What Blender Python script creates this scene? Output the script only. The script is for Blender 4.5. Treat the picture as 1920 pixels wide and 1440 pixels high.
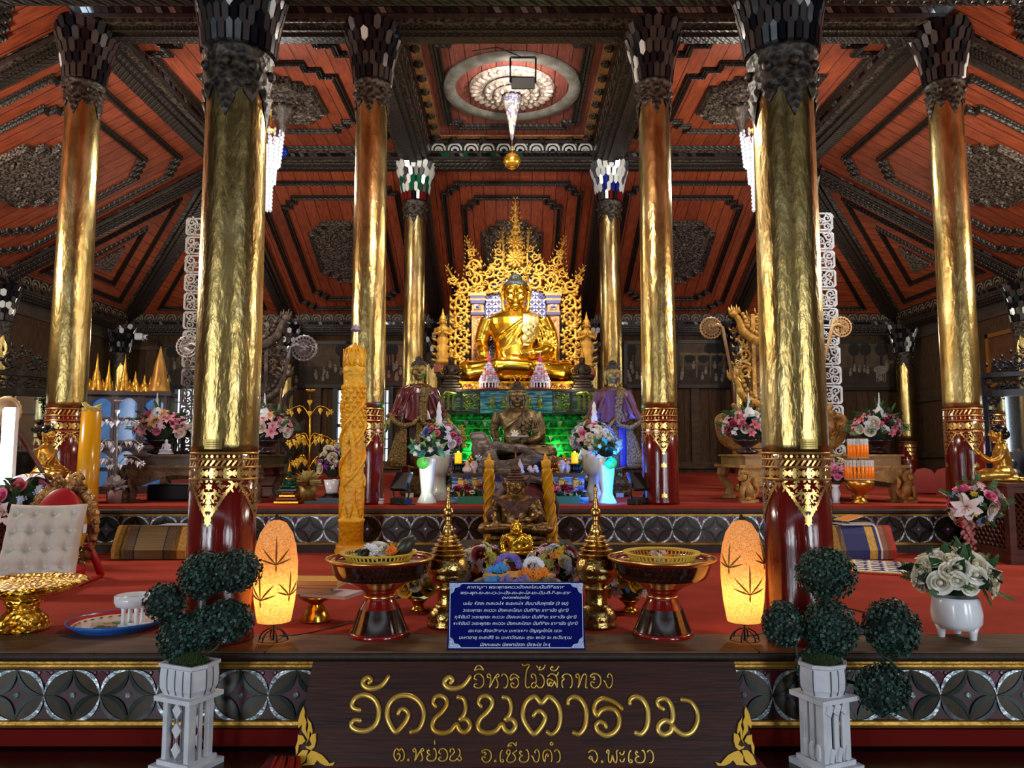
import bpy, math, random
from math import sin, cos, pi, radians as R, atan2, sqrt, tan
from mathutils import Vector as V, Matrix as MX, Euler, Quaternion
for _o in list(bpy.data.objects): bpy.data.objects.remove(_o)
SC = bpy.context.scene; COL = SC.collection
# ---------------------------------------------------------------- camera, world, light, exposure
TH, F, EYE = R(5.3), 1400.0, 1.4
cd = bpy.data.cameras.new('camera'); cam = bpy.data.objects.new('camera', cd); COL.objects.link(cam)
cd.sensor_width = 36; cd.lens = 36*F/1920; cd.clip_start = .05; cd.clip_end = 200
cam.location = (0, 0, EYE); cam.rotation_euler = (pi/2+TH, 0, 0); SC.camera = cam
SC.view_settings.view_transform = 'Standard'; SC.view_settings.look = 'None'
SC.view_settings.exposure = 0.75; SC.view_settings.gamma = 1; SC.view_settings.use_curve_mapping = False
SC.cycles.use_denoising = True
SC.cycles.max_bounces = 7; SC.cycles.diffuse_bounces = 3; SC.cycles.glossy_bounces = 4
SC.cycles.transmission_bounces = 5; SC.cycles.transparent_max_bounces = 6
SC.cycles.caustics_reflective = False; SC.cycles.caustics_refractive = False
SC.cycles.sample_clamp_indirect = 6
wd = bpy.data.worlds.new('world'); SC.world = wd; wd.use_nodes = True
bg = wd.node_tree.nodes['Background']; bg.inputs[0].default_value = (.78, .88, 1, 1); bg.inputs[1].default_value = .9
def lamp(name, typ, loc, power, color=(1, 1, 1), size=.1, aim=None, spot=None, blend=.5, sy=None):
    l = bpy.data.lights.new(name, typ); o = bpy.data.objects.new(name, l); COL.objects.link(o)
    l.energy = power; l.color = color; o.location = loc
    if typ == 'AREA':
        l.size = size
        if sy: l.shape = 'RECTANGLE'; l.size_y = sy
    else: l.shadow_soft_size = size
    if spot: l.spot_size = R(spot); l.spot_blend = blend
    if aim is not None: o.rotation_euler = (V(aim)-V(loc)).to_track_quat('-Z', 'Y').to_euler()
    return o
# daylight falling in through the front doorways, hall lamps (bay ones assumed, without fixtures), added aisle fill
for _x, _p in ((-6.9, 65), (-4.0, 85), (4.0, 85), (6.9, 65)): lamp('doorway_daylight', 'AREA', (_x, -2.75, 1.7), _p, (.86, .92, 1), 1.3, (_x*.9, 5, 1.5), sy=2.7)
lamp('chandelier_lamp', 'POINT', (-3.02, 9.0, 4.9), 260, (1, .95, .86), .12)
lamp('chandelier_lamp', 'POINT', (3.02, 9.0, 4.9), 260, (1, .95, .86), .12)
lamp('side_bay_lamp', 'POINT', (-6.3, 6.6, 3.7), 230, (1, .9, .76), .2)
lamp('side_bay_lamp', 'POINT', (6.3, 6.6, 3.7), 230, (1, .9, .76), .2)
lamp('front_bay_lamp', 'POINT', (0, 5.6, 4.2), 80, (1, .9, .76), .2)
lamp('ceiling_flood', 'SPOT', (.13, 8.6, 5.72), 65, (1, .96, .9), .05, (0, 9.9, 6.3), 120, .8)
lamp('shrine_spot', 'SPOT', (0, 8.3, 5.5), 900, (1, .9, .68), .3, (0, 11, 3.6), 44, .7)
lamp('statue_flood', 'SPOT', (1.2, 7.95, 1.2), 120, (.02, .12, 1), .05, (1.05, 9.1, 1.7), 70, .7)
lamp('statue_flood', 'SPOT', (-1.0, 7.5, 1.12), 4, (.88, 1, .9), .06, (-.8, 8.4, 1.5), 140, .7)
lamp('statue_flood', 'SPOT', (1.15, 7.5, 1.12), 36, (0, .2, 1), .05, (.78, 8.0, 1.2), 150, .5)
lamp('throne_glow', 'POINT', (-.55, 9.95, 1.45), 9, (.05, 1, .2), .1)
lamp('throne_glow', 'POINT', (.62, 9.95, 1.45), 9, (.05, 1, .2), .1)
lamp('knee_lamp', 'POINT', (-.72, 10.15, 2.33), 5, (1, .9, .6), .03)
lamp('knee_lamp', 'POINT', (.85, 10.15, 2.33), 5, (1, .9, .6), .03)
for _s in (-1, 1): lamp('back_aisle_fill', 'POINT', (_s*5.6, 12.9, 3.4), 30, (1, .88, .7), .15)  # unseen fill lights added to brighten the back wall
lamp('ceiling_bay_lamp', 'POINT', (0, 12.6, 4.2), 10, (1, .88, .74), .2)
# ---------------------------------------------------------------- projection helper: picture point + distance -> place
def W(px, py, Y):
    xc, yc = (px-960)/F, (720-py)/F
    t = Y/(cos(TH)-yc*sin(TH))
    return V((xc*t, Y, EYE+(sin(TH)+yc*cos(TH))*t))
def U(Y, Z=1.2): return (Y*cos(TH)+(Z-EYE)*sin(TH))/F
# ---------------------------------------------------------------- materials
def srgb(h):
    h = h.lstrip('#'); c = [int(h[i:i+2], 16)/255 for i in (0, 2, 4)]
    return tuple(x/12.92 if x <= .04045 else ((x+.055)/1.055)**2.4 for x in c)
MATS = {}
def mk(name, c, r=.5, m=0., c2=None, ns=6., bump=0., bs=40., tex='noise', em=0., emc=None, spec=None, coat=0., st=(1, 1, 1),
       trans=0., sub=0., lo=.35, hi=.65, det=4., bst=None, alpha=1.):
    if name in MATS: return MATS[name]
    M = bpy.data.materials.new(name); M.use_nodes = True; nt = M.node_tree; N = nt.nodes; L = nt.links
    b = N['Principled BSDF']; col = srgb(c) if isinstance(c, str) else c
    b.inputs['Base Color'].default_value = (*col, 1); b.inputs['Roughness'].default_value = r; b.inputs['Metallic'].default_value = m
    if spec is not None: b.inputs['Specular IOR Level'].default_value = spec
    if coat: b.inputs['Coat Weight'].default_value = coat; b.inputs['Coat Roughness'].default_value = .12
    if trans: b.inputs['Transmission Weight'].default_value = trans
    if alpha < 1: b.inputs['Alpha'].default_value = alpha
    if em:
        b.inputs['Emission Color'].default_value = (*(srgb(emc) if emc else col), 1); b.inputs['Emission Strength'].default_value = em
    tc = N.new('ShaderNodeTexCoord')
    def coords(s):
        mp = N.new('ShaderNodeMapping'); mp.inputs['Scale'].default_value = s; L.new(tc.outputs['Object'], mp.inputs['Vector']); return mp
    def texn(kind, sc, s):
        mp = coords(s)
        if kind == 'noise':
            t = N.new('ShaderNodeTexNoise'); t.inputs['Scale'].default_value = sc; t.inputs['Detail'].default_value = det; o = t.outputs['Fac']
        elif kind == 'voronoi':
            t = N.new('ShaderNodeTexVoronoi'); t.inputs['Scale'].default_value = sc; o = t.outputs['Distance']
        elif kind == 'cells':
            t = N.new('ShaderNodeTexVoronoi'); t.inputs['Scale'].default_value = sc
            q = N.new('ShaderNodeSeparateColor'); L.new(t.outputs['Color'], q.inputs[0]); o = q.outputs[0]
        elif kind == 'wave':
            t = N.new('ShaderNodeTexWave'); t.inputs['Scale'].default_value = sc; t.inputs['Distortion'].default_value = 4; o = t.outputs['Fac']
        elif kind == 'magic':
            t = N.new('ShaderNodeTexMagic'); t.inputs['Scale'].default_value = sc; t.turbulence_depth = 3; o = t.outputs['Fac']
        L.new(mp.outputs[0], t.inputs['Vector']); return o
    if c2 is not None:
        o = texn(tex, ns, st); rp = N.new('ShaderNodeValToRGB'); L.new(o, rp.inputs[0])
        cc = c2 if isinstance(c2, list) else [c2]
        e = rp.color_ramp.elements; e[0].position = lo; e[0].color = (*col, 1); e[1].position = hi
        k = [srgb(x) if isinstance(x, str) else x for x in cc]; e[1].color = (*k[-1], 1)
        for i, x in enumerate(k[:-1]):
            q = e.new(lo+(hi-lo)*(i+1)/len(k)); q.color = (*x, 1)
        if tex == 'cells': rp.color_ramp.interpolation = 'CONSTANT'
        L.new(rp.outputs[0], b.inputs['Base Color'])
        if em and emc is None: L.new(rp.outputs[0], b.inputs['Emission Color'])
    if bump:
        o = texn('noise' if tex in ('cells',) else tex if bst is None else bst, bs, st)
        bp = N.new('ShaderNodeBump'); bp.inputs['Strength'].default_value = bump; bp.inputs['Distance'].default_value = .02
        L.new(o, bp.inputs['Height']); L.new(bp.outputs[0], b.inputs['Normal'])
    MATS[name] = M; return M
def planks(name, c, c2, w, gap='#120606', r=.6, ax=0, length=60., bump=.3, dust=None):
    """boards running along object y (ax=0) or x (ax=1); every board its own tone, thin dark joints"""
    M = bpy.data.materials.new(name); M.use_nodes = True; nt = M.node_tree; N = nt.nodes; L = nt.links; b = N['Principled BSDF']
    b.inputs['Roughness'].default_value = r; b.inputs['Specular IOR Level'].default_value = .25
    tc = N.new('ShaderNodeTexCoord'); mp = N.new('ShaderNodeMapping'); L.new(tc.outputs['Object'], mp.inputs[0])
    if ax == 0: mp.inputs['Rotation'].default_value = (0, 0, pi/2)
    if ax == 2: mp.inputs['Rotation'].default_value = (pi/2, 0, pi/2)
    br = N.new('ShaderNodeTexBrick'); L.new(mp.outputs[0], br.inputs['Vector'])
    br.inputs['Scale'].default_value = 1; br.inputs['Brick Width'].default_value = length; br.inputs['Row Height'].default_value = w
    br.inputs['Mortar Size'].default_value = .006; br.inputs['Mortar Smooth'].default_value = .2; br.inputs['Bias'].default_value = 0
    br.inputs['Color1'].default_value = (*srgb(c), 1); br.inputs['Color2'].default_value = (*srgb(c2), 1); br.inputs['Mortar'].default_value = (*srgb(gap), 1)
    ns = N.new('ShaderNodeTexNoise'); ns.inputs['Scale'].default_value = 5; ns.inputs['Detail'].default_value = 8
    m2 = N.new('ShaderNodeMapping'); m2.inputs['Scale'].default_value = (6, 1, 1) if ax == 0 else (1, 6, 1) if ax == 1 else (6, 6, 1)
    L.new(tc.outputs['Object'], m2.inputs[0]); L.new(m2.outputs[0], ns.inputs['Vector'])
    rp = N.new('ShaderNodeValToRGB'); rp.color_ramp.elements[0].position = .3; rp.color_ramp.elements[0].color = (.5, .46, .46, 1)
    rp.color_ramp.elements[1].position = .65; rp.color_ramp.elements[1].color = (1.1, 1.1, 1.1, 1); L.new(ns.outputs['Fac'], rp.inputs[0])
    mx = N.new('ShaderNodeMix'); mx.data_type = 'RGBA'; mx.blend_type = 'MULTIPLY'; mx.inputs[0].default_value = .85
    L.new(br.outputs['Color'], mx.inputs[6]); L.new(rp.outputs[0], mx.inputs[7]); L.new(mx.outputs[2], b.inputs['Base Color'])
    bp = N.new('ShaderNodeBump'); bp.inputs['Strength'].default_value = bump; bp.inputs['Distance'].default_value = .01
    ad = N.new('ShaderNodeMath'); ad.operation = 'SUBTRACT'; L.new(ns.outputs['Fac'], ad.inputs[0]); L.new(br.outputs['Fac'], ad.inputs[1])
    L.new(ad.outputs[0], bp.inputs['Height']); L.new(bp.outputs[0], b.inputs['Normal'])
    MATS[name] = M; return M
# ---------------------------------------------------------------- mesh builder
class G:
    def __init__(s): s.v = []; s.f = []; s.m = []; s.s = []; s.M = MX(); s.mi = 0; s.sm = True
    def at(s, x=0, y=0, z=0, rz=0, rx=0, ry=0, sc=1):
        s.M = MX.Translation((x, y, z)) @ Euler((rx, ry, rz)).to_matrix().to_4x4() @ (MX.Diagonal((*sc, 1)) if isinstance(sc, tuple) else MX.Scale(sc, 4)); return s
    def add(s, vs, fs, mi=None, sm=None):
        n = len(s.v); s.v += [s.M @ V(p) for p in vs]; s.f += [tuple(i+n for i in f) for f in fs]
        s.m += [s.mi if mi is None else mi]*len(fs); s.s += [s.sm if sm is None else sm]*len(fs); return s
    def box(s, c, d, mi=None, rz=0, rx=0, ry=0, bev=0):
        x, y, z = d[0]/2, d[1]/2, d[2]/2; Q = MX.Translation(c) @ Euler((rx, ry, rz)).to_matrix().to_4x4()
        if bev:
            vs = []
            for sz in (-1, 1):
                for ins, zz in ((bev, z), (0, z-bev)) if sz > 0 else ((0, z-bev), (bev, z)):
                    X, Y_ = x-ins, y-ins; k = bev if ins == 0 else bev*.5
                    vs.append([(-X+k, -Y_, sz*zz), (X-k, -Y_, sz*zz), (X, -Y_+k, sz*zz), (X, Y_-k, sz*zz), (X-k, Y_, sz*zz), (-X+k, Y_, sz*zz), (-X, Y_-k, sz*zz), (-X, -Y_+k, sz*zz)])
            vs = [vs[1], vs[0], vs[3], vs[2]]
            return s.rings([[Q @ V(p) for p in r] for r in vs], mi, True, False)
        vs = [Q @ V((a*x, b*y, e*z)) for e in (-1, 1) for a, b in ((-1, -1), (1, -1), (1, 1), (-1, 1))]
        return s.add(vs, [(3, 2, 1, 0), (4, 5, 6, 7), (0, 1, 5, 4), (1, 2, 6, 5), (2, 3, 7, 6), (3, 0, 4, 7)], mi, False)
    def rings(s, rs, mi=None, cap=True, sm=None, closed=True):
        n = len(rs[0]); vs = [p for r in rs for p in r]; fs = []
        for i in range(len(rs)-1):
            for j in range(n if closed else n-1):
                a, b = i*n+j, i*n+(j+1) % n; fs.append((a, b, b+n, a+n))
        if cap and closed: fs += [tuple(range(n-1, -1, -1)), tuple((len(rs)-1)*n+j for j in range(n))]
        return s.add(vs, fs, mi, sm)
    def lathe(s, prof, n=24, c=(0, 0, 0), mi=None, sm=None, sx=1, sy=1, cap=True, flute=0, fn=0):
        rs = []
        for r, z in prof:
            rs.append([(c[0]+sx*max(r, 1e-4)*(1+flute*cos(fn*2*pi*j/n))*cos(2*pi*j/n), c[1]+sy*max(r, 1e-4)*(1+flute*cos(fn*2*pi*j/n))*sin(2*pi*j/n), c[2]+z) for j in range(n)])
        return s.rings(rs, mi, cap, sm)
    def tube(s, pts, rad, n=8, mi=None, fl=1., cap=True, up=None):
        pts = [V(p) for p in pts]; k = len(pts)
        if not isinstance(rad, (list, tuple)): rad = [rad]*k
        rs = []; u = None
        for i, p in enumerate(pts):
            t = (pts[min(i+1, k-1)]-pts[max(i-1, 0)]); t = t.normalized() if t.length > 1e-9 else V((0, 0, 1))
            if u is None:
                a = V(up) if up else (V((0, 1, 0)) if abs(t.y) < .9 else V((1, 0, 0)))
                u = (a-t*a.dot(t)).normalized()
            else:
                u = (u-t*u.dot(t)); u = u.normalized() if u.length > 1e-6 else t.orthogonal().normalized()
            w = t.cross(u); r = rad[i] if not isinstance(rad[i], tuple) else rad[i][0]; q = r*fl if not isinstance(rad[i], tuple) else rad[i][1]
            rs.append([p+u*(q*cos(2*pi*j/n))+w*(r*sin(2*pi*j/n)) for j in range(n)])
        return s.rings(rs, mi, cap)
    def ell(s, c, r, nu=12, nv=8, mi=None, rot=None):
        if not isinstance(r, (tuple, list)): r = (r, r, r)
        Q = MX.Translation(c) @ (Euler(rot).to_matrix().to_4x4() if rot else MX()); rs = []
        for i in range(nv+1):
            a = -pi/2+pi*i/nv; k = max(cos(a), .02)
            rs.append([Q @ V((r[0]*k*cos(2*pi*j/nu), r[1]*k*sin(2*pi*j/nu), r[2]*sin(a))) for j in range(nu)])
        return s.rings(rs, mi)
    def prism(s, out, t, mi=None, pl='xz', o=(0, 0, 0), sm=False):
        """outline (a,b) extruded by t; plane xz faces -y"""
        def q(a, b, c):
            return (o[0]+a, o[1]+c, o[2]+b) if pl == 'xz' else (o[0]+a, o[1]+b, o[2]+c) if pl == 'xy' else (o[0]+c, o[1]+a, o[2]+b)
        n = len(out)
        if sum(out[i][0]*out[(i+1) % n][1]-out[(i+1) % n][0]*out[i][1] for i in range(n)) < 0: out = out[::-1]
        vs = [q(a, b, 0) for a, b in out]+[q(a, b, t) for a, b in out]
        fs = [tuple(range(n)), tuple(range(2*n-1, n-1, -1))]+[(i+n, (i+1) % n+n, (i+1) % n, i) for i in range(n)]
        if pl != 'xz': fs = [f[::-1] for f in fs]
        return s.add(vs, fs, mi, sm)
    def grid(s, fn, nu, nv, mi=None, sm=None, wrap=False):
        vs = [fn(i/nu, j/nv) for j in range(nv+1) for i in range(nu+1)]
        return s.add(vs, [(j*(nu+1)+i, j*(nu+1)+i+1, (j+1)*(nu+1)+i+1, (j+1)*(nu+1)+i) for j in range(nv) for i in range(nu)], mi, sm)
    def mesh(s, name, mats):
        me = bpy.data.meshes.new(name); me.from_pydata([tuple(p) for p in s.v], [], s.f)
        for m in (mats if isinstance(mats, (list, tuple)) else [mats]): me.materials.append(m)
        me.polygons.foreach_set('material_index', s.m); me.polygons.foreach_set('use_smooth', s.s); me.update(); return me
    def obj(s, name, mats, parent=None, loc=None, rz=0, edge=None):
        o = bpy.data.objects.new(name, s.mesh(name, mats)); COL.objects.link(o)
        if parent: o.parent = parent
        if loc is not None: o.location = loc
        if rz: o.rotation_euler = (0, 0, rz)
        if edge:
            q = o.modifiers.new('edges', 'EDGE_SPLIT'); q.split_angle = R(edge)
        return o
def tag(o, label, cat, group=None):
    o['label'] = label; o['category'] = cat
    if group: o['group'] = group
    return o
def thing(name, label, cat, loc=(0, 0, 0), rz=0, group=None, sc=1):
    o = bpy.data.objects.new(name, None); COL.objects.link(o); o.empty_display_size = .1
    o.location = loc; o.rotation_euler = (0, 0, rz); o.scale = (sc, sc, sc) if not isinstance(sc, tuple) else sc
    return tag(o, label, cat, group)
def struct(o): o['kind'] = 'structure'; return o
def put(me, name, parent, loc=(0, 0, 0), rot=(0, 0, 0), sc=1, mats=None):
    o = bpy.data.objects.new(name, me); COL.objects.link(o); o.parent = parent; o.location = loc; o.rotation_euler = rot
    o.scale = sc if isinstance(sc, tuple) else (sc, sc, sc)
    for i, m in enumerate(mats or []):
        o.material_slots[i].link = 'OBJECT'; o.material_slots[i].material = m
    return o
def dup(root, loc=None, rz=None, label=None, group=None, sc=None, swap=None):
    kids = [o for o in COL.objects if o.parent == root]
    r = root.copy(); COL.objects.link(r)
    if loc is not None: r.location = loc
    if rz is not None: r.rotation_euler = (0, 0, rz)
    if sc is not None: r.scale = (sc, sc, sc) if not isinstance(sc, tuple) else sc
    if label: r['label'] = label
    if group: r['group'] = group
    def rec(src, dst):
        for ch in [o for o in COL.objects if o.parent == src]:
            c = ch.copy(); COL.objects.link(c); c.parent = dst; rec(ch, c)
    rec(root, r); return r
def fuse(o, vox, it=4, f=.5):
    m = o.modifiers.new('fuse', 'REMESH'); m.mode = 'VOXEL'; m.voxel_size = vox; m.use_smooth_shade = True
    q = o.modifiers.new('soft', 'SMOOTH'); q.factor = f; q.iterations = it; return o
def spline(pts, n=6, closed=False):
    pts = [V((*p, 0)) if len(p) == 2 else V(p) for p in pts]; k = len(pts); out = []
    for i in range(k if closed else k-1):
        g = lambda j: pts[j % k] if closed else pts[min(max(j, 0), k-1)]
        p0, p1, p2, p3 = g(i-1), g(i), g(i+1), g(i+2)
        for a in range(n):
            t = a/n; out.append(.5*((2*p1)+(p2-p0)*t+(2*p0-5*p1+4*p2-p3)*t*t+(3*p1-p0-3*p2+p3)*t**3))
    if not closed: out.append(pts[-1])
    return out
# ---------------------------------------------------------------- shared materials
GOLDCOL = mk('gold_leaf_column', '#c6ae70', .27, 1, c2=['#a68d56', '#dac88e'], ns=3.5, bump=.3, bs=24, st=(1.3, 1.3, .45), det=6)
LACQ = mk('maroon_lacquer', '#520b0b', .16, 0, c2='#6c130f', ns=3, bump=.25, bs=9, st=(3, 3, .35), coat=.5)
GOLDP = mk('gold_paint', '#dfb65c', .3, 1)
GOLD = mk('gilt', '#e8b234', .26, 1, c2='#d89a22', ns=5, bump=.12, bs=30)
GOLDB = mk('bright_gilt', '#f2c84c', .25, 1, c2='#e2ab2a', ns=4, bump=.1, bs=20)
GWOOD = mk('gilded_wood', '#d9a648', .42, .55, c2='#b27f2c', ns=7, bump=.25, bs=40)
CARVE = mk('carved_dark_wood', '#0d0806', .5, .15, c2=['#221710', '#4e4134'], tex='voronoi', ns=24, bump=.5, bs=24, lo=.02, hi=.8)
CARVE2 = mk('carved_wood_band', '#120b08', .45, .2, c2=['#241a12', '#4c3f32'], tex='magic', ns=14, bump=.9, bs=14, lo=.25, hi=.95)
DARKW = mk('dark_timber', '#1c100b', .6, 0, c2='#2e1c13', ns=3, st=(8, 1, 1), bump=.2)
REDP = planks('red_ceiling_boards', '#81391f', '#954628', .2, '#2a0806', .6)
REDP2 = planks('red_ceiling_boards_pinkish', '#80443a', '#905044', .19, '#2a0806', .6)  # pinker boards for the central ceiling panel
SILV = mk('silver_glass', '#c9d0d4', .14, .85, c2='#8f9aa4', ns=6)
GLG = mk('green_glass', '#0f6b45', .12, .5); GLB = mk('blue_glass', '#1a2f9a', .12, .5); GLR = mk('red_glass', '#7a2020', .15, .4)
GLD = mk('dark_glass', '#1b1a20', .15, .4); GLY = mk('amber_glass', '#8a6a20', .15, .4); GLW = mk('pale_glass', '#e2e6e0', .18, .2)
TILES = [SILV, GLD, GLD, GLR, GLB, GLG, GLW, mk('smoky_glass', '#4a4240', .2, .4)]
CARPET = mk('red_carpet', '#94382a', .95, 0, c2='#a84232', ns=2.2, bump=.25, bs=160, spec=.1)
WALLW = planks('wall_boards', '#59412c', '#47331f', .26, '#120b07', .75, ax=2, bump=.25)
EDGEW = planks('edge_planks', '#5d432c', '#6b4f36', 1.6, '#150d08', .55, ax=1, length=2.4)
WHITE = mk('white_ceramic', '#eceff2', .18, 0, coat=.3)
BLACK = mk('black_plastic', '#101012', .4)
IRON = mk('dark_wire', '#2a2017', .5, .6)
PATG = mk('stencil_gold', '#e2bd6e', .3, .9)
# ---------------------------------------------------------------- room shell
def slab(name, pts, z0, z1, mat):
    g = G(); g.sm = False; g.prism(pts, z1-z0, 0, 'xy', (0, 0, z0)); return struct(g.obj(name, mat))
FLOORM = mk('dark_polished_floor', '#1a0c0a', .22, 0, c2='#26120e', ns=2, st=(1, 6, 1))
slab('floor', [(-9, -3), (9, -3), (9, 16), (-9, 16)], -.1, 0, FLOORM)
Z1, Z2, Z3 = .436, .886, 1.0
CORE = mk('plinth_core', '#2a1d1a', .7)
slab('trim_1', [(-9, 3.76), (9, 3.76), (9, 15.9), (-9, 15.9)], 0, Z1-.012, CORE)
slab('trim_2', [(-8.3, 4.07), (8.3, 4.07), (8.3, 7.46), (-8.3, 7.46)], Z1-.03, Z1, CARPET)
slab('trim_3', [(5.2, 7.4), (8.3, 7.4), (8.3, 15.8), (6.2, 15.8)], Z1-.03, Z1, DARKW)
T2 = [(-6.6, 7.46), (5.0, 7.46), (5.05, 8.3), (5.55, 10.7), (6.2, 15.7), (-6.6, 15.7)]
slab('trim_4', T2, Z1-.02, Z2-.03, CORE)
slab('trim_5', [(T2[0][0]-.03, T2[0][1]-.05), (T2[1][0]+.04, T2[1][1]-.05)]+[(x+.04, y) for x, y in T2[2:5]]+[T2[5]], Z2-.03, Z2, CARPET)
slab('trim_6', [(-4.4, 12.9), (4.6, 12.9), (4.6, 15.7), (-4.4, 15.7)], Z2-.01, Z3, CARPET)
g = G(); g.box((0, 3.905, Z1-.016), (17.8, .35, .044)); struct(g.obj('trim_7', EDGEW))
g = G(); g.tube([(-8.9, 3.735, Z1-.02), (8.9, 3.735, Z1-.02)], .02, 8); struct(g.obj('trim_8', DARKW))
# mosaic faces of the two platforms: interlocking rings in coloured mirror glass
MOS = [mk('mosaic_ground', '#2c1118', .3, .1, c2=['#3c1420', '#1d2024'], tex='cells', ns=7, lo=0, hi=1), mk('mosaic_white_glass', '#9fb0b6', .22, .5, c2=['#6d7a80', '#d8e4e6'], ns=22, bump=.3, bs=50),
       mk('mosaic_green_glass', '#0d1f1a', .18, .3), mk('mosaic_olive_glass', '#33280f', .22, .3, c2='#1f170a', ns=14), mk('mosaic_plaster', '#5c5f66', .7, 0, c2=['#3d4046', '#7f8388'], ns=9),
       mk('gold_moulding', '#b58a3c', .4, .7, c2='#8a6626', ns=6, bump=.2), mk('mosaic_plum_glass', '#4a1626', .2, .3), mk('red_painted_board', '#5c0e0c', .85, spec=.1)]
def mosaic(nm, x0, x1, y, zb, zt, d=.27, dim=0):
    g = G(); g.sm = False; H = zt-zb; zc = (zb+zt)/2
    g.box(((x0+x1)/2, y+.03, zc), (x1-x0, .06, H), 4 if not dim else 0)
    hz = H*.40
    g.box(((x0+x1)/2, y-.002, zc), (x1-x0, .012, hz*2), 0)
    n = int((x1-x0)/d)
    for i in range(n):
        xn = x0+(i+.5)*d
        for sx, sz in ((1, 1), (-1, 1), (1, -1), (-1, -1)):
            A, B = V((xn, zc)), V((xn+sx*d/2, zc+sz*hz)); D = B-A; P = V((-D.y, D.x))
            if P.y*sz < 0: P = -P
            def arc(k, m=9): return [A+D*(j/m)+P*(k*4*(j/m)*(1-j/m)) for j in range(m+1)]
            lay = [(.27, .16, 1 if (i+(sx > 0)) % 5 or sz > 0 else 4), (.16, -.14, 3), (-.14, -.27, 2)]
            for k0, k1, mi in lay:
                a, b = arc(k0), arc(k1); yy = y-.012-(.004 if mi != 3 else 0)
                g.add([(p.x, yy, p.y) for p in a]+[(p.x, yy, p.y) for p in b], [(j, j+1, 11+j, 10+j) if sz*sx > 0 else (j, 10+j, 11+j, j+1) for j in range(9)], mi)
        for zz in (zc,):
            g.lathe([(.017, 0), (.017, .014), (.008, .02)], 8, (0, 0, 0), 4) if 0 else g.ell((xn+d/2, y-.01, zz), (.016, .012, .016), 8, 5, 1)
        for sx in (-1, 1):
            g.ell((xn+sx*.03, y-.008, zc+hz*.86), (.012, .008, .014), 6, 4, 1 if dim else 6)
            g.add([(xn+sx*.045, y-.011, zc+hz*.28), (xn, y-.011, zc+hz*.5), (xn, y-.011, zc+hz*.95), (xn+sx*.07, y-.011, zc+hz*.6)], [(0, 1, 2, 3) if sx < 0 else (3, 2, 1, 0)], 6)
    g.tube([(x0, y-.012, zt-.012), (x1, y-.012, zt-.012)], .014, 8, 5)
    g.tube([(x0, y-.012, zb+.016), (x1, y-.012, zb+.016)], .02, 8, 5)
    return g.obj(nm, MOS)
struct(mosaic('trim_9', -8.6, 8.6, 3.735, .09, Z1-.05))
g = G(); g.box((0, 3.72, .05), (17.4, .05, .075), 7); g.box((0, 3.745, Z1-.055), (17.4, .05, .03), 5); struct(g.obj('baseboard_front', MOS))
struct(mosaic('trim_10', -6.55, 4.95, 7.44, Z1+.06, Z2-.07, .285, 1))
g = G(); g.box((-.8, 7.42, Z2-.055), (11.6, .08, .045), 0, bev=.01); g.box((-.8, 7.43, Z2-.09), (11.55, .05, .02), 1); g.box((-.8, 7.41, Z1+.035), (11.55, .07, .07), 0)
struct(g.obj('trim_11', [DARKW, MOS[5]]))
# walls with barred window openings
def wall(name, parts):
    g = G(); g.sm = False
    for c, d in parts: g.box(c, d)
    return struct(g.obj(name, WALLW))
wins = [(-7.15, -5.7, 1.1, 2.78), (-3.72, -2.55, 1.2, 2.76)]
ps = [((-4.6*0, 15.85, 3.7), (17, .2, 1.85)), ((0, 15.85, .56), (17, .2, 1.12))]
xs = [-8.5, -7.15, -5.7, -3.72, -2.55, 8.5]
for a, b in ((-8.5, -7.15), (-5.7, -3.72), (-2.55, 8.5)): ps.append((((a+b)/2, 15.85, 1.95), (b-a, .2, 1.72)))
wall('wall_back', ps)
wall('wall_front_baffle', [((x, -2.95, 1.6), (w_, .2, 3.3)) for x, w_ in ((-8.1, 1.0), (-5.45, 1.5), (0, 6.6), (5.45, 1.5), (8.1, 1.0))]+[((0, -2.95, 3.7), (17, .2, 1.3))])  # unseen, added to narrow the daylight; solid middle keeps glare off the signs
wall('wall_left', [((-8.5, 6.4, 2.3), (.2, 19, 4.7))]); wall('wall_right', [((8.5, 6.4, 2.3), (.2, 19, 4.7))])
for k, (a, b, c, d) in enumerate(wins):
    g = G(); g.sm = False; w = b-a
    for x in (a, b): g.box((x, 15.72, (c+d)/2), (.1, .12, d-c+.1))
    for z in (c, d, (c+d)/2): g.box(((a+b)/2, 15.74, z), (w, .08, .07))
    n = int(w/.12)
    for i in range(1, n): g.box((a+w*i/n, 15.8, (c+d)/2), (.022, .03, d-c))
    for z in (c+.3, c+.5, d-.3): g.box(((a+b)/2, 15.81, z), (w, .02, .02))
    struct(g.obj('window_%d' % (k+1), mk('blue_black_frame', '#151722', .5)))
g = G(); g.sm = False                       # rails, posts and closed shutters on the back and side walls
for z, h in ((3.62, .07), (2.82, .1), (4.0, .2), (1.9-.75, .14)): g.box((0, 15.72, z), (17, .06, h))
for x in (-7.6, -4.9, -4.1, -2.2, -.4, 2.45, 3.85, 5.5, 6.9): g.box((x, 15.71, 2.0), (.16, .08, 1.7))
for z, h in ((3.9, .3), (2.55, .22), (1.4, .16)):
    for s in (-1, 1): g.box((s*8.38, 8, z), (.06, 16, h))
struct(g.obj('trim_12', mk('wall_rail', '#3a2a1c', .7, c2='#54402c', ns=3, st=(1, 1, 5), bump=.3)))
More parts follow.
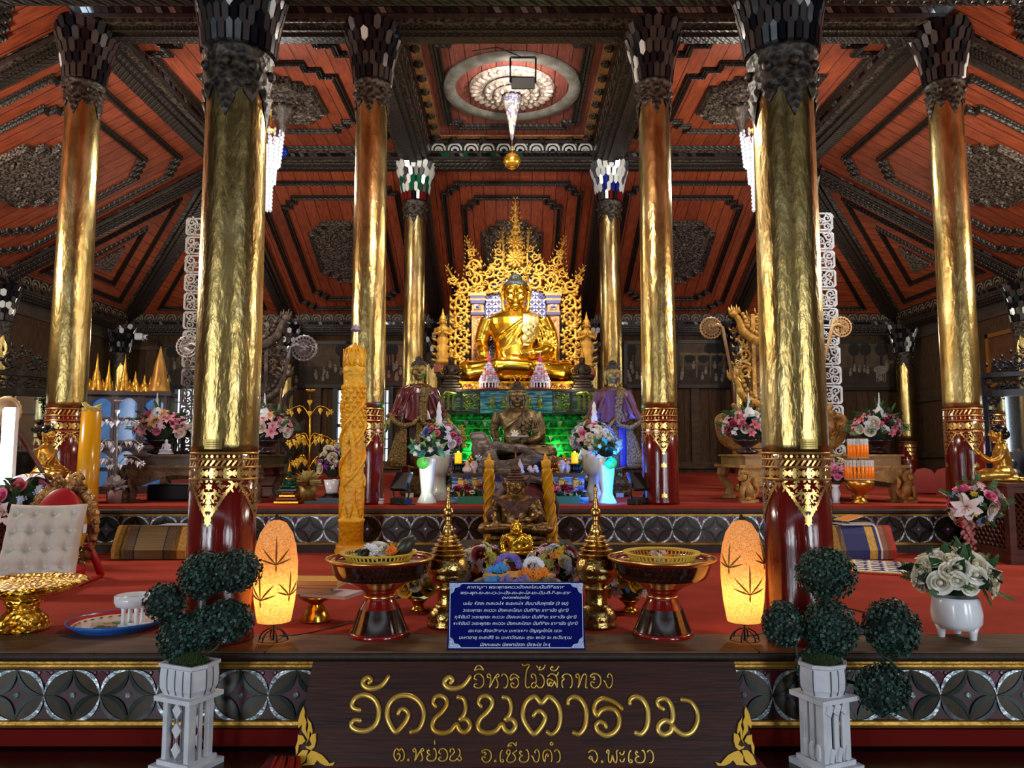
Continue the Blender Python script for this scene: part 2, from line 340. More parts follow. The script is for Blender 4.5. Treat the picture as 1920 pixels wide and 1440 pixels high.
# ---------------------------------------------------------------- ceilings
ZE, ZB = 4.15, 6.0
XO, XI, Y1, Y2, Y3, Y4, XP = 4.6, 1.53, 3.97, 7.7, 11.5, 15.3, 8.0
def offs(pts, w):
    n = len(pts); out = []
    for i in range(n):
        p, a, b = V(pts[i]), V(pts[i-1]), V(pts[(i+1) % n])
        d0, d1 = (p-a).normalized(), (b-p).normalized(); n0, n1 = V((-d0.y, d0.x)), V((-d1.y, d1.x))
        m = (n0+n1); m = m/max(m.dot(n0), .3) if m.length > 1e-6 else n0; out.append(p+m*w)
    return out
def band(g, pts, w, t, mi=0):
    if sum(pts[i-1][0]*pts[i][1]-pts[i][0]*pts[i-1][1] for i in range(len(pts))) < 0: pts = pts[::-1]
    L = [offs(pts, x) for x in (0, w*.1, w*.35, w*.5, w*.65, w*.9, w)]; zs = (0, t, t*.75, t*1.2, t*.75, t, 0)
    n = len(pts)
    vs = [(p.x, p.y, z) for l, z in zip(L, zs) for p in l]
    fs = [(r*n+i, r*n+(i+1) % n, (r+1)*n+(i+1) % n, (r+1)*n+i) for r in range(6) for i in range(n)]
    g.add(vs, fs, mi, False)
def stepped(cx, cy, w, h, s=.12, k=2):
    x, y = w/2, h/2; q = []
    for sx, sy, fl in ((-1, -1, 0), (1, -1, 1), (1, 1, 0), (-1, 1, 1)):
        c = []
        for i in range(k+1):
            c.append((x-s*(k-i), y-s*i)); 
            if i < k: c.append((x-s*(k-i), y-s*(i+1)))
        c = [(cx+sx*a, cy+sy*b) for a, b in c]
        if not fl: c = c[::-1]
        q += c
    return q
def tri_in(tr, d):
    if sum(tr[i-1][0]*tr[i][1]-tr[i][0]*tr[i-1][1] for i in range(3)) < 0: tr = tr[::-1]
    return [tuple(p)[:2] for p in offs([V(p) for p in tr], d)]
def frame3(o, ux, uy):
    ux = V(ux).normalized(); uy = V(uy).normalized(); n = ux.cross(uy)
    return MX(((ux.x, uy.x, n.x, o[0]), (ux.y, uy.y, n.y, o[1]), (ux.z, uy.z, n.z, o[2]), (0, 0, 0, 1)))
MEDM = mk('carved_medallion', '#140d0a', .5, .25, c2=['#2a1f17', '#6a5c50'], tex='voronoi', ns=30, bump=.7, bs=34, lo=.05, hi=.7)
def medal(g, cx, cy, w, h, mi, seed=1, scroll=True):
    rnd = random.Random(seed)
    o = stepped(cx, cy, w, h, min(w, h)*.13, 2); g.prism(o, .03, mi, 'xy'); band(g, stepped(cx, cy, w*1.08, h*1.08, min(w, h)*.13, 2), .07, .07, mi)
    for i in range(70):
        a, b = rnd.uniform(-.42, .42)*w, rnd.uniform(-.42, .42)*h
        if abs(a)/w+abs(b)/h > .62: continue
        g.ell((cx+a, cy+b, .035), (.05, .024, .03), 6, 4, mi, (0, 0, rnd.uniform(0, 3)))
def panel(M, poly, loops, mat=REDP, med=None, wd=.085):
    g = G(); g.sm = False; n = len(poly); g.prism(poly, -.05, 0, 'xy')
    for lp in loops: band(g, lp, wd, .045, 1)
    if med: medal(g, *med)
    o = struct(g.obj('ceiling', [mat, CARVE2, MEDM])); o.matrix_world = M; return o
for s in (-1, 1):
    for ya, yb, sd in ((Y2, Y3, 3), (Y1, Y2, 5), (.2, Y1, 6)):
        ux = (0, -1, 0) if s < 0 else (0, 1, 0); o = (s*XO, yb if s < 0 else ya, ZB)
        w = yb-ya; sl = V((s*(XP-XO), 0, ZE-ZB)); h = sl.length
        panel(frame3(o, ux, sl), [(0, 0), (w, 0), (w, h), (0, h)], [stepped(w/2, h/2, w-.75, h-.75, .1, 3), stepped(w/2, h/2, w-1.5, h-1.5, .1, 3)], REDP, (w/2, h/2, 1.25, 1.1, 2, sd))
    # hip corners: one triangle on the side slope, one on the back slope
    A, B, C, D = V((s*XO, Y3, ZB)), V((s*XP, Y3, ZE)), V((s*XP, Y4, ZE)), V((s*XO, Y4, ZE))
    for P, Q, T_ in ((A, B, C), (A, C, D)):
        if s > 0: Q, T_ = T_, Q
        M = frame3(P, Q-P, (T_-P)-(Q-P)*((T_-P).dot(Q-P)/(Q-P).dot(Q-P)))
        if (M.to_3x3() @ V((0, 0, 1))).z > 0:
            M = frame3(P, T_-P, (Q-P)-(T_-P)*((Q-P).dot(T_-P)/(T_-P).dot(T_-P)))
        I = M.inverted(); tr = [tuple((I @ X)[:2]) for X in (P, Q, T_)]
        t3 = tri_in(tr, .95); g = G(); cx = sum(p[0] for p in t3)/3; cy = sum(p[1] for p in t3)/3
        panel(M, tr, [tri_in(tr, .38), tri_in(tr, .72)], REDP).name = 'ceiling'
        g.prism([(cx+(x-cx)*.9, cy+(y-cy)*.9) for x, y in t3], .05, 0, 'xy'); q = struct(g.obj('trim_13', MEDM)); q.matrix_world = M
for xa, xb, sd in ((-XO, -XI, 7), (-XI, XI, 8), (XI, XO, 9)):
    sl = V((0, Y4-Y3, ZE-ZB)); w = xb-xa; h = sl.length
    panel(frame3((xb, Y3, ZB), (-1, 0, 0), sl), [(0, 0), (w, 0), (w, h), (0, h)], [stepped(w/2, h/2, w-.7, h-.75, .11, 2), stepped(w/2, h/2, w-1.35, h-1.4, .11, 2)], REDP, (w/2, h/2, w-2.05, 1.5, 2, sd))
    sl = V((0, Y1-7.5, ZE-6.42)); h = sl.length     # slope over the front aisle, above the picture
    panel(frame3((xa, 7.5, 6.42), (1, 0, 0), sl), [(0, 0), (w, 0), (w, h), (0, h)], [], REDP)
    if xa != -XI:
        h = Y3-Y2
        panel(frame3((xa, Y3, ZB+.12), (1, 0, 0), (0, -1, 0)), [(0, 0), (w, 0), (w, h), (0, h)], [stepped(w/2, h/2, w-.6, h-.6, .2, 2), stepped(w/2, h/2, 1.75, 2.0, .16, 2)], REDP, (w/2, h/2, .95, 1.15, 2, sd))
w, h = 2*XI, Y3-Y2
o = panel(frame3((-XI, Y3, ZB+.3), (1, 0, 0), (0, -1, 0)), [(0, 0), (w, 0), (w, h), (0, h)], [stepped(w/2, h/2, 2.0, 2.55, .14, 1), ], REDP2, None, .13)
g = G(); g.sm = False
for s in (-1, 1):
    g.box((s*1.17, 9.6, ZB+.28), (.13, 3.3, .02), 0)
    for i in range(9): g.lathe([(.065, -.02), (.06, -.05), (.03, -.07), (.01, -.08)], 10, (s*1.17, 8.2+i*.36, ZB+.27), 1)
g.box((0, 11.16, ZB+.28), (2.3, .1, .02), 0)
for i in range(5): g.lathe([(.06, -.02), (.055, -.05), (.01, -.08)], 10, (-.9+i*.45, 11.16, ZB+.27), 1)
struct(g.obj('trim_14', [mk('gold_stencil_strip', '#7a4a2c', .6, 0, c2='#a5713a', ns=40, tex='voronoi'), CARVE2]))
g = G(); g.box((0, 1.2, ZE+.1), (17, 5.6, .1)); struct(g.obj('ceiling', DARKW))
# beams: dark carved timbers with lotus-arch friezes and strips of mirror tiles
tn = [14]
def arches(g, x0, x1, z, h, pitch, f, mi, inner=None):
    n = int((x1-x0)/pitch)
    for i in range(n):
        c = x0+(i+.5)*(x1-x0)/n; rx = pitch*.48
        for k, (sc_, m_) in enumerate(((1, mi), (.55, mi))):
            a = [(c+rx*sc_*cos(pi*j/8), z+h*sc_*sin(pi*j/8)**.8) for j in range(9)]; b = [(c+rx*(sc_-.24)*cos(pi*j/8), z+h*(sc_-.28)*sin(pi*j/8)**.8) for j in range(9)]
            vs = [f(p[0], -.035+.01*k, p[1]) for p in a]+[f(p[0], -.035+.01*k, p[1]) for p in b]
            g.add(vs, [(j, 9+j, 10+j, j+1) for j in range(8)], m_, False)
        if inner: g.add([f(c-rx*.25, -.03, z), f(c+rx*.25, -.03, z), f(c, -.03, z+h*.25)], [(0, 1, 2)], inner[i % len(inner)], False)
        g.add([f(c-rx, -.03, z+h), f(c-rx*.7, -.03, z+h), f(c-rx, -.03, z+h*.6)], [(0, 2, 1)], (inner or [mi])[(i*2) % len(inner or [mi])], False)
def tilerow(g, x0, x1, z, h, pitch, f, rnd, mis):
    n = int((x1-x0)/pitch)
    for i in range(n):
        c = x0+i*(x1-x0)/n; w = (x1-x0)/n*.86
        g.add([f(c, -.03, z), f(c+w, -.03, z), f(c+w+h*.5, -.03, z+h), f(c+h*.5, -.03, z+h)], [(0, 1, 2, 3)], rnd.choice(mis), False)
BM = [CARVE, CARVE2, mk('arch_relief', '#54463a', .5, .1, c2='#85745f', ns=16, bump=.5, bs=40), SILV, GLB, GLG, GLD, GLW, DARKW]
def beam(p, q, d, w, arch=0, side=1, tiles=None, up=0):
    p, q = V(p), V(q); L = (q-p).length; u = (q-p)/L; n = V((u.y, -u.x, 0)).normalized(); z = u.cross(n)*-1
    if z.z < 0: z = -z
    g = G(); g.sm = False; rnd = random.Random(int(L*77+p.x*13+p.y*7))
    g.box((L/2, 0, 0), (L, w, d), 0); g.box((L/2, 0, -d/2-.02), (L, w*.62, .05), 1); g.box((L/2, 0, -d/2-.055), (L, w*.26, .04), 1)
    g.box((L/2, 0, d*.38), (L, w+.1, .05), 8); g.box((L/2, 0, -d*.36), (L, w+.06, .04), 8)
    for sd in ((-1, 1) if side == 2 else (side,)):
        f = (lambda x, y, zz, sd=sd: (x if sd < 0 else L-x, sd*(w/2-y), zz))
        ff = (lambda x, y, zz, sd=sd: (L-x if sd > 0 else x, sd*(w/2-y), zz))
        if arch: arches(g, 0, L, -d*.02, d*.38, arch, ff, 2 if tiles is None else 7, tiles)
        tilerow(g, 0, L, -d*.3, d*.16, .07, ff, rnd, [3, 6, 6, 8, 6, 5 if tiles else 8])
        tilerow(g, 0, L, d*.44, d*.1, .11, ff, rnd, [6, 8, 6, 3])
    tn[0] += 1; o = struct(g.obj('trim_%d' % tn[0], BM))
    o.matrix_world = MX(((u.x, n.x, z.x, p.x), (u.y, n.y, z.y, p.y), (u.z, n.z, z.z, p.z), (0, 0, 0, 1)))
    return o
for xa, xb in ((-XO, -XI), (-XI, XI), (XI, XO)):
    beam((xa, Y2, ZB+.14), (xb, Y2, ZB+.14), .42, .42, .16, 2)
    beam((xa, Y3, ZB+.12), (xb, Y3, ZB+.12), .34, .36, .24, 2, [4, 7, 6] if xa == -XI else None)
    beam((xa, Y4, ZE-.02), (xb, Y4, ZE-.02), .34, .3, .22, 2)
    beam((xa, Y1, ZE), (xb, Y1, ZE), .3, .3, 0, 2)
for x in (-XO, -XI, XI, XO): beam((x, Y2, ZB+.14), (x, Y3, ZB+.14), .36, .5 if abs(x) > 2 else .42, .2, 2)
for s in (-1, 1):
    beam((s*XP, Y1, ZE-.02), (s*XP, Y3, ZE-.02), .34, .3, .22, 2); beam((s*XP, Y3, ZE-.02), (s*XP, Y4, ZE-.02), .34, .3, .22, 2)
    beam((s*XP, Y4, ZE-.02), (s*XO, Y4, ZE-.02), .34, .3, .22, 2)
    beam((s*XO, Y3, ZB), (s*XP, Y3, ZE+.02), .16, .3, 0, 2); beam((s*XO, Y2, ZB), (s*XP, Y2, ZE+.02), .16, .3, 0, 2)
    beam((s*XO, Y3, ZB), (s*XP, Y4, ZE+.02), .16, .34, 0, 2)
    for x in (XI, XO): beam((s*x, Y3, ZB-.02), (s*x, Y4, ZE), .14, .26, 0, 2)
# ---------------------------------------------------------------- columns
def leafp(cx, cz, L, w, a):
    p = [(0, 0), (.5*w, .3*L), (.42*w, .6*L), (0, L), (-.42*w, .6*L), (-.5*w, .3*L)]
    return [(cx+x*cos(a)-y*sin(a), cz+x*sin(a)+y*cos(a)) for x, y in p]
def column(x, y, zb, zt, r0, r1, name, label, zg=.965, zband=.82, ztip=.6, cap=.75, rings=5, nt=20, flare=1.75, seed=0, lit=False, plaque=False, group=None, detail=True, style=0):
    rnd = random.Random(seed); t = thing(name, label, 'column', (x, y, zb), rnd.uniform(-.1, .1) if not detail else 0, group); t['kind'] = 'thing'; Ht = zt-zb
    zc = Ht-cap
    rr = lambda z: r0+(r1-r0)*z/Ht
    ph = [rnd.uniform(0, 6.3) for _ in range(9)]
    def rad(a, z):
        k = min(1, max(0, (z-zg)/.25))
        return rr(z)*(1+k*(.010*sin(3*a+ph[0]+.8*sin(1.1*z+ph[1]))+.008*sin(5*a+ph[2]+1.1*sin(.9*z+ph[3]))+.006*sin(9*a+ph[4]+2*sin(1.7*z+ph[7]))+.008*sin(1.3*z+ph[5])*sin(2*a+ph[6])))
    n = 56 if detail else 28; m = 44 if detail else 14
    g = G(); g.rings([[(rad(2*pi*j/n, zg+(zc+.1-zg)*i/m)*cos(2*pi*j/n), rad(2*pi*j/n, zg+(zc+.1-zg)*i/m)*sin(2*pi*j/n), zg+(zc+.1-zg)*i/m) for j in range(n)] for i in range(m+1)])
    g.obj('gilded_shaft', GOLDCOL, t)
    g = G(); g.lathe([(rr(0)*1.03, 0), (rr(0)*1.03, .03), (rr(0), .05), (rr(zg*.5), zg*.5), (rr(zg), zg)], n); g.obj('lacquer_base', LACQ, t)
    g = G(); g.sm = False; q = .003
    def dec(poly, mi=0): g.add([((rr(b)+q)*cos(a/rr(b)-pi/2), (rr(b)+q)*sin(a/rr(b)-pi/2), b) for a, b in poly], [tuple(range(len(poly)))], mi)
    C = 2*pi*rr(zg); 
    for z in ((zg, zg-.032, zg-.072, zband+.012) if style == 0 else (zg, zg-.07, zg-.12, zg-.23)): g.lathe([(rr(z)+q*.8, z-.006), (rr(z)+q*1.6, z), (rr(z)+q*.8, z+.006)], n, cap=False)
    if detail:
        k = 40 if style == 0 else 30
        if style == 0:
            for i in range(k):
                s = C*i/k; dec([(s+.008*cos(pi*j/3), zg-.017+.008*sin(pi*j/3)) for j in range(6)])
                dec([(s-.010, zg-.065), (s-.002, zg-.065), (s+.016, zg-.042), (s+.016, zg-.036), (s+.006, zg-.036), (s-.008, zg-.058)])
        else:
            for i in range(k):
                s = C*i/k; dec([(s-.014, zg-.06), (s-.004, zg-.06), (s+.02, zg-.02), (s+.02, zg-.012), (s+.008, zg-.012), (s-.012, zg-.05)]); dec([(s-.008, zg-.095), (s, zg-.08), (s+.008, zg-.095), (s, zg-.11)])
                if i % 2 == 0:
                    for a in range(4): dec(leafp(s, zg-.175, .05, .028, a*pi/2+pi/4))
                    dec([(s+.034+.012*cos(pi*j/3), zg-.175+.014*sin(pi*j/3)) for j in range(6)])
        zm = (zg-.072+zband+.012)/2; k = 16
        if style == 0:
            for i in range(k):
                s = C*i/k; w = C/k
                for a in range(4): dec(leafp(s, zm, .032, .02, a*pi/2)); dec(leafp(s+w*.5, zm, .026, .012, a*pi/2+pi/4)); dec(leafp(s+w*.25, zm+.024*(1 if a % 2 else -1), .012, .01, a*pi/2+pi/4))
        zs = zband if style == 0 else zg-.24; k = 4; w = C/k; hh = zs-ztip
        for i in range(k):
            s0 = C*i/k+(.0 if style else -.01)
            rk = random.Random(5); rows = 12
            for row in range(rows):
                f = row/rows; half = w*.47*(1-f)**1.1; z = zs-.006-hh*f*.92; nn = int(half/.0165)
                for j in range(nn+1):
                    d = .0165*(j+.5*(row % 2)); an = rk.choice((pi-.5, pi-1.1, .5, 1.2, pi+.5, -.8)); ll = rk.uniform(.019, .03)
                    if d > half: continue
                    for sg in (-1, 1): dec(leafp(s0+sg*d, z+(.012 if abs(an) < 1.3 else 0)-.012, ll, ll*.42, sg*an))
                for sg in (-1, 1): dec(leafp(s0+sg*half, z, .036, .014, sg*(pi*.72)))
                if row % 3 == 0:
                    for a in range(6): dec(leafp(s0, z-.02, .02, .011, a*pi/3))
            dec(leafp(s0, ztip+hh*.12, hh*.14, .022, pi)); dec(leafp(s0+w/2, zs, .035, .02, pi)); dec(leafp(s0+w/2-.02, zs, .022, .014, pi)); dec(leafp(s0+w/2+.02, zs, .022, .014, pi))
            if style:
                for z in (ztip-.12, ztip-.42):
                    for a in range(5): dec(leafp(s0, z, .05-.008*abs(a-2), .024, (a-2)*.7))
                    dec([(s0-w*.45, z-.008), (s0+w*.45, z-.008), (s0+w*.4, z+.004), (s0-w*.4, z+.004)])
    else:
        k = 3; w = C/k
        for i in range(k):
            for row in range(4):
                z = zg-.05-row*.08
                for j in range(4-row):
                    for sg in (-1, 1): dec(leafp(C*i/k+sg*(j+.3)*w*.11, z, .08, .04, pi-sg*.4))
    g.obj('stencil_band', PATG, t)
    # capital: carved collar with hanging leaves, then flaring rows of mirror-glass petals
    g = G(); rc = rr(zc); h1 = cap*.26
    g.lathe([(rc*1.02, -.03), (rc*1.1, 0), (rc*1.06, .02), (rc*1.14, h1*.35), (rc*1.08, h1*.5), (rc*1.16, h1*.85), (rc*1.2, h1*.9), (rc*1.12, h1)], 28, (0, 0, zc))
    for i in range(8):
        a = 2*pi*i/8-pi/2; big = i % 2 == 0
        for px, pz, L, w in ((0, .02, .2 if big else .11, .1), (-.05, .02, .1, .07), (.05, .02, .1, .07), (-.03, -.05, .07, .05), (.03, -.05, .07, .05)):
            if not big and px: continue
            po = leafp(px, pz, L*cap/.75, w*.9, pi-px*5)
            ce = ((rc*1.05+.02)*cos(a+px/rc), (rc*1.05+.02)*sin(a+px/rc), zc+pz-L*.3)
            g.add([((rc*1.03+.003)*cos(a+u/rc), (rc*1.03+.003)*sin(a+u/rc), zc+v) for u, v in po]+[ce], [(j, (j+1) % 6, 6) for j in range(6)], 0)
        g.ell(((rc*1.12)*cos(a), (rc*1.12)*sin(a), zc+h1*.45), (.03, .03, .03), 6, 5)
    g.obj('carved_collar', CARVE, t)
    g = G(); g.sm = False; zs = zc+h1; hz = cap-h1; mats = TILES
    g.lathe([(rc*1.05, 0), (rc*1.2, hz*.4), (rc*flare*.86, hz), (rc*.9, hz)], 24, (0, 0, zs), 1)
    for k in range(rings):
        f = k/rings; zz = zs+hz*f; rb = rc*(1.12+(flare-1.12)*f**1.3); L = hz/rings*1.35; tilt = .12+.35*f
        for i in range(nt):
            a = 2*pi*(i+.5*(k % 2))/nt; w = pi*rb/nt*.93
            Q = MX.Translation((0, 0, zz)) @ MX.Rotation(a, 4, 'Z') @ MX.Translation((rb, 0, 0)) @ MX.Rotation(tilt, 4, 'Y')
            po = [(-w, 0), (w, 0), (w*1.12, L*.8), (0, L), (-w*1.12, L*.8)]
            vs = [Q @ V((0, p, q_)) for p, q_ in po]+[Q @ V((.022, p*.85, q_*.95+.006)) for p, q_ in po]
            mi = rnd.choice(([6, 0, 6, 0, 7, 6] if k >= rings-2 and lit else [5 if x < 0 else 4, 6, 0, 5 if x < 0 else 4, 6] if k >= 1 and lit else [3, 3, 1, 7] if lit else [1, 1, 7, 7, 1, 7, 6, 0, 7, 1, 1, 7, 7, 1, 7, 7, 1] if detail else [1, 7, 7, 1, 7, 1, 6]))  # lit capitals draw paler tiles, the floodlight's brightness put into the glass choice
            g.add(vs, [(5, 6, 7, 8, 9)]+[(j, (j+1) % 5, (j+1) % 5+5, j+5) for j in range(5)], mi)
    g.obj('capital', mats, t)
    if plaque:
        g = G(); g.sm = False; px = .03
        rp = rr(zg)+.012
        g.grid(lambda u, v: (rp*sin((u-.5)*.5+px), -rp*cos((u-.5)*.5+px), zg+.02+v*.05), 6, 1, 0)
        for k in range(3): g.grid(lambda u, v: ((rp+.002)*sin((u-.5)*.34+px), -(rp+.002)*cos((u-.5)*.34+px), zg+.031+k*.011+v*.003), 6, 1, 1)
        g.obj('name_plaque', [mk('brass_plate', '#8f7a3e', .35, .8), BLACK], t)
    return t
ZC = ZB-.06
column(-1.52, Y1, Z1, 4.2, .171, .157, 'column', 'thick gilded column with maroon base behind the cloud-shaped topiary', plaque=True, cap=.82, rings=7, nt=30, flare=1.65, seed=1)
column(1.5, Y1, Z1, 4.2, .171, .157, 'column', 'thick gilded column with maroon base behind the five-ball topiary', plaque=True, cap=.82, rings=7, nt=30, flare=1.65, seed=2)
column(-1.5, Y2, Z2, ZC, .185, .16, 'column', 'gilded column right behind the tall carved yellow candle', cap=.8, rings=5, seed=3, style=1, ztip=.5)
column(1.52, Y2, Z2, ZC, .185, .16, 'column', 'gilded column beside the blue floodlight, maroon base with gilt flowers', cap=.8, rings=5, seed=4, style=1, ztip=.5)
column(-4.6, Y2, Z2, ZC, .19, .165, 'column', 'gilded column behind the kneeling gilt disciple with hands on lap', cap=.8, rings=5, seed=5, style=1, ztip=.5)
column(4.65, Y2, Z2, ZC, .185, .16, 'column', 'gilded column behind the kneeling gilt disciple with joined palms', cap=.8, rings=5, seed=6, style=1, ztip=.5)
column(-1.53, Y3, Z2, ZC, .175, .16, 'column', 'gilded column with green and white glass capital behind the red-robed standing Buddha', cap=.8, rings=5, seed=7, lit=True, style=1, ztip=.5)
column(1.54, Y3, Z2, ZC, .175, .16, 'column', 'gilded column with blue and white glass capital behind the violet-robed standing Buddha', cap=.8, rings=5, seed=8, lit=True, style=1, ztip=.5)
for x, lb in ((-XO, 'gilded column behind the thick left near column, only its capital edge showing'), (XO, 'gilded column hidden behind the thick right near column, capital edge showing')):
    column(x, Y3, Z2, ZC, .175, .16, 'column', lb, cap=.8, rings=5, seed=9, detail=False)
for x, y, lb in ((-XP, Y4, 'short gilded column in the back corner behind the gilt stupas on the cabinet'), (-XO, Y4, 'short gilded column at the back wall beside the dark carved pulpit'), (-XI-.1, Y4, 'short gilded column at the back wall left of the gilt throne screen'), (XI+.1, Y4, 'short gilded column at the back wall right of the gilt throne screen'), (XO, Y4, 'short gilded column at the back wall behind the gilded wood pulpit'), (XP, Y4, 'short gilded column in the back corner beside the horse painting'), (-XP, Y3, 'short gilded column on the side wall above the dark mirror stand by the fluorescent tube'), (XP, Y3, 'short gilded column on the side wall above the blue-black mirror stand')):
    column(x, y-(.17 if y == Y4 else 0), Z1 if abs(x) > 7 else Z2, ZE-.15, .17, .15, 'column', lb, zg=1.2 if abs(x) > 7 else 1.0, cap=.75, rings=6, nt=16, flare=1.7, seed=int(x*9+y), detail=False)
# ---------------------------------------------------------------- seated Buddha, one modelled figure reused at every size
TOR = [(.06, .27, .2, -.02), (.14, .235, .17, 0), (.24, .19, .14, 0), (.34, .185, .13, 0), (.45, .215, .14, 0), (.54, .25, .14, .01), (.60, .255, .125, .015), (.645, .2, .1, .02), (.672, .1, .08, .015), (.70, .076, .074, .01), (.76, .076, .076, .005)]
def tor(z):
    for a, b in zip(TOR, TOR[1:]):
        if z <= b[0]:
            t = max(0, (z-a[0])/(b[0]-a[0])); return [a[i]+(b[i]-a[i])*t for i in (1, 2, 3)]
    return TOR[-1][1:]
def tfront(x, z, off=0.):
    rx, ry, yo = tor(z); k = min(.98, abs(x)/rx); return V((x, yo-(ry+off)*sqrt(1-k*k), z))
def face(g, c, s=1.0):
    def p(x, y, z): return V((c[0]+x*s, c[1]+y*s, c[2]+z*s))
    def e(x, y, z, r): g.ell(p(x, y, z), tuple(k*s for k in r), 14, 10)
    e(0, 0, .02, (.104, .118, .125)); e(0, -.022, -.055, (.086, .092, .08)); e(0, -.085, -.115, (.03, .028, .026)); e(0, -.02, -.1, (.06, .07, .045))
    for q in (-1, 1):
        e(q*.05, -.072, -.04, (.036, .04, .045)); e(q*.043, -.102, .022, (.030, .016, .015))
        g.tube([p(q*.012, -.117, .035), p(q*.03, -.118, .058), p(q*.055, -.108, .064), p(q*.085, -.083, .045)], .0065*s, 6)
        g.tube([p(q*.016, -.117, .012), p(q*.044, -.121, .004), p(q*.075, -.1, .014)], .005*s, 6)
        g.tube([p(q*.106, .012, .05), p(q*.117, .02, .01), p(q*.114, .012, -.06), p(q*.108, .005, -.13), p(q*.100, 0, -.165)], [.018*s, .024*s, .016*s, .02*s, .012*s], 8)
        e(q*.014, -.13, -.038, (.014, .014, .011))
    g.tube([p(0, -.114, .05), p(0, -.128, .02), p(0, -.146, -.03)], [.008*s, .012*s, .019*s], 8)
    e(0, -.116, -.068, (.03, .014, .008)); e(0, -.114, -.083, (.024, .014, .009))
def hand_fingers(g, wrist, palm, dirs, L, r, side, spread):
    w, p = V(wrist), V(palm); g.tube([w, (w+p)/2, p], [(r*2.2, r*1.6), (r*3.3, r*1.5), (r*3.4, r*1.3)], 10)
    d = V(dirs).normalized(); s = V(side).normalized()
    for i, k in enumerate((.86, 1.0, .96, .8)):
        o = p+s*spread*(i-1.5); g.tube([o-d*r, o+d*L*k*.5+V((0, 0, r*.3)), o+d*L*k], [r, r*.9, r*.65], 7)
    o = (w*.5+p*.5)+s*spread*-2.2; g.tube([o, o+d*L*.45-s*spread*.6, o+d*L*.75-s*spread*.3], [r*1.1, r, r*.7], 7)
def seated_mesh(crown=False):
    g = G(); rs = []
    for z, rx, ry, yo in TOR: rs.append([(rx*cos(2*pi*j/28), yo+ry*sin(2*pi*j/28), z) for j in range(28)])
    g.rings(rs); face(g, (0, -.01, .815))
    for z in (.69, .71, .73): g.lathe([(.074, -.008), (.082, 0), (.074, .008)], 20, (0, .008, z))
    g.tube(spline([(-.235, .02, .6), (-.285, .04, .46), (-.30, .03, .37), (-.285, -.1, .28), (-.27, -.19, .225)], 4), [.075]*4+[.068]*4+[.058]*4+[.048]*4+[.038], 14)
    hand_fingers(g, (-.27, -.19, .225), (-.262, -.255, .18), (.02, -.12, -1), .12, .013, (1, 0, 0), .024)
    g.tube(spline([(.235, .02, .6), (.295, .03, .46), (.305, .01, .36), (.22, -.13, .27), (.12, -.19, .245)], 4), [.078]*4+[.072]*4+[.065]*4+[.052]*4+[.04], 14)
    hand_fingers(g, (.12, -.19, .245), (.03, -.225, .238), (-1, .05, .06), .12, .013, (0, -1, -.1), .022)
    for s, zz, yk in ((-1, .105, -.28), (1, .09, -.22)):
        g.tube(spline([(s*.1, .04, .1), (s*.3, -.04, .105), (s*.44, -.13, .095), (s*.34, -.23, zz), (s*.1, yk-.01, zz+.03), (-s*.14, yk, zz+.02)], 5), [.11]*5+[.105]*5+[.085]*5+[.072]*5+[.055]*5+[.04], 14)
        g.ell((-s*.2, yk, zz+.045), (.085, .035, .03), 12, 8)
        for k in range(4): g.tube([tuple(x) for x in spline([(s*(.40-.045*k), -.06-.05*k, .185-.008*k), (s*(.30-.04*k), -.22-.02*k, .18), (s*(.12-.04*k), -.29, .15-.02*k)], 4)], .009, 6)
        g.ell((s*.36, -.12, .06), (.13, .13, .06), 14, 8)
    g.ell((0, -.04, .045), (.4, .2, .055), 24, 10)
    for i in range(11):                                    # robe folds from the left shoulder across the chest
        f = i/10; pts = [(.17-.05*f, .622-.01*f), (.10-.12*f, .50-.06*f), (-.02-.14*f*(1-.3*f), .36-.06*f), (-.10-.05*(1-f), .23+.10*(1-f))]
        if f < .15: pts = [(.14, .635), (.04, .55), (-.09, .45), (-.185, .38)]
        g.tube([tfront(max(-.18, min(.2, p[0])), p[1], .004) for p in spline(pts, 5)], .012 if f < .1 else .0075, 6)
    for i in range(7):                                     # folds hanging over the left arm
        x = .13+.026*i; g.tube([tfront(min(.235, x), .60-.004*i*i, .012), (x+.05, -.085, .47), (x+.075, -.09, .34), (min(.35, x+.09), -.02, .22)], .009, 6)
    for i in range(5): g.tube([tuple(p) for p in spline([(.2+.03*i, .05, .5-.06*i), (.37, -.02, .46-.06*i), (.2, -.12, .42-.06*i)], 4)], .008, 6)
    me = g.mesh('seated_figure', GOLDB); return me
SEAT = seated_mesh()
def hair_mesh():
    g = G(); rs = []
    for i in range(9):
        a = -.18+(pi/2+.18)*i/8; n = 28
        rs.append([((.113*cos(a)+.002)*cos(2*pi*j/n), .004+(.122*cos(a)+.002)*sin(2*pi*j/n), .885+.085*sin(a)+.018*(-sin(2*pi*j/n)*.5)*(1 if a < .5 else 0)) for j in range(n)])
    g.rings(rs); g.ell((0, .02, .975), (.058, .06, .048), 16, 10); return g.mesh('hair', mk('hair_dark', '#4a4238', .45, .4, c2='#2c2721', ns=40, tex='voronoi', bump=.6, bs=60))
HAIR = hair_mesh()
def band_mesh():
    g = G(); n = 28
    g.tube([(.114*cos(2*pi*j/n), .004+.123*sin(2*pi*j/n), .872-.010*sin(2*pi*j/n)) for j in range(n+1)], (.012), 8); return g.mesh('hairband', GOLD)
HBAND = band_mesh()
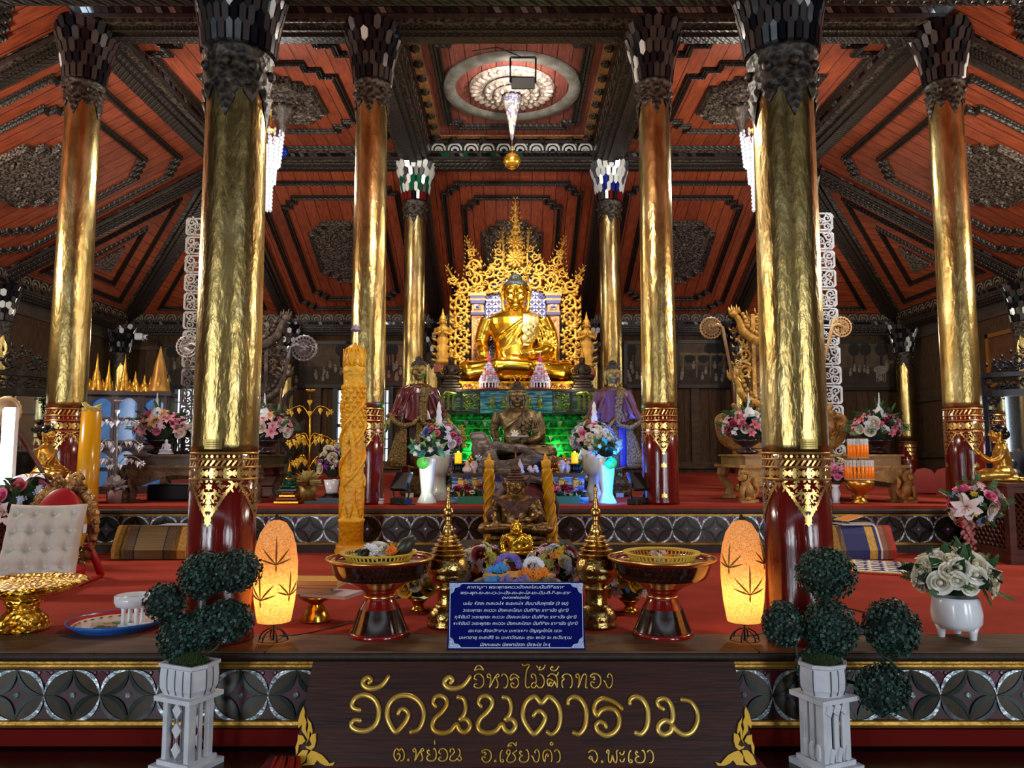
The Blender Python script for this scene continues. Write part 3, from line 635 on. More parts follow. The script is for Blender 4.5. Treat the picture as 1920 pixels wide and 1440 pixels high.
def sash_mesh():
    g = G()
    for k in range(3):
        def fn(u, v, k=k):
            z = .625-.30*v*(1-.12*k); x = .085+.045*k+.045*(u-.5)*(1+.3*v)+.01*sin(v*22+k)*(v > .4)
            p = tfront(min(x, .22), z, .02+.006*k+.006*abs(sin(u*9+k))+.004*sin(v*26)*(v > .35)); return p
        g.grid(fn, 6, 26)
    return g.mesh('shoulder_sash', GOLDB)
SASH = sash_mesh()
def seated(name, label, loc, s, mb, mh=None, cat='buddha statue', vox=.0105, rz=0, sash=True, base=None, msash=None, group=None, it=3):
    t = thing(name, label, cat, loc, rz, group, s)
    b = put(SEAT, 'body', t, mats=[mb]); fuse(b, vox, it, .5)
    put(HAIR, 'hair', t, mats=[mh or mb]); put(HBAND, 'hairband', t, mats=[mb])
    if sash:
        q = put(SASH, 'shoulder_sash', t, mats=[msash or mb]); k = q.modifiers.new('thick', 'SOLIDIFY'); k.thickness = .008
    return t
# ---------------------------------------------------------------- carved scrollwork
def spiral(g, cx, cz, r, a0, d, y=0, th=.17, leaves=5, turns=1.35, rnd=random, mi=0):
    pts = []; n = 20
    for i in range(n+1):
        f = i/n; rr = r*(1-.82*f); a = a0+d*turns*2*pi*f; pts.append((cx+rr*cos(a), y-.015*f, cz+rr*sin(a)))
    g.tube(pts, [(r*th*(1-.45*i/n), r*th*.8) for i in range(n+1)], 6, mi)
    g.ell(pts[-1], (r*.2, r*.14, r*.2), 8, 5, mi)
    for k in range(leaves):
        f = (k+.5)/leaves*.8; rr = r*(1-.82*f); a = a0+d*turns*2*pi*f; o = V((cx+rr*cos(a), y-.01, cz+rr*sin(a)))
        dr = V((cos(a+d*.9), 0, sin(a+d*.9))); L = r*(.75-.3*f)
        g.tube([o, o+dr*L*.5+V((0, -r*.12, 0)), o+dr*L+V((cos(a+d*2), 0, sin(a+d*2)))*L*.3], [(r*.13, r*.08), (r*.25, r*.11), (r*.02, r*.02)], 6, mi)
        if k % 2 == 0 and f < .6:
            dr = V((cos(a-d*.2), 0, sin(a-d*.2)))*-1; g.tube([o, o+dr*L*.45, o+dr*L*.8], [(r*.09, r*.06), (r*.13, r*.08), (r*.02, r*.02)], 6, mi)
def inside(p, poly):
    c = False; n = len(poly)
    for i in range(n):
        a, b = poly[i], poly[i-1]
        if (a[1] > p[1]) != (b[1] > p[1]) and p[0] < (b[0]-a[0])*(p[1]-a[1])/(b[1]-a[1])+a[0]: c = not c
    return c
def edge_d(p, poly):
    m = 9e9
    for i in range(len(poly)):
        a, b = V(poly[i-1]), V(poly[i]); ab = b-a; t = max(0, min(1, (V(p)-a).dot(ab)/max(ab.length_squared, 1e-12))); m = min(m, (a+ab*t-V(p)).length)
    return m
def filigree(g, poly, seed, rmax, rmin, tries=500, y=0, mirror=False, th=.17, flames=True, mi=0):
    rnd = random.Random(seed); cs = []; xs = [p[0] for p in poly]; zs = [p[1] for p in poly]
    r = rmax
    while r > rmin:
        for _ in range(tries):
            p = (rnd.uniform(min(xs), max(xs)), rnd.uniform(min(zs), max(zs)))
            if inside(p, poly) and edge_d(p, poly) > r*.78 and all((p[0]-c[0])**2+(p[1]-c[1])**2 > ((r+c[2])*.9)**2 for c in cs): cs.append((p[0], p[1], r))
        r *= .8
    for i, (x, z, r) in enumerate(cs):
        a0, d = rnd.uniform(0, 6.3), rnd.choice((-1, 1))
        for m in ((1, -1) if mirror else (1,)):
            spiral(g, m*x, z, r, a0 if m > 0 else pi-a0, d*m, y, th, 5 if r > rmin*1.5 else 3, mi=mi)
    if flames:
        for i in range(len(poly)):
            a, b = V(poly[i-1]), V(poly[i]); L = (b-a).length; n = max(1, int(L/(rmin*2.6)))
            nrm = V(((b-a).y, -(b-a).x)).normalized()
            if inside(tuple((a+b)/2+nrm*rmin*.3), poly): nrm = -nrm
            for k in range(n):
                o = a+(b-a)*(k+.5)/n
                for m in ((1, -1) if mirror else (1,)):
                    g.tube([(m*o.x, y, o.y), (m*(o.x+nrm.x*rmin*.7), y-.01, o.y+nrm.y*rmin*.7+rmin*.3), (m*(o.x+nrm.x*rmin), y, o.y+nrm.y*rmin+rmin*1.3)], [(rmin*.4, rmin*.25), (rmin*.42, rmin*.25), (.002, .002)], 6, mi)
    return g
def blossom(g, c, r, n=9, mi=0, layers=3):
    for l in range(layers):
        rl = r*(1-.27*l)
        for i in range(n-l):
            a = 2*pi*(i+.5*l)/(n-l)+.3*l
            g.ell((c[0]+rl*.62*cos(a), c[1]-r*.1*l, c[2]+rl*.62*sin(a)), (rl*.42, r*.1, rl*.22), 8, 5, mi, (0, -a, 0))
    g.ell((c[0], c[1]-r*.3, c[2]), (r*.2, r*.16, r*.2), 8, 6, mi)
# ---------------------------------------------------------------- the great throne, screen and Buddha
MIRG = mk('green_mirror_mosaic', '#0a5a2c', .2, .6, c2=['#147a3c', '#0b4426', '#1f9450', '#2fae64'], tex='cells', ns=20, lo=0, hi=1, bump=.1, bs=30)
MIRS = mk('silver_mirror_mosaic', '#5f7678', .25, .5, c2=['#3f5854', '#8fa09a', '#5a7468'], tex='cells', ns=24, lo=0, hi=1, st=(.35, 1, 2.2))
MIRB = mk('blue_mirror_mosaic', '#4f8aa8', .22, .5, c2=['#2f6288', '#88b4c4', '#3a8078'], tex='cells', ns=24, lo=0, hi=1, st=(.35, 1, 2.2))
REDL = mk('red_gilt_relief', '#7c1a12', .35, .2, c2=['#8c2416', '#d9a648'], tex='voronoi', ns=20, bump=.8, bs=20, lo=.1, hi=.6)
OLG = mk('olive_gilt_relief', '#8a7a34', .35, .6, c2='#5d6a34', ns=20, bump=.3)
TX = W(968, 740, 10.2).x
t = thing('altar_throne', 'stepped throne clad in green mirror glass under the great golden Buddha', 'throne', (TX, 0, 0))
g = G(); g.sm = False; MT = [MIRG, MIRS, MIRB, DARKW, OLG, SILV, GLG]
tiers = [(1.24, 1.06, .10), (1.36, .84, .12), (1.49, .80, .11), (1.6, .86, .1), (1.7, .93, .1), (1.8, .99, .1), (1.9, 1.05, .09)]
g.box((0, 10.9, 1.04), (2.1, 1.5, .32), 3)
for z, hw, h in tiers:
    yf = 10.2+(1.13-hw)*.55; g.box((0, (yf+11.6)/2, z), (2*hw, 11.6-yf, h*.96), 0); g.box((0, (yf+11.6)/2-.012, z+h*.46), (2*hw+.03, 11.6-yf+.02, .018), 4 if int(z*100) % 3 else 1)
    n = int(2*hw/.085)
    for i in range(n):
        x = -hw+(i+.5)*2*hw/n; w = hw/n*.8
        if int(z*10) % 2: g.add([(x-w, yf-.004, z), (x, yf-.004, z-h*.32), (x+w, yf-.004, z), (x, yf-.004, z+h*.32), (x, yf-.03, z)], [(0, 1, 4), (1, 2, 4), (2, 3, 4), (3, 0, 4)], (0, 6, 5, 0)[i % 4])
        else: g.add([(x-w, yf-.004, z+h*.36), (x+w, yf-.004, z+h*.36), (x, yf-.025, z-h*.36)], [(0, 2, 1)], (5, 0, 6)[i % 3])
g.obj('green_glass_tiers', MT, t)
g = G(); g.sm = False
g.box((0, 10.92, 2.095), (2.26, 1.44, .29), 1); g.box((0, 10.91, 2.255), (2.34, 1.5, .035), 3); g.box((0, 10.91, 1.945), (2.3, 1.47, .025), 3)
for s in (-1, 1): g.box((s*.75, 10.19, 2.095), (.03, .03, .29), 3); g.box((s*.49, 10.185, 2.095), (.025, .04, .3), 3)
g.obj('frieze', [MIRS, MIRS, MIRB, DARKW], t)
g = G(); g.sm = False; g.box((0, 10.17, 2.1), (.98, .08, .31), 0); g.box((0, 10.16, 2.26), (1.0, .1, .02), 1); g.obj('centre_frieze_panel', [MIRB, DARKW], t)
g = G(); rnd = random.Random(4)
for s in (-1, 1):
    for k, (dx, dz) in enumerate(((-.06, .06), (.06, .06), (-.06, -.06), (.06, -.06), (0, 0))): spiral(g, s*.62+dx, 2.1+dz, .055, k, s, 10.18, .2, 3)
    g.obj('relief_scroll', OLG, t); g = G()
    for i in range(3): g.box((s*(.86+.07*i), 10.18, 2.08), (.035, .04, .2-.02*i)); g.ell((s*(.86+.07*i), 10.17, 2.2-.02*i), (.03, .02, .03), 8, 6)
    g.tube([(s*.82, 10.18, 2.2), (s*.95, 10.18, 2.23), (s*1.06, 10.18, 2.14)], .03, 8); g.obj('relief_elephant', OLG, t); g = G()
for x in (-.32, -.17, .17, .32): g = G(); g.ell((x, 10.12, 2.16), (.025, .02, .025), 8, 6); g.ell((x, 10.12, 2.09), (.035, .02, .06), 8, 6); g.ell((x, 10.12, 2.03), (.06, .02, .025), 8, 6); g.obj('relief_figure', OLG, t)
BX, BZ, BY = W(967, 725, 10.75).x, 2.42, 10.93
t = thing('buddha_pedestal', 'low red and gilt relief pedestal beneath the great golden Buddha', 'pedestal', (BX, BY, 2.272))
g = G(); g.sm = False
g.box((0, 0, .06), (1.55, .8, .12), 0, bev=.01); g.box((0, 0, .125), (1.62, .86, .03), 1); g.box((0, 0, .012), (1.62, .86, .024), 1); g.obj('relief_block', [REDL, GOLD], t)
g = G()
for i in range(26): blossom(g, (-.75+.06*i, -.40, .06), .03, 6, 0, 2)
g.obj('gilt_rosettes', GOLD, t)
seated('buddha_statue', 'great golden seated Buddha in front of the carved gilt screen', (BX, BY, BZ-.005), (1.68, 1.62, 1.62), GOLDB, mk('bluish_hair', '#3c4344', .5, .3, c2='#23282a', ns=30, tex='voronoi', bump=.6, bs=60), vox=.0075, it=2, msash=mk('pale_gilt', '#e8cf86', .3, .9, bump=.5, bs=60))
t = thing('throne_screen', 'tall openwork gilded screen of flames and scrolls behind the great Buddha', 'altar screen', (BX, 11.36, 2.29)); q = .00822
def sc(L): return [(a*q, b*q) for a, b in L]
for s in (-1, 1): g = G(); filigree(g, [(s*a, b) for a, b in sc([(12, 215), (22, 262), (25, 319), (35, 285), (52, 250), (60, 238), (70, 262), (94, 303), (93, 262), (97, 215), (112, 226), (131, 247), (124, 212), (110, 192), (95, 186), (60, 183), (34, 193)])], 5, 14*q, 3.0*q, 500, 0, False, .26); [g.tube([(s*a*q, .012, b*q) for a, b in L_], .02, 6) for L_ in ([(14, 212), (60, 192), (108, 204), (129, 242)], [(24, 205), (22, 262), (25, 312)], [(70, 190), (80, 250), (93, 298)], [(30, 240), (60, 225), (92, 240)])]; g.obj('flame_crest', GWOOD, t)
g = G(); filigree(g, sc([(-15, 195), (-19, 235), (-14, 290), (-9, 330), (0, 378), (9, 330), (14, 290), (19, 235), (15, 195)]), 8, 10*q, 3.2*q, 300, -.02, False, .26); blossom(g, (0, -.08, 286*q), 15*q, 10); blossom(g, (0, -.09, 256*q), 19*q, 11)
for k in range(6): g.tube([(0, -.03, (300+11*k)*q), (0, -.03, (318+11*k)*q)], [(.05-.007*k, .03), (.003, .003)], 8)
g.obj('spire', GWOOD, t)
for s in (-1, 1):
    g = G()
    for k, dy in enumerate((172, 143, 114, 85, 56, 27)): spiral(g, s*99*q, dy*q, 16*q, 1.57+k*pi, (1 if k % 2 else -1)*s, 0, .22, 9)
    for k in range(12): g.tube([(s*(113+2*(k % 2))*q, 0, (20+14*k)*q), (s*(121)*q, -.01, (24+14*k)*q), (s*123*q, 0, (33+14*k)*q)], [(.03, .02), (.03, .02), (.004, .004)], 6)
    g.box((s*80*q, .03, 98*q), (.03, .04, 190*q)); g.obj('scroll_panel', GWOOD, t)
    g = G(); g.sm = False; x = s*70.5*q
    g.box((x, -.02, 90*q), (22*q, .12, 180*q), 0)
    for z, w, h, m in ((187, 31, 6, 0), (181, 28, 4, 1), (177, 30, 4, 0), (172, 26, 5, 1), (150, 26, 4, 1), (154, 25, 3, 0)): g.box((x, -.03, z*q), (w*q, .16, h*q), m)
    g.box((x, -.085, 163*q), (13*q, .02, 10*q), 3); g.lathe([(4*q, 0), (3*q, .02), (1*q, .03)], 10, (x, 0, 0), 0) if 0 else g.ell((x, -.1, 163*q), (4*q, .01, 3*q), 8, 5, 1)
    g.box((x, -.085, 100*q), (12*q, .012, 90*q), 2); g.box((x, -.085, 27*q), (20*q, .012, 48*q), 3); g.obj('pillar', [mk('pillar_rose_gilt', '#c08a5a', .45, .3, c2='#a06a44', ns=20), mk('indigo_paint', '#3a3a86', .5), mk('pillar_tracery', '#d8a06a', .45, .3, c2='#8a4a2c', tex='voronoi', ns=34, bump=.6, bs=34), mk('pillar_mosaic', '#8a6a5a', .3, .4, c2=['#4a3430', '#d8c8a0'], tex='voronoi', ns=30)], t)
g = G(); g.sm = False; pl = sc([(-62, 0), (62, 0), (62, 150), (58, 178), (45, 205), (22, 222), (8, 232), (0, 240), (-8, 232), (-22, 222), (-45, 205), (-58, 178), (-62, 150)]); g.prism(pl, .04, 0, 'xz', (0, .03, 0))
st = 12.5*q
for i in range(-6, 7):
    for j in range(0, 22):
        x, z = i*st, j*st
        if not inside((x, z), pl) or edge_d((x, z), pl) < st*.4: continue
        for a in range(4):
            b = pi/4+a*pi/2; g.add([(x+st*.08*cos(b), .022, z+st*.08*sin(b)), (x+st*.38*cos(b-.34), .02, z+st*.38*sin(b-.34)), (x+st*.68*cos(b), .022, z+st*.68*sin(b)), (x+st*.38*cos(b+.34), .02, z+st*.38*sin(b+.34))], [(0, 1, 2, 3)], 1)
        g.add([(x-st*.3, .024, z+st*.5), (x, .02, z+st*.2), (x+st*.3, .024, z+st*.5), (x, .02, z+st*.8)], [(0, 1, 2, 3)], 2)
g.obj('lattice_mosaic_back', [mk('indigo_ground', '#2c2a6c', .3), mk('cream_mosaic', '#d8d2c4', .3, .2), mk('indigo_glass', '#4a48a0', .15, .4)], t)
# praying deities on brackets, one each side of the screen
def deity(label, x, zb, h):
    t = thing('deity_figure', label, 'deity figure', (x, 10.75, zb), 0, None, h)
    g = G(); g.lathe([(.1, .14), (.12, .2), (.085, .24), (.13, .3), (.08, .35), (.12, .42), (.075, .47), (.11, .54), (.07, .6), (.10, .68), (.115, .73), (.05, .77), (.045, .8)], 20, sy=.8); g.ell((0, -.01, .845), (.052, .055, .06), 12, 8)
    for s in (-1, 1): g.tube([(s*.11, 0, .72), (s*.13, -.05, .62), (s*.02, -.12, .66)], [.032, .028, .02], 8); g.ell((s*.055, 0, .83), (.012, .015, .035), 6, 5)
    for z in (.2, .3, .42, .54):
        for s in (-1, 1): g.tube([(s*.08, 0, z), (s*.15, -.01, z+.015), (s*.18, 0, z+.05)], [.03, .022, .004], 6)
    g.ell((0, -.125, .68), (.016, .02, .04), 8, 6); b = g.obj('body', GWOOD, t)
    g = G(); g.lathe([(.06, .86), (.065, .88), (.045, .9), (.05, .92), (.03, .94), (.022, .97), (.004, 1.06)], 14); g.obj('crown', GWOOD, t)
    g = G(); g.sm = False; g.box((0, 0, .07), (.26, .22, .12), 0); g.box((0, 0, -.02), (.2, .18, .06), 1); g.tube([(0, 0, -.04), (0, .3, -.22)], .05, 8, 1); g.obj('bracket', [mk('bracket_red', '#a85a3a', .5, .1, c2='#8a3a24', ns=9), DARKW], t)
z0, z1 = W(829, 700, 10.75).z, W(829, 578, 10.75).z
deity('small gilt praying deity on a bracket left of the throne screen', W(830, 650, 10.75).x, z0, (z1-z0)/1.06)
deity('small gilt praying deity on a bracket right of the throne screen', W(1100, 650, 10.75).x, W(1100, 707, 10.75).z, (W(1100, 585, 10.75).z-W(1100, 707, 10.75).z)/1.06)
BRONZE = mk('old_bronze', '#7d6848', .38, .75, c2=['#5a4a34', '#a08a60'], ns=4, bump=.1)
BRD = mk('dark_bronze', '#3a2e26', .4, .6, c2='#221a16', ns=5)
def stepbase(t, w, d, h, m, n=3):
    g = G(); g.sm = False
    for i in range(n): k = 1-.13*i; g.box((0, 0, -h+h*(i+.5)/n), (w*k, d*k, h/n*.9), bev=h/n*.2)
    return g.obj('stepped_base', m, t)
for px, lb in ((846, 'small dark crowned Buddha on stepped base at left end of the throne top'), (1092, 'small dark crowned Buddha on stepped base at right end of the throne top')):
    p = W(px, 725, 10.5); t = seated('small_buddha_statue', lb, (p.x, 10.5, 2.44), .33, BRD, vox=.016, sash=False); stepbase(t, 1.0, .8, .5, BRD, 4)
    g = G(); g.lathe([(.12, .93), (.13, .96), (.09, 1.02), (.05, 1.12), (.05, 1.16), (.005, 1.35)], 14); g.obj('crown', GWOOD, t)
    g = G(); spiral(g, -.33, .35, .2, 0, 1, .1, .2, 4); spiral(g, .33, .35, .2, pi, -1, .1, .2, 4); g.obj('side_flames', GWOOD, t)
# flower-cone offerings on the throne
PINKF = [mk('cone_white', '#efe6ee', .6), mk('cone_coral', '#e0705a', .6), mk('cone_pink', '#e8a4b4', .6), mk('cone_lilac', '#b8b4ea', .6)]
for px, lb in ((917, 'pink and white flower cone before the left knee of the great Buddha'), (1013, 'pink and white flower cone before the right knee of the great Buddha')):
    p = W(px, 736, 10.26); rnd = random.Random(px); t = thing('flower_cone', lb, 'flower offering', (p.x, 10.27, 2.274), 0, None, (.95, .85, 1))
    g = G()
    for i in range(16):
        a = 2*pi*i/16; g.lathe([(.012, 0), (.008, .03), (.014, .05), (.008, .07), (.012, .09)], 6, (.13*cos(a), .13*sin(a), 0), 0)
    g.lathe([(.145, 0), (.15, .012), (.145, .02)], 24, mi=1); g.lathe([(.14, .09), (.145, .1), (.14, .11)], 24, mi=0); g.lathe([(.08, 0), (.09, .1)], 12, mi=2); g.obj('railing_stand', [PINKF[0], mk('cone_red', '#a02a2a', .5), BLACK], t)
    g = G()
    for k in range(8):
        r = .135*(1-k/9.5); n = max(5, int(18*(1-k/9.5)))
        for i in range(n):
            a = 2*pi*(i+.5*(k % 2))/n; g.ell((r*cos(a), r*sin(a), .12+.032*k), (.022, .022, .018), 6, 4, rnd.choice((0, 0, 1, 2, 3) if k > 2 else (0, 3, 3, 2)))
    g.lathe([(.12, .1), (.02, .38)], 12, mi=0); g.obj('blossom_tiers', PINKF, t)
    g = G(); g.lathe([(.012, .36), (.028, .41), (.02, .45), (.004, .49)], 10, mi=0); g.lathe([(.004, .48), (.003, .54)], 6, mi=1); g.obj('bud_tip', [mk('magenta_bud', '#d8408a', .4), PINKF[0]], t)
t = thing('offering_tree', 'tiny gilt wire offering tree on the throne front between the flower cones', 'ornament', (W(968, 736, 10.3).x, 10.3, 2.272))
g = G(); g.lathe([(.05, 0), (.03, .03), (.01, .05)], 10)
for a in range(7): g.tube([(0, 0, .04), (.05*cos(a*.9), .02*sin(a), .1), (.11*cos(a*.9), .02*sin(a*2), .13+.01*a)], .006, 5); g.ell((.11*cos(a*.9), .02*sin(a*2), .14+.01*a), .016, 6, 4)
g.obj('branches', GOLD, t)
# ---------------------------------------------------------------- standing Buddhas
PATB = mk('gilt_pattern_band', '#2a1f14', .45, .35, c2=['#4a3a20', '#8c7238'], tex='voronoi', ns=95, bump=.5, bs=95, lo=.08, hi=.6)
def standing(label, loc, h, mr, mf, rz, skirtm):
    t = thing('standing_buddha_statue', label, 'buddha statue', loc, rz, None, h)
    g = G(); face(g, (0, -.008, .90), .6); g.tube([(0, .005, .76), (0, .003, .85)], [.042, .04], 14); g.ell((0, 0, .772), (.075, .05, .022), 14, 8); fuse(g.obj('head', mf, t), .0062, 2)
    for s in (-1, 1):
        g = G(); g.tube([(s*.21, -.03, .53), (s*.245, -.055, .478)], [.024, .018], 10)
        hand_fingers(g, (s*.245, -.055, .478), (s*.265, -.065, .435), (s*.12, -.12, -1), .072, .0085, (s*.3, -1, 0), .016); fuse(g.obj('hand', mf, t), .0055, 1); g = G()
        g.tube([(s*.045, 0, .07), (s*.045, -.02, .03)], [.03, .028], 10); g.tube([(s*.045, .01, .02), (s*.05, -.06, .016), (s*.052, -.1, .012)], [(.028, .02), (.032, .016), (.02, .01)], 10); fuse(g.obj('foot', mf, t), .0062, 1)
    g = G(); n = 32; S = [(.785, .06, .05), (.772, .105, .06), (.745, .137, .068), (.70, .142, .078), (.63, .122, .076), (.56, .122, .078), (.5, .135, .082), (.445, .14, .085)]
    g.rings([[(rx*cos(2*pi*j/n), (ry*sin(2*pi*j/n))*(1+.03*sin(9*2*pi*j/n)), z+(.035*abs(cos(2*pi*j/n)) if i == 7 else 0)) for j in range(n)] for i, (z, rx, ry) in enumerate(S)])
    for s in (-1, 1):
        g.tube(spline([(s*.112, .005, .742), (s*.15, .01, .66), (s*.178, 0, .58), (s*.215, -.04, .5)], 4), [.045]*4+[.042]*4+[.04]*4+[.035], 12)
        g.add([(s*.10, -.03, .60), (s*.175, -.035, .57), (s*.232, -.055, .505), (s*.15, -.06, .43), (s*.10, .03, .60), (s*.175, .035, .57), (s*.24, -.01, .505), (s*.15, .06, .43)], [(0, 1, 2, 3), (7, 6, 5, 4), (2, 6, 7, 3), (1, 5, 6, 2)])
        for k in range(6): g.tube([(s*(.05+.012*k), -.07, .77-.02*k), (s*(.10+.012*k), -.085, .64-.02*k), (s*(.13+.012*k), -.075, .5)], .005, 5)
    fuse(g.obj('robe', mr, t), .0075, 2)
    g = G(); S = [(.47, .125, .072), (.4, .13, .075), (.28, .125, .075), (.16, .118, .078), (.075, .125, .085)]
    g.rings([[(rx*cos(2*pi*j/40), ry*sin(2*pi*j/40)*(1+.05*sin(14*2*pi*j/40)), z) for j in range(40)] for z, rx, ry in S]); g.obj('skirt', skirtm, t)
    g = G()
    for s in (-1, 1):                                     # patterned hems trailing from both arms
        L = [(s*.13, .45), (s*.175, .36), (s*.215, .22), (s*.245, .13), (s*.25, .10), (s*.2, .09), (s*.12, .085)]
        R_ = [(s*.10, .45), (s*.10, .36), (s*.10, .22), (s*.10, .13), (s*.10, .10), (s*.10, .09), (s*.10, .085)]
        for yy in (-.05, .03): g.add([(a, yy-.015*(k % 2), b) for k, (a, b) in enumerate(L)]+[(a, yy-.03, b) for a, b in R_], [(k, k+1, k+8, k+7) if s < 0 else (k+7, k+8, k+1, k) for k in range(6)], 0, False)
        g.tube([(a, -.02, b) for a, b in L], .018, 6)
        g.tube([(s*.235, -.055, .505), (s*.2, -.085, .46), (s*.13, -.1, .42), (s*.05, -.105, .44), (0, -.1, .5)], [.018, .022, .024, .02, .015], 8)
        g.tube([(s*.2, -.06, .5), (s*.235, -.04, .52), (s*.26, -.02, .5)], .022, 8)
    g.tube([(.06, -.06, .775), (.05, -.09, .72), (.035, -.094, .62), (.03, -.098, .5), (.02, -.1, .43)], [(.012, .03), (.014, .036), (.012, .034), (.012, .036), (.01, .01)], 8, up=(1, 0, 0))
    for k in range(5): g.ell((.035, -.1, .68-.045*k), (.038-.003*k, .012, .018), 8, 6)
    g.tube([(-.075, -.04, .775), (0, -.066, .752), (.075, -.04, .775)], .012, 6)
    g.tube([(0, -.09, .45), (0, -.088, .28), (0, -.095, .085)], [(.012, .03), (.01, .034), (.012, .04)], 8, up=(1, 0, 0))
    for s in (-1, 1): g.tube([(s*.1, -.06, .09), (s*.05, -.09, .078), (0, -.095, .074)], .012, 6)
    g.obj('patterned_hems', PATB, t)
    q = put(HAIR, 'hair', t, (0, -.002, .411), (0, 0, 0), .6)
    g = G(); g.lathe([(.12, -.16), (.14, -.13), (.105, -.11), (.12, -.08), (.14, -.05), (.11, -.02), (.1, .005)], 28, sy=.85)
    for k in range(2):
        for i in range(12): a = 2*pi*i/12; g.ell((.125*cos(a), .105*sin(a), -.13+.075*k), (.03, .03, .03), 8, 5)
    g.obj('lotus_base', PATB, t); return t
SKIN = mk('gilt_face', '#b09a5a', .34, .75, c2='#8c7640', ns=6)
RR = mk('red_lacquer_robe', '#6a1a1c', .3, 0, c2='#4a0f12', ns=6, st=(6, 6, .8), coat=.2)
p = W(783, 930, 9.1); z1 = W(783, 668, 9.1).z; hh = (z1-Z2)/1.19
standing('standing Buddha in dark red robe, left of the green throne', (p.x, 9.1, Z2+.165*hh), hh, RR, SKIN, .18, mk('dark_maroon_skirt', '#2c1214', .45, c2='#471a1c', ns=8, st=(8, 8, .6)))
p = W(1152, 930, 9.1); z1 = W(1152, 675, 9.1).z; hh = (z1-Z2)/1.19
standing('standing Buddha in violet-lit robe, right of the green throne', (p.x, 9.1, Z2+.165*hh), hh, mk('dusky_robe', '#6c3838', .4, 0, c2='#5a2f38', ns=5, st=(6, 6, .8)), SKIN, 0, mk('blue_grey_skirt', '#5a4a80', .5, c2='#44386a', ns=8, st=(8, 8, .6)))
for px, lb in ((768, 'small white card at the foot of the red-robed standing Buddha'), (1162, 'small white card at the foot of the violet-robed standing Buddha')):
    p = W(px, 927, 8.75); g = G(); g.sm = False; g.box((0, 0, .04), (.09, .012, .05), rx=-.3); tag(g.obj('name_card', mk('card_paper', '#c9c2ae', .7), loc=(p.x, 8.75, Z2-.012)), lb, 'card')
# dark dais carrying the bronze Buddha, relic figures at the throne's sides
DX = W(970, 860, 9.2).x
t = thing('altar_dais', 'dark stepped dais under the bronze Buddha behind the mirror altar table', 'dais', (DX, 9.25, Z2))
g = G(); g.sm = False; g.box((0, -.02, .1), (1.62, 1.3, .2), 0); g.box((0, .04, .27), (1.5, 1.12, .16), 0); g.box((0, .1, .385), (1.4, .96, .08), 0, bev=.015); g.obj('steps', [mk('dais_lacquer', '#2a2024', .4)], t)
seated('bronze_buddha_statue', 'bronze seated Buddha with patterned robe before the green throne', (W(970, 860, 9.25).x, 9.25, Z2+.43), (.94, .88, .96), BRONZE, mk('bronze_hair', '#4f4232', .5, .5, c2='#3a3026', ns=30, tex='voronoi', bump=.6, bs=60), vox=.008, it=2)
t = thing('offering_dish', 'white dish with a lotus on the lap of the bronze Buddha', 'dish', (DX, 8.98, Z2+.43+.27))
g = G(); g.lathe([(.05, 0), (.13, .012), (.14, .02), (.13, .022), (.03, .012)], 24, sy=.6); g.obj('dish', WHITE, t)
g = G(); blossom(g, (-.03, 0, .05), .05, 7, 0, 2); g.obj('lotus', mk('pale_petal', '#e6d8c0', .6), t)
GREYW = mk('weathered_driftwood', '#857970', .9, 0, c2=['#5d5148', '#a89c92'], ns=5, st=(1, 6, 6), bump=.6, bs=14)
t = thing('driftwood_root', 'weathered grey driftwood root arching before the bronze Buddha', 'driftwood', (W(950, 890, 8.6).x, 8.55, Z2+.21)); u = U(8.55)
g = G()
def dw(L, r, k=4): g.tube([((a-950)*u, c, (905-b)*u) for a, b, c in [tuple(p) for p in spline(L, k)]], [r[0]+(r[1]-r[0])*i/(len(L)*k) for i in range((len(L)-1)*k+1)], 10)
dw([(1085, 870, .1), (1040, 868, .05), (1005, 862, 0), (980, 845, -.05), (955, 846, -.05), (930, 840, 0), (922, 850, 0), (930, 876, -.05), (940, 892, -.08)], (.04, .06))
dw([(1000, 858, .05), (985, 872, .05), (965, 880, .08), (940, 882, .1), (915, 876, .1), (905, 890, .05)], (.11, .07)); dw([(925, 845, 0), (915, 860, 0), (905, 875, -.02), (900, 893, -.02)], (.06, .04))
for k in range(5): dw([(935+3*k, 875, -.08), (938+5*k, 888, -.12), (936+8*k, 894, -.14)], (.03, .012), 3)
fuse(g.obj('root', GREYW, t), .018, 2)
t = thing('driftwood_stump', 'pointed grey driftwood stump left of the arching root', 'driftwood', (W(905, 880, 8.5).x, 8.75, Z2+.2))
g = G(); g.tube([(.02, 0, .24), (0, 0, .3), (-.03, 0, .42), (-.07, 0, .5), (-.16, -.03, .54)], [.1, .14, .13, .1, .02], 12); g.tube([(.02, 0, .3), (.04, 0, .1), (.06, 0, 0)], [.1, .06, .09], 10); fuse(g.obj('stump', GREYW, t), .018, 2)
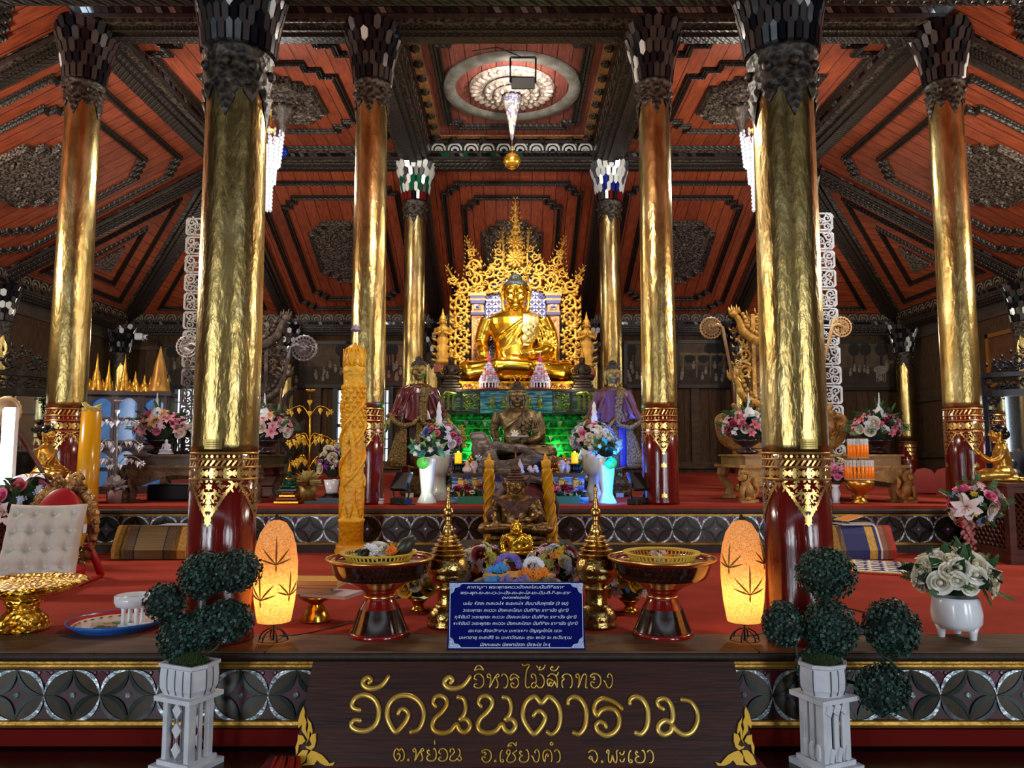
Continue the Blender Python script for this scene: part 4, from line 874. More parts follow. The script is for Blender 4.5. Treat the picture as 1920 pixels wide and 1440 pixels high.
# ---------------------------------------------------------------- flowers
def rose_mesh(nm, c, c2):
    g = G(); rnd = random.Random(3)
    for l, (n, r, h, op) in enumerate(((3, .42, .75, .1), (4, .72, .68, .35), (5, 1.0, .5, .75))):
        for i in range(n):
            a = 2*pi*(i+.37*l)/n
            def fn(u, v):
                w = (u-.5)*2*pi/n*1.35; rr = r*(.25+.75*v**.7)+(.18*op*v*v*r if v > .7 else 0); z = h*(v**(1.6-op))-.12*op*v*v*v-.1*abs(u-.5)*v
                return (rr*cos(a+w), rr*sin(a+w), z)
            g.grid(fn, 4, 4, 0 if l else 1)
    g.ell((0, 0, .45), (.28, .28, .3), 8, 5, 1)
    return g.mesh(nm, [mk(nm+'_petal', c, .6, c2=c2, ns=.9), mk(nm+'_heart', c2, .6)])
def lily_mesh(nm, c, c2):
    g = G()
    for i in range(6):
        a = 2*pi*i/6
        def fn(u, v): w = (u-.5)*.62*sin(pi*min(1, v*.9+.08)); rr = 1.15*v; z = .75*v**.6-.5*v**3+.1*abs(u-.5); return (rr*cos(a)-w*sin(a), rr*sin(a)+w*cos(a), z)
        g.grid(fn, 2, 5, 0)
    for i in range(5): a = 1.26*i; g.tube([(0, 0, 0), (.12*cos(a), .12*sin(a), .4), (.25*cos(a), .25*sin(a), .6)], [.02, .02, .04], 5, 1)
    return g.mesh(nm, [mk(nm+'_petal', c, .55, c2=c2, ns=1.5), mk('stamen', '#c88a2a', .6)])
def daisy_mesh(nm, c, c2, n=7):
    g = G()
    for l in range(2):
        for i in range(n):
            a = 2*pi*(i+.5*l)/n; k = 1-.35*l; Q = [(.1, -.14), (.6, -.26), (1, 0), (.6, .26), (.1, .14)]
            g.add([(k*(x*cos(a)-y*sin(a)), k*(x*sin(a)+y*cos(a)), .1*l+.3*x*x*k) for x, y in Q], [(0, 1, 2, 3, 4)], 0, False)
    g.ell((0, 0, .15), (.22, .22, .16), 8, 5, 1); return g.mesh(nm, [mk(nm+'_petal', c, .6), mk(nm+'_eye', c2, .6)])
def cluster_mesh(nm, c, c2):
    g = G(); rnd = random.Random(8)
    for i in range(16):
        a, e = rnd.uniform(0, 6.3), rnd.uniform(.1, 1.5); p = V((cos(a)*cos(e), sin(a)*cos(e), sin(e)))*.7
        for k in range(4): b = k*pi/2; g.add([p, p+V((.3*cos(b-.5), .3*sin(b-.5), .1)), p+V((.42*cos(b), .42*sin(b), .1)), p+V((.3*cos(b+.5), .3*sin(b+.5), .1))], [(0, 1, 2, 3)], 0, False)
        g.ell(p, .07, 5, 3, 1)
    return g.mesh(nm, [mk(nm+'_floret', c, .65), mk(nm+'_centre', c2, .6)])
def leaf_mesh(nm, c, c2, w=.3):
    g = G(); g.grid(lambda u, v: ((u-.5)*2*w*sin(pi*min(1, .12+v*.86)), .1*abs(u-.5)*2+0*v, v) if 0 else ((u-.5)*2*w*sin(pi*min(1, .1+v*.9)), .25*v*v-.25*abs(u-.5), v), 2, 5)
    return g.mesh(nm, [mk(nm+'_green', c, .5, c2=c2, ns=2)])
def bud_mesh(nm, c, c2):
    g = G(); g.lathe([(.05, 0), (.34, .3), (.36, .55), (.2, .9), (.02, 1.1)], 10)
    for i in range(5):
        a = i*1.256; g.tube([(.2*cos(a), .2*sin(a), .1), (.42*cos(a), .42*sin(a), .5), (.3*cos(a), .3*sin(a), .95)], [(.12, .04), (.2, .04), (.02, .02)], 6)
    return g.mesh(nm, [mk(nm+'_petal', c, .5, c2=c2, ns=1.5)])
def fern_mesh(nm, c):
    g = G()
    for i in range(9):
        v = i/9; L = .32*(1-v*.6)
        for s in (-1, 1): g.add([(0, 0, v), (s*L*.6, .05, v+.06), (s*L, .1, v+.2), (s*L*.4, .05, v+.16)], [(0, 1, 2, 3)], 0, False)
    g.tube([(0, 0, 0), (0, .02, 1)], .02, 4); return g.mesh(nm, [mk(nm+'_green', c, .6)])
FL = dict(rw=rose_mesh('white_rose', '#f1efe6', '#dcd6c0'), rp=rose_mesh('pink_rose', '#e58aa6', '#cc5a82'), ry=rose_mesh('yellow_rose', '#eac53a', '#d8a41c'), rr=rose_mesh('red_rose', '#9a1420', '#6e0a14'), rc=rose_mesh('cream_rose', '#ece4cf', '#d8cba6'),
          rb=rose_mesh('blue_rose', '#3f7fd0', '#2454a8'), rk=rose_mesh('coral_rose', '#ec7f86', '#d65a68'), rv=rose_mesh('magenta_rose', '#b8285a', '#8a1844'),
          lp=lily_mesh('pink_lily', '#e67d9c', '#f2c4cc'), lw=lily_mesh('white_lily', '#efe3e2', '#f6f2ee'), lo=lily_mesh('orange_lily', '#e59a6a', '#f2c9a4'), lm=lily_mesh('red_lily', '#d8506a', '#e89aa8'),
          dy=daisy_mesh('yellow_daisy', '#f0cf3c', '#d8921c'), db=daisy_mesh('blue_flower', '#7fa8e6', '#4a6cc0'), dw=daisy_mesh('white_flower', '#eef0f0', '#d8d08a'), do=daisy_mesh('orange_marigold', '#ef8a1c', '#d86a10', 11),
          dp=daisy_mesh('purple_orchid', '#8a2a9a', '#b04ac0', 5), dk=daisy_mesh('pink_flower', '#ea9ab8', '#f0d8b0'),
          ch=cluster_mesh('pale_blue_cluster', '#c4cfe6', '#9ab0d8'), cg=cluster_mesh('lime_cluster', '#c8c86a', '#8a9a3a'), cp=cluster_mesh('pink_cluster', '#e2c0c4', '#d890a0'), cv=cluster_mesh('violet_cluster', '#a08ac8', '#7a62b0'), cw=cluster_mesh('white_cluster', '#eef0f4', '#d0d4dc'), cb=cluster_mesh('azure_cluster', '#4aa0e6', '#2a70c8'),
          bw=bud_mesh('lotus_bud', '#dfe8dc', '#b8c8b0'), bg=bud_mesh('silver_lotus', '#b4b0a8', '#d4d0c8'), bo=bud_mesh('orange_bud', '#e8933a', '#d87a20'),
          lf=leaf_mesh('leaf', '#2f5a2a', '#1c3a1a'), ll=leaf_mesh('pale_leaf', '#6a9a5a', '#4a7a3e'), ld=leaf_mesh('dark_leaf', '#1a3020', '#24402a'), lt=leaf_mesh('teal_leaf', '#3a8a6a', '#2a6a52'), lg=leaf_mesh('blade', '#4a6a3a', '#2c4a24', .08), fe=fern_mesh('fern_sprig', '#3d6a35'))
FN = dict(rw='white_rose', rp='pink_rose', ry='yellow_rose', rr='red_rose', rc='cream_rose', rb='blue_rose', rk='coral_rose', rv='magenta_rose', lp='pink_lily', lw='white_lily', lo='orange_lily', lm='red_lily', dy='yellow_daisy', db='blue_flower', dw='white_flower', do='orange_marigold', dp='purple_orchid', dk='pink_flower', ch='flower_cluster', cg='flower_cluster', cp='flower_cluster', cv='flower_cluster', cw='flower_cluster', cb='flower_cluster', bw='lotus_bud', bg='lotus_bud', bo='flower_bud', lf='leaf', ll='leaf', ld='leaf', lt='leaf', lg='blade', fe='fern_sprig')
def stick(t, key, p, d, s, roll=0):
    q = V(d).to_track_quat('Z', 'Y') @ Quaternion((0, 0, 1), roll)
    o = bpy.data.objects.new(FN[key], FL[key]); COL.objects.link(o); o.parent = t; o.location = p; o.rotation_mode = 'QUATERNION'; o.rotation_quaternion = q; o.scale = (s, s, s); return o
def dome(t, c, R3, spec, seed=1, zmin=-.25, core='#24381f', coremat=None):
    """blossoms spread evenly over an ellipsoid, leaves filling between them"""
    rnd = random.Random(seed); ks = [k for k, n, s in spec for _ in range(n)]; sz = {k: s for k, n, s in spec}
    leafs = [k for k in ks if k in ('lf', 'll', 'ld', 'lt', 'lg', 'fe')]; fl = [k for k in ks if k not in leafs]; rnd.shuffle(fl)
    def place(L, out, jit):
        n = len(L)
        for i, k in enumerate(L):
            z = 1-(1-zmin)*(i+.5)/n; a = i*2.39996+rnd.uniform(-.2, .2); rr = sqrt(max(0, 1-z*z)); d = V((rr*cos(a), rr*sin(a), z))
            p = V((c[0]+R3[0]*d.x*out, c[1]+R3[1]*d.y*out, c[2]+R3[2]*d.z*out)); n_ = V((d.x/R3[0], d.y/R3[1], d.z/R3[2])).normalized()
            n_ = (n_+V((rnd.uniform(-jit, jit), rnd.uniform(-jit, jit)-.1, rnd.uniform(-jit, jit)))).normalized(); stick(t, k, p, n_, sz[k]*rnd.uniform(.85, 1.15), rnd.uniform(0, 6))
    place(fl, .92, .3); place(leafs, .72, .6)
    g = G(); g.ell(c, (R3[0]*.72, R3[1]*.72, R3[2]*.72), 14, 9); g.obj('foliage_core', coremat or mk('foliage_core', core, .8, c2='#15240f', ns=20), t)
def potted(name, label, cat, loc, prof, pmat, c, R3, spec, seed=1, n=24, group=None, flute=0, fn=0, pot='vase', zmin=-.25, rz=0, core=None):
    t = thing(name, label, cat, loc, rz, group)
    if prof:
        g = G(); g.lathe(prof, n, flute=flute, fn=fn); g.obj(pot, pmat, t)
    dome(t, c, R3, spec, seed, zmin, coremat=core); return t
def mini_stupa(t, z, h, m, r=.5):
    g = G(); g.lathe([(r*h*.62, 0), (r*h*.62, .05*h), (r*h*.5, .09*h), (r*h*.44, .22*h), (r*h*.2, .40*h), (r*h*.13, .43*h), (r*h*.16, .46*h), (r*h*.12, .49*h), (r*h*.13, .54*h), (r*h*.08, .58*h), (r*h*.11, .62*h), (r*h*.07, .68*h), (r*h*.09, .73*h), (r*h*.05, .8*h), (r*h*.06, .84*h), (.004, h)], 20, (0, 0, z)); return g.obj('stupa', m, t)
GREENW = mk('greenish_white_glaze', '#e4efe6', .2, coat=.3)
# white vases with lotus bouquets, urns carrying white stupas behind them
def vase_group(px, side, lv, lu, ls):
    p = W(px, 947, 7.82); u = U(7.82)
    t = potted('lotus_vase', lv, 'vase', (p.x, 7.82, Z2), [(.105, 0), (.1, .012), (.062, .09), (.06, .12), (.085, .38), (.095, .46), (.09, .465), (.075, .44), (.05, .15)], GREENW, (0, 0, .56), (.14, .11, .12), [('bg', 4, .07), ('bw', 5, .06), ('ll', 9, .12), ('lt', 8, .12), ('cw', 4, .05)], 5+px, flute=.02, fn=16, zmin=-.4)
    if 1:
        q = stick(t, 'll', (0, -.085, .43), (.1, -1, .2), .1); g = G(); g.lathe([(.001, 0), (.06, .004), (.065, .02)], 14, cap=False); o = g.obj('lotus_leaf', mk('fresh_leaf', '#4aa03a', .5), t, (side*.03, -.105, .42)); o.rotation_euler = (pi/2+.3, 0, 0)
    p2 = W(px+side*-26, 937, 8.35); x = p2.x
    t = thing('fluted_urn', lu, 'urn', (x, 8.3, Z2)); g = G(); g.box((0, 0, .03), (.24, .2, .06)); g.lathe([(.1, .06), (.075, .1), (.055, .18), (.06, .26), (.07, .27), (.12, .36), (.115, .46), (.13, .5), (.12, .5)], 32, flute=.05, fn=16); g.obj('urn', GREENW, t)
    spec = [('rw', 8, .045), ('rp', 5, .042), ('rk', 5, .042), ('rb', 1, .05), ('ry', 2, .042), ('rr', 3, .042), ('dp', 2, .04), ('cw', 7, .06), ('lf', 8, .1)] if side < 0 else [('rw', 6, .045), ('cw', 12, .06), ('rp', 3, .042), ('rk', 2, .042), ('rb', 2, .045), ('ch', 10, .06), ('rc', 5, .04), ('cp', 4, .05), ('lf', 8, .1)]
    dome(t, (0, -.02, .66), (.225, .15, .18), spec, px, -.3)
    g = G(); rnd = random.Random(px)
    for k in range(3):
        for i in range(14): g.ell((.12+.03*k+rnd.uniform(-.02, .02), -.1+rnd.uniform(-.02, .02), .55-.03*i), .016, 5, 4, rnd.randrange(2))
    g.obj('hanging_sprays', [mk('spray_mauve', '#8a5a7a', .7), mk('spray_green', '#3a5a3a', .7)], t)
    pz = W(px+side*-17, 845, 8.4); top = W(px+side*-17, 752, 8.4).z; q = thing('white_stupa', ls, 'stupa', (pz.x, 8.74, pz.z-.10)); h = top-pz.z+.12
    g = G(); g.lathe([(.21, 0), (.21, .02), (.17, .08), (.165, .12), (.12, .2), (.07, .27), (.045, .33), (.042, .36), (.052, .38), (.04, .4), (.046, .43), (.034, .46), (.04, .49), (.026, .54), (.033, .57), (.02, .62), (.024, .64), (.004, .7)], 28, (0, 0, 0)); g.M = MX(); g.obj('bell_and_spire', WHITE, q); q.scale = (1, 1, h/.7)
    g = G(); g.lathe([(.12, 0), (.1, .04), (.06, .1), (.06, .5), (.1, .55), (.19, .58)], 20, (0, 0, -(pz.z-.10-Z2)/(h/.7)*1)); o = g.obj('pedestal', WHITE, q); o.scale = (1, 1, 1)
    k = (pz.z-.10-Z2)/(h/.7)/.58; o.data.transform(MX.Translation((0, 0, (pz.z-.10-Z2)/(h/.7)))); o.data.transform(MX.Diagonal((1, 1, k, 1))); o.location = (0, 0, -(pz.z-.10-Z2)/(h/.7))
vase_group(800, -1, 'tall white vase of silver lotus buds beside the left floodlight', 'white fluted urn with a round multicoloured bouquet before the red-robed statue', 'white stupa rising behind the multicoloured bouquet on the left')
vase_group(1138, 1, 'tall white vase glowing blue beside the right floodlight', 'white fluted urn with a bluish bouquet before the violet-robed statue', 'white stupa tinted blue rising behind the bluish bouquet')
# flood lamps on the carpet
def flood(label, px, rz, side):
    px -= 3*side; p = W(px, 946, 7.8); t = thing('floodlight', label, 'floodlight', (p.x, 7.58, Z2), rz)
    g = G(); g.box((0, 0, .035), (.19, .13, .07), bev=.008); g.obj('base_box', BLACK, t)
    g = G(); g.box((0, .0, .23), (.2, .05, .2), rx=-.55, bev=.008); g.obj('lamp_head', BLACK, t)
    g = G(); g.box((0, .032, .25), (.16, .006, .16), rx=-.55); g.obj('lens', mk('flood_lens_blue' if side > 0 else 'flood_lens_white', '#2a50ff' if side > 0 else '#e8ffe8', .3, em=2), t)
    g = G()
    g.tube([(-.105, -.01, .22), (-.105, 0, .12), (-.09, 0, .06), (.09, 0, .06), (.105, 0, .12), (.105, -.01, .22)], .009, 6)
    g.obj('yoke', BLACK, t)
    g = G(); g.tube(spline([(0, -.06, .04), (.08, -.08, .01), (.12, -.02, .008), (.13, .05, .008), (.1, .1, .008)], 6), .006, 6); g.obj('cable', BLACK, t)
flood('black floodlight on the carpet right of the white lotus vase, glowing blue', 1192, .75, 1)
flood('black floodlight on the carpet left of the white lotus vase', 755, -.6, -1)
p = W(716, 947, 7.75); g = G(); g.box((0, 0, .02), (.08, .06, .04), bev=.01); g.box((.02, -.01, .05), (.05, .05, .02), bev=.006); tag(g.obj('power_adapter', WHITE, loc=(p.x, 7.62, Z2)), 'small white power adapter on the carpet beside the left floodlight', 'adapter')
# ---------------------------------------------------------------- mirror altar table and what stands on it
AX, AY = W(971, 900, 8.1).x, 8.0
t = thing('altar_table', 'low altar table with blue and gilt mirror panels before the driftwood', 'altar table', (AX, AY, Z2)); u = U(7.85)
g = G(); g.sm = False; g.box((0, .02, .297), (1.44, .44, .02), 0); g.box((0, .02, .28), (1.4, .42, .02), 0); g.obj('tabletop', mk('altar_wood', '#3a2620', .35), t)
g = G(); g.sm = False; g.box((0, .03, .2), (1.38, .38, .14), 0); g.box((0, .03, .125), (1.42, .42, .02), 1); g.box((0, .03, .085), (1.3, .36, .06), 2); g.box((0, .03, .03), (1.46, .44, .06), 1)
g.obj('mirror_panel', [mk('pale_mirror_mosaic', '#7f92b8', .2, .5, c2=['#44549a', '#a8b4d0', '#5f74ac'], tex='cells', ns=22, lo=0, hi=1, st=(.3, 1, 2.6)), MIRB, REDL], t)
g = G(); rnd = random.Random(2)
for i in range(9):
    x = -.6+.15*i
    if abs(x) < .1: continue
    g.box((x, -.165, .2), (.05, .02, .07)); spiral(g, x+.05, .2, .035, i, 1, -.165, .25, 3); g.ell((x, -.165, .25), (.03, .02, .02), 8, 5)
g.obj('gilt_reliefs', GWOOD, t)
for px, lb in ((886, 'green trough of red and cream roses left of the crowned Buddha'), (1058, 'green trough of red and cream roses right of the crowned Buddha')):
    p = W(px, 948, 7.66); t = thing('flower_trough', lb, 'flower trough', (p.x, 7.68, Z2)); g = G(); g.sm = False; g.box((0, 0, .04), (.3, .1, .08)); g.obj('trough', mk('trough_green', '#2a6a4a', .6), t); rnd = random.Random(px)
    for i in range(22): stick(t, rnd.choice(('rr', 'rr', 'rk', 'rc', 'rr', 'rp')), (rnd.uniform(-.17, .17), rnd.uniform(-.04, .05), .11+rnd.uniform(0, .07)), (rnd.uniform(-.5, .5), -.6, .8), .03, i)
    for i in range(10): stick(t, 'lf', (-.15+.033*i, 0, .08), (rnd.uniform(-.8, .8), -.5, .6), .09, i)
TZ = Z2+.307
def on_altar(px, py=893, Y=7.95): p = W(px, py, Y); return (p.x, Y, TZ)
CANDLE = mk('candle_glow', '#f0920e', .5, em=1.1, sub=0)
for px, lb in ((859, 'orange flameless candle on the black cylinder at the altar table left end'), (1078, 'orange flameless candle on the black cylinder at the altar table right end')):
    x, y, z = on_altar(px); t = thing('candle_stand', lb.replace('orange flameless candle on the black', 'slatted black').replace('cylinder', 'candle stand'), 'candle stand', (x, y, z))
    g = G(); g.lathe([(.065, 0), (.065, .01), (.05, .014)], 20); g.lathe([(.066, .085), (.07, .09), (.07, .1), (.06, .1)], 20)
    for i in range(10): a = i*.628; g.tube([(.055*cos(a), .055*sin(a), .01), (.055*cos(a), .055*sin(a), .09)], .006, 5)
    g.lathe([(.045, .01), (.045, .085)], 16); g.obj('stand', BLACK, t)
    t = thing('flameless_candle', lb, 'candle', (x, y, z+.101)); g = G(); g.lathe([(.036, 0), (.036, .105), (.03, .11), (.02, .1)], 20); g.obj('wax', CANDLE, t)
    g = G(); g.ell((0, 0, .112), (.012, .012, .018), 8, 6); g.obj('flame_tip', mk('led_tip', '#ffd23a', .4, em=6), t)
PORC = mk('painted_porcelain', '#d8c0a8', .25, c2=['#b07a6a', '#e8dcc8'], ns=22)
def small_lathe(name, label, cat, loc, prof, mat, n=20, part='body', **k): 
    g = G(); g.lathe(prof, n, **k); return tag(g.obj(name, mat, loc=loc), label, cat)
x, y, z = on_altar(898); small_lathe('small_jar', 'little pink-topped porcelain jar right of the left candle stand', 'jar', (W(876, 893, 7.95).x, y-.03, z), [(.03, 0), (.05, .02), (.05, .05), (.03, .07), (.015, .09), (.02, .11), (.004, .14)], mk('pink_porcelain', '#c9a090', .3, c2='#d8b8a8', ns=8))
small_lathe('small_vase', 'little painted vase on the altar table beside the left yellow spiral candle', 'vase', (W(889, 893, 7.95).x, y-.02, z), [(.025, 0), (.02, .02), (.04, .07), (.038, .1), (.022, .12), (.026, .125)], PORC)
small_lathe('small_vase', 'little painted vase on the altar table right of the right spiral candle', 'vase', (W(1053, 893, 7.95).x, y-.02, z), [(.025, 0), (.02, .02), (.045, .075), (.04, .11), (.025, .13), (.03, .135)], PORC)
small_lathe('small_jar', 'little striped jar between the right vase and right candle stand', 'jar', (W(1066, 893, 7.95).x, y+.02, z), [(.03, 0), (.025, .015), (.042, .06), (.03, .1), (.01, .12), (.004, .13)], mk('bluish_porcelain', '#b8b0c8', .25, c2='#d8c8b8', ns=12))
small_lathe('small_stupa', 'tiny white stupa behind the crowned head on the altar table', 'stupa', (W(975, 893, 7.85).x, 7.85, z), [(.05, 0), (.05, .015), (.035, .04), (.036, .07), (.02, .1), (.012, .12), (.004, .15)], mk('chalk', '#c8beb0', .7))
g = G(); rnd = random.Random(1)
for i in range(14): g.ell((rnd.uniform(-.05, .05), rnd.uniform(-.02, .02), .02+rnd.uniform(0, .05)), .02, 6, 4)
tag(g.obj('crystal_cluster', mk('chalk_white', '#cfc8cc', .6), loc=(W(1000, 893, 7.85).x, 7.85, z)), 'small whitish crystal cluster on the altar table right of the crowned head', 'ornament')
# two shell-and-conch piles beside the bronze Buddha
def mound(px, label, seed):
    p = W(px, 870, 8.75); t = thing('wicker_gong', label, 'offering stand', (p.x, 8.6, Z2+.2)); g = G(); g.lathe([(.09, 0), (.1, .02), (.075, .05), (.09, .1), (.075, .11)], 20); g.obj('drum_stand', mk('cream_drum', '#cbb48c', .5, c2='#a08258', ns=14), t)
    g = G(); g.lathe([(.05, .11), (.10, .15), (.105, .19), (.06, .23), (.02, .25), (.02, .28), (.004, .3)], 20); g.obj('gilt_bowl', GOLD, t)
    g = G(); rnd = random.Random(seed); s = -1 if px > 970 else 1
    for i in range(70): g.ell((s*(.06+rnd.uniform(0, .1)), rnd.uniform(-.04, .04), .06+rnd.uniform(0, .22)), (.018, .012, .018), 5, 4, rnd.randrange(2))
    g.obj('bead_tree', [GOLD if px > 970 else SILV, mk('bead_red', '#b05a3a', .4) if px > 970 else WHITE], t)
mound(862+22, 'round gilt bowl on a cream drum left of the bronze Buddha', 1); mound(1064-8, 'round gilt bowl on a cream drum right of the bronze Buddha', 2)
for px, lb, m in ((865, 'narrow carved fan finial behind the left flameless candle', GWOOD), (1081, 'narrow violet-lit fan finial behind the right flameless candle', mk('violet_lit_silver', '#b8b0d8', .4, .4))):  # violet light on the right-hand fan is put into its colour
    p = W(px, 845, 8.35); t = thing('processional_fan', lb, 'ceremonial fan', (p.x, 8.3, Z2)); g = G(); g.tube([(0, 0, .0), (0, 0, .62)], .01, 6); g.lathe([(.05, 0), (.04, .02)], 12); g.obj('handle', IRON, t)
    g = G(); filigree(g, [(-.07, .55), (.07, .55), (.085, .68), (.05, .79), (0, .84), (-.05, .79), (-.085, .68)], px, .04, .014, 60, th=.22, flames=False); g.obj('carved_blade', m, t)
# wooden naga guardians at the throne's feet
for s, px, lb in ((-1, 838, 'dark carved naga coil at the left foot of the green throne'), (1, 1108, 'gilt carved naga coil at the right foot of the green throne')):
    p = W(px, 830, 9.6); t = thing('naga_carving', lb, 'carving', (p.x, 9.75, Z2)); m = CARVE2 if s < 0 else GWOOD
    g = G(); g.sm = True
    g.tube(spline([(s*-.1, 0, .2), (s*.14, 0, .3), (s*-.08, -.05, .45), (s*.12, -.05, .58), (s*.02, -.08, .78), (s*.12, -.1, .88)], 6), [.09-.0015*i for i in range(31)], 10); g.ell((s*.08, -.12, .9), (.08, .09, .07), 10, 7)
    for i in range(8): spiral(g, s*(.16-.03*(i % 3)), .25+.08*i, .06, i, s, -.08, .22, 4)
    g.obj('coiled_body', m, t); g = G(); g.sm = False; g.box((0, 0, .08), (.42, .3, .16), bev=.02); g.obj('plinth', DARKW, t)
# ---------------------------------------------------------------- carved side tables with lion supports
def lion_geo(g, s=1, flip=1):
    k = s; f = flip
    g.box((0, 0, .02*k), (.2*k, .13*k, .04*k)); g.tube([(-.04*f*k, 0, .07*k), (-.02*f*k, 0, .2*k), (.03*f*k, 0, .3*k)], [.075*k, .07*k, .055*k], 10)
    g.ell((-.05*f*k, 0, .09*k), (.08*k, .065*k, .07*k), 10, 7); g.ell((.045*f*k, 0, .36*k), (.055*k, .05*k, .055*k), 10, 7); g.ell((.095*f*k, 0, .345*k), (.035*k, .032*k, .026*k), 8, 6); g.ell((.09*f*k, 0, .318*k), (.03*k, .028*k, .012*k), 8, 5)
    for y in (-1, 1):
        g.tube([(.05*f*k, y*.04*k, .24*k), (.07*f*k, y*.04*k, .13*k), (.065*f*k, y*.04*k, .045*k)], [.032*k, .026*k, .03*k], 8); g.ell((.085*f*k, y*.04*k, .05*k), (.032*k, .022*k, .014*k), 8, 5); g.ell((0, y*.06*k, .06*k), (.06*k, .025*k, .03*k), 8, 5)
        g.tube([(.03*f*k, y*.035*k, .4*k), (.02*f*k, y*.04*k, .44*k)], [.014*k, .004*k], 6)
    for i in range(7): a = 1.2+i*.42; g.tube([(.03*f*k+.045*k*cos(a)*f, 0, .36*k+.045*k*sin(a)), (.03*f*k+.085*k*cos(a)*f, 0, .36*k+.085*k*sin(a)), (.03*f*k+.1*k*cos(a+.4)*f, 0, .36*k+.1*k*sin(a+.4))], [(.022*k, .03*k), (.02*k, .02*k), (.003, .003)], 6)
    g.tube(spline([(-.1*f*k, 0, .08*k), (-.16*f*k, 0, .16*k), (-.12*f*k, 0, .28*k), (-.15*f*k, 0, .36*k)], 4), [.02*k]*6+[.03*k]*4+[.02*k, .01*k, .006*k], 8)
def carved_table(px0, px1, label, m, mtop):
    Y = 8.0; a, b = W(px0, 930, Y).x, W(px1, 930, Y).x; cx, w = (a+b)/2, b-a
    t = thing('carved_table', label, 'table', (cx, 8.4, Z2)); g = G(); g.sm = False; g.box((0, 0, .435), (w*.9, .92, .1), 0); g.box((0, 0, .375), (w*.98, 1.0, .03), 1); g.box((0, 0, .492), (w*.93, .96, .02), 1); g.obj('tabletop', [mtop, m], t)
    g = G(); n = 20; vs = []
    out = [(-w*.47, .36)]+[(-w*.47+w*.94*i/n, .36-(.09+.10*abs(cos(pi*i/n))**3+.02*sin(pi*4*i/n))) for i in range(n+1)]+[(w*.47, .36)]
    g.prism(out, .03, 0, 'xz', (0, -.48, 0)); g.obj('apron', m, t)
    for s in (-1, 1):
        for y in (-.42, .4):
            g = G(); g.sm = False; g.tube(spline([(s*w*.44, y, .36), (s*w*.45, y, .24), (s*w*.41, y, .12), (s*w*.42, y, .03)], 4), [.07]*4+[.05]*5+[.045]*4, 8); g.box((s*w*.42, y, .015), (.14, .12, .03)); g.obj('leg', m, t)
        g = G(); lion_geo(g, .74, s); g.obj('lion_support', m, t, (s*w*.46, -.54, 0))
    return cx, w, t
TL = carved_table(226, 497, 'dark carved low table with lion supports behind the thick left column', mk('aged_carving', '#4a3322', .55, .1, c2='#6a4c30', ns=14, bump=.5, bs=40), mk('aged_tabletop', '#3a291c', .45, c2='#4f3826', ns=6))
TR_ = carved_table(1380, 1703, 'golden carved low table with lion supports behind the thick right column', mk('honey_carving', '#9a7038', .5, .1, c2='#c0924c', ns=14, bump=.5, bs=40), mk('honey_tabletop', '#a88248', .5, c2='#8a6634', ns=8))
TT = Z2+.503
DPOT = [(.05, 0), (.11, .01), (.12, .03), (.06, .06), (.05, .08), (.13, .13), (.15, .16), (.14, .16), (.08, .1)]
DPM = mk('dark_lacquer_pot', '#2a1216', .3)
def stand_bouquet(px, py, Y, label, spec, seed, r=(.26, .2, .2), z=TT, stupa=True):
    p = W(px, py, Y); t = potted('flower_bowl', label, 'bouquet', (p.x, Y, z), DPOT, DPM, (0, 0, .27), r, spec, seed, pot='bowl', zmin=-.2)
    if stupa: o = mini_stupa(t, .40, .27, WHITE); o.location = (0, -.09, 0)
    for i in range(5): stick(t, 'lg', (0, 0, .3), (sin(i*2.1), -.2, .8+.3*cos(i)), .32, i)
    return t
PK = [('rw', 9, .052), ('rp', 10, .052), ('lp', 12, .068), ('lo', 4, .075), ('cp', 8, .06), ('rc', 5, .055), ('lf', 16, .14), ('fe', 8, .16)]
RK = [('rw', 13, .052), ('lm', 20, .058), ('rv', 5, .045), ('lp', 8, .058), ('cw', 12, .05), ('lf', 22, .14), ('fe', 14, .16), ('ll', 8, .13)]
stand_bouquet(297, 862, 8.2, 'pink and white lily bouquet with white stupa at left end of the dark table', PK, 1)
stand_bouquet(498, 862, 8.3, 'pink lily bouquet half behind the right edge of the thick left column', PK, 2)
stand_bouquet(1646, 865, 8.2, 'red and white bouquet with white stupa at right end of the golden table', RK, 3)
stand_bouquet(1402, 865, 8.2, 'red and white bouquet half behind the left edge of the thick right column', RK, 4)
p = W(352, 862, 8.35); t = thing('small_stand', 'little dark turned stand under the white flower tray on the dark table', 'stand', (p.x, 8.5, TT)); g = G()
for x in (-.17, .17):
    for y in (-.1, .1): g.lathe([(.03, 0), (.02, .05), (.03, .1), (.018, .15), (.03, .2)], 10, (x, y, 0))
g.box((0, 0, .21), (.46, .3, .03)); g.box((0, 0, .02), (.44, .28, .03)); g.obj('frame', DARKW, t)
t = thing('flower_tray', 'tray of small white flowers on the dark turned stand', 'flower tray', (p.x, 8.5, TT+.226)); g = G(); g.lathe([(.16, 0), (.2, .04), (.19, .04), (.15, .01)], 24, sy=.7); g.obj('tray', DPM, t); dome(t, (0, 0, .05), (.2, .13, .05), [('rw', 16, .035), ('cw', 8, .05), ('ll', 14, .08)], 6, 0)
p = W(309, 862, 7.98); t = seated('small_buddha_statue', 'tiny white seated Buddha on the front edge of the dark table', (p.x, 8.0, TT+.03), .13, mk('white_resin', '#d8d8dc', .4), vox=.02, sash=False); stepbase(t, 1.0, .7, .22, MATS['white_resin'], 2)
p = W(330, 930, 8.3); g = G(); g.box((0, 0, .085), (.5, .36, .17), bev=.01); tag(g.obj('storage_box', BLACK, loc=(W(335, 925, 8.5).x, 8.45, Z2)), 'black box on the carpet under the dark carved table', 'box')
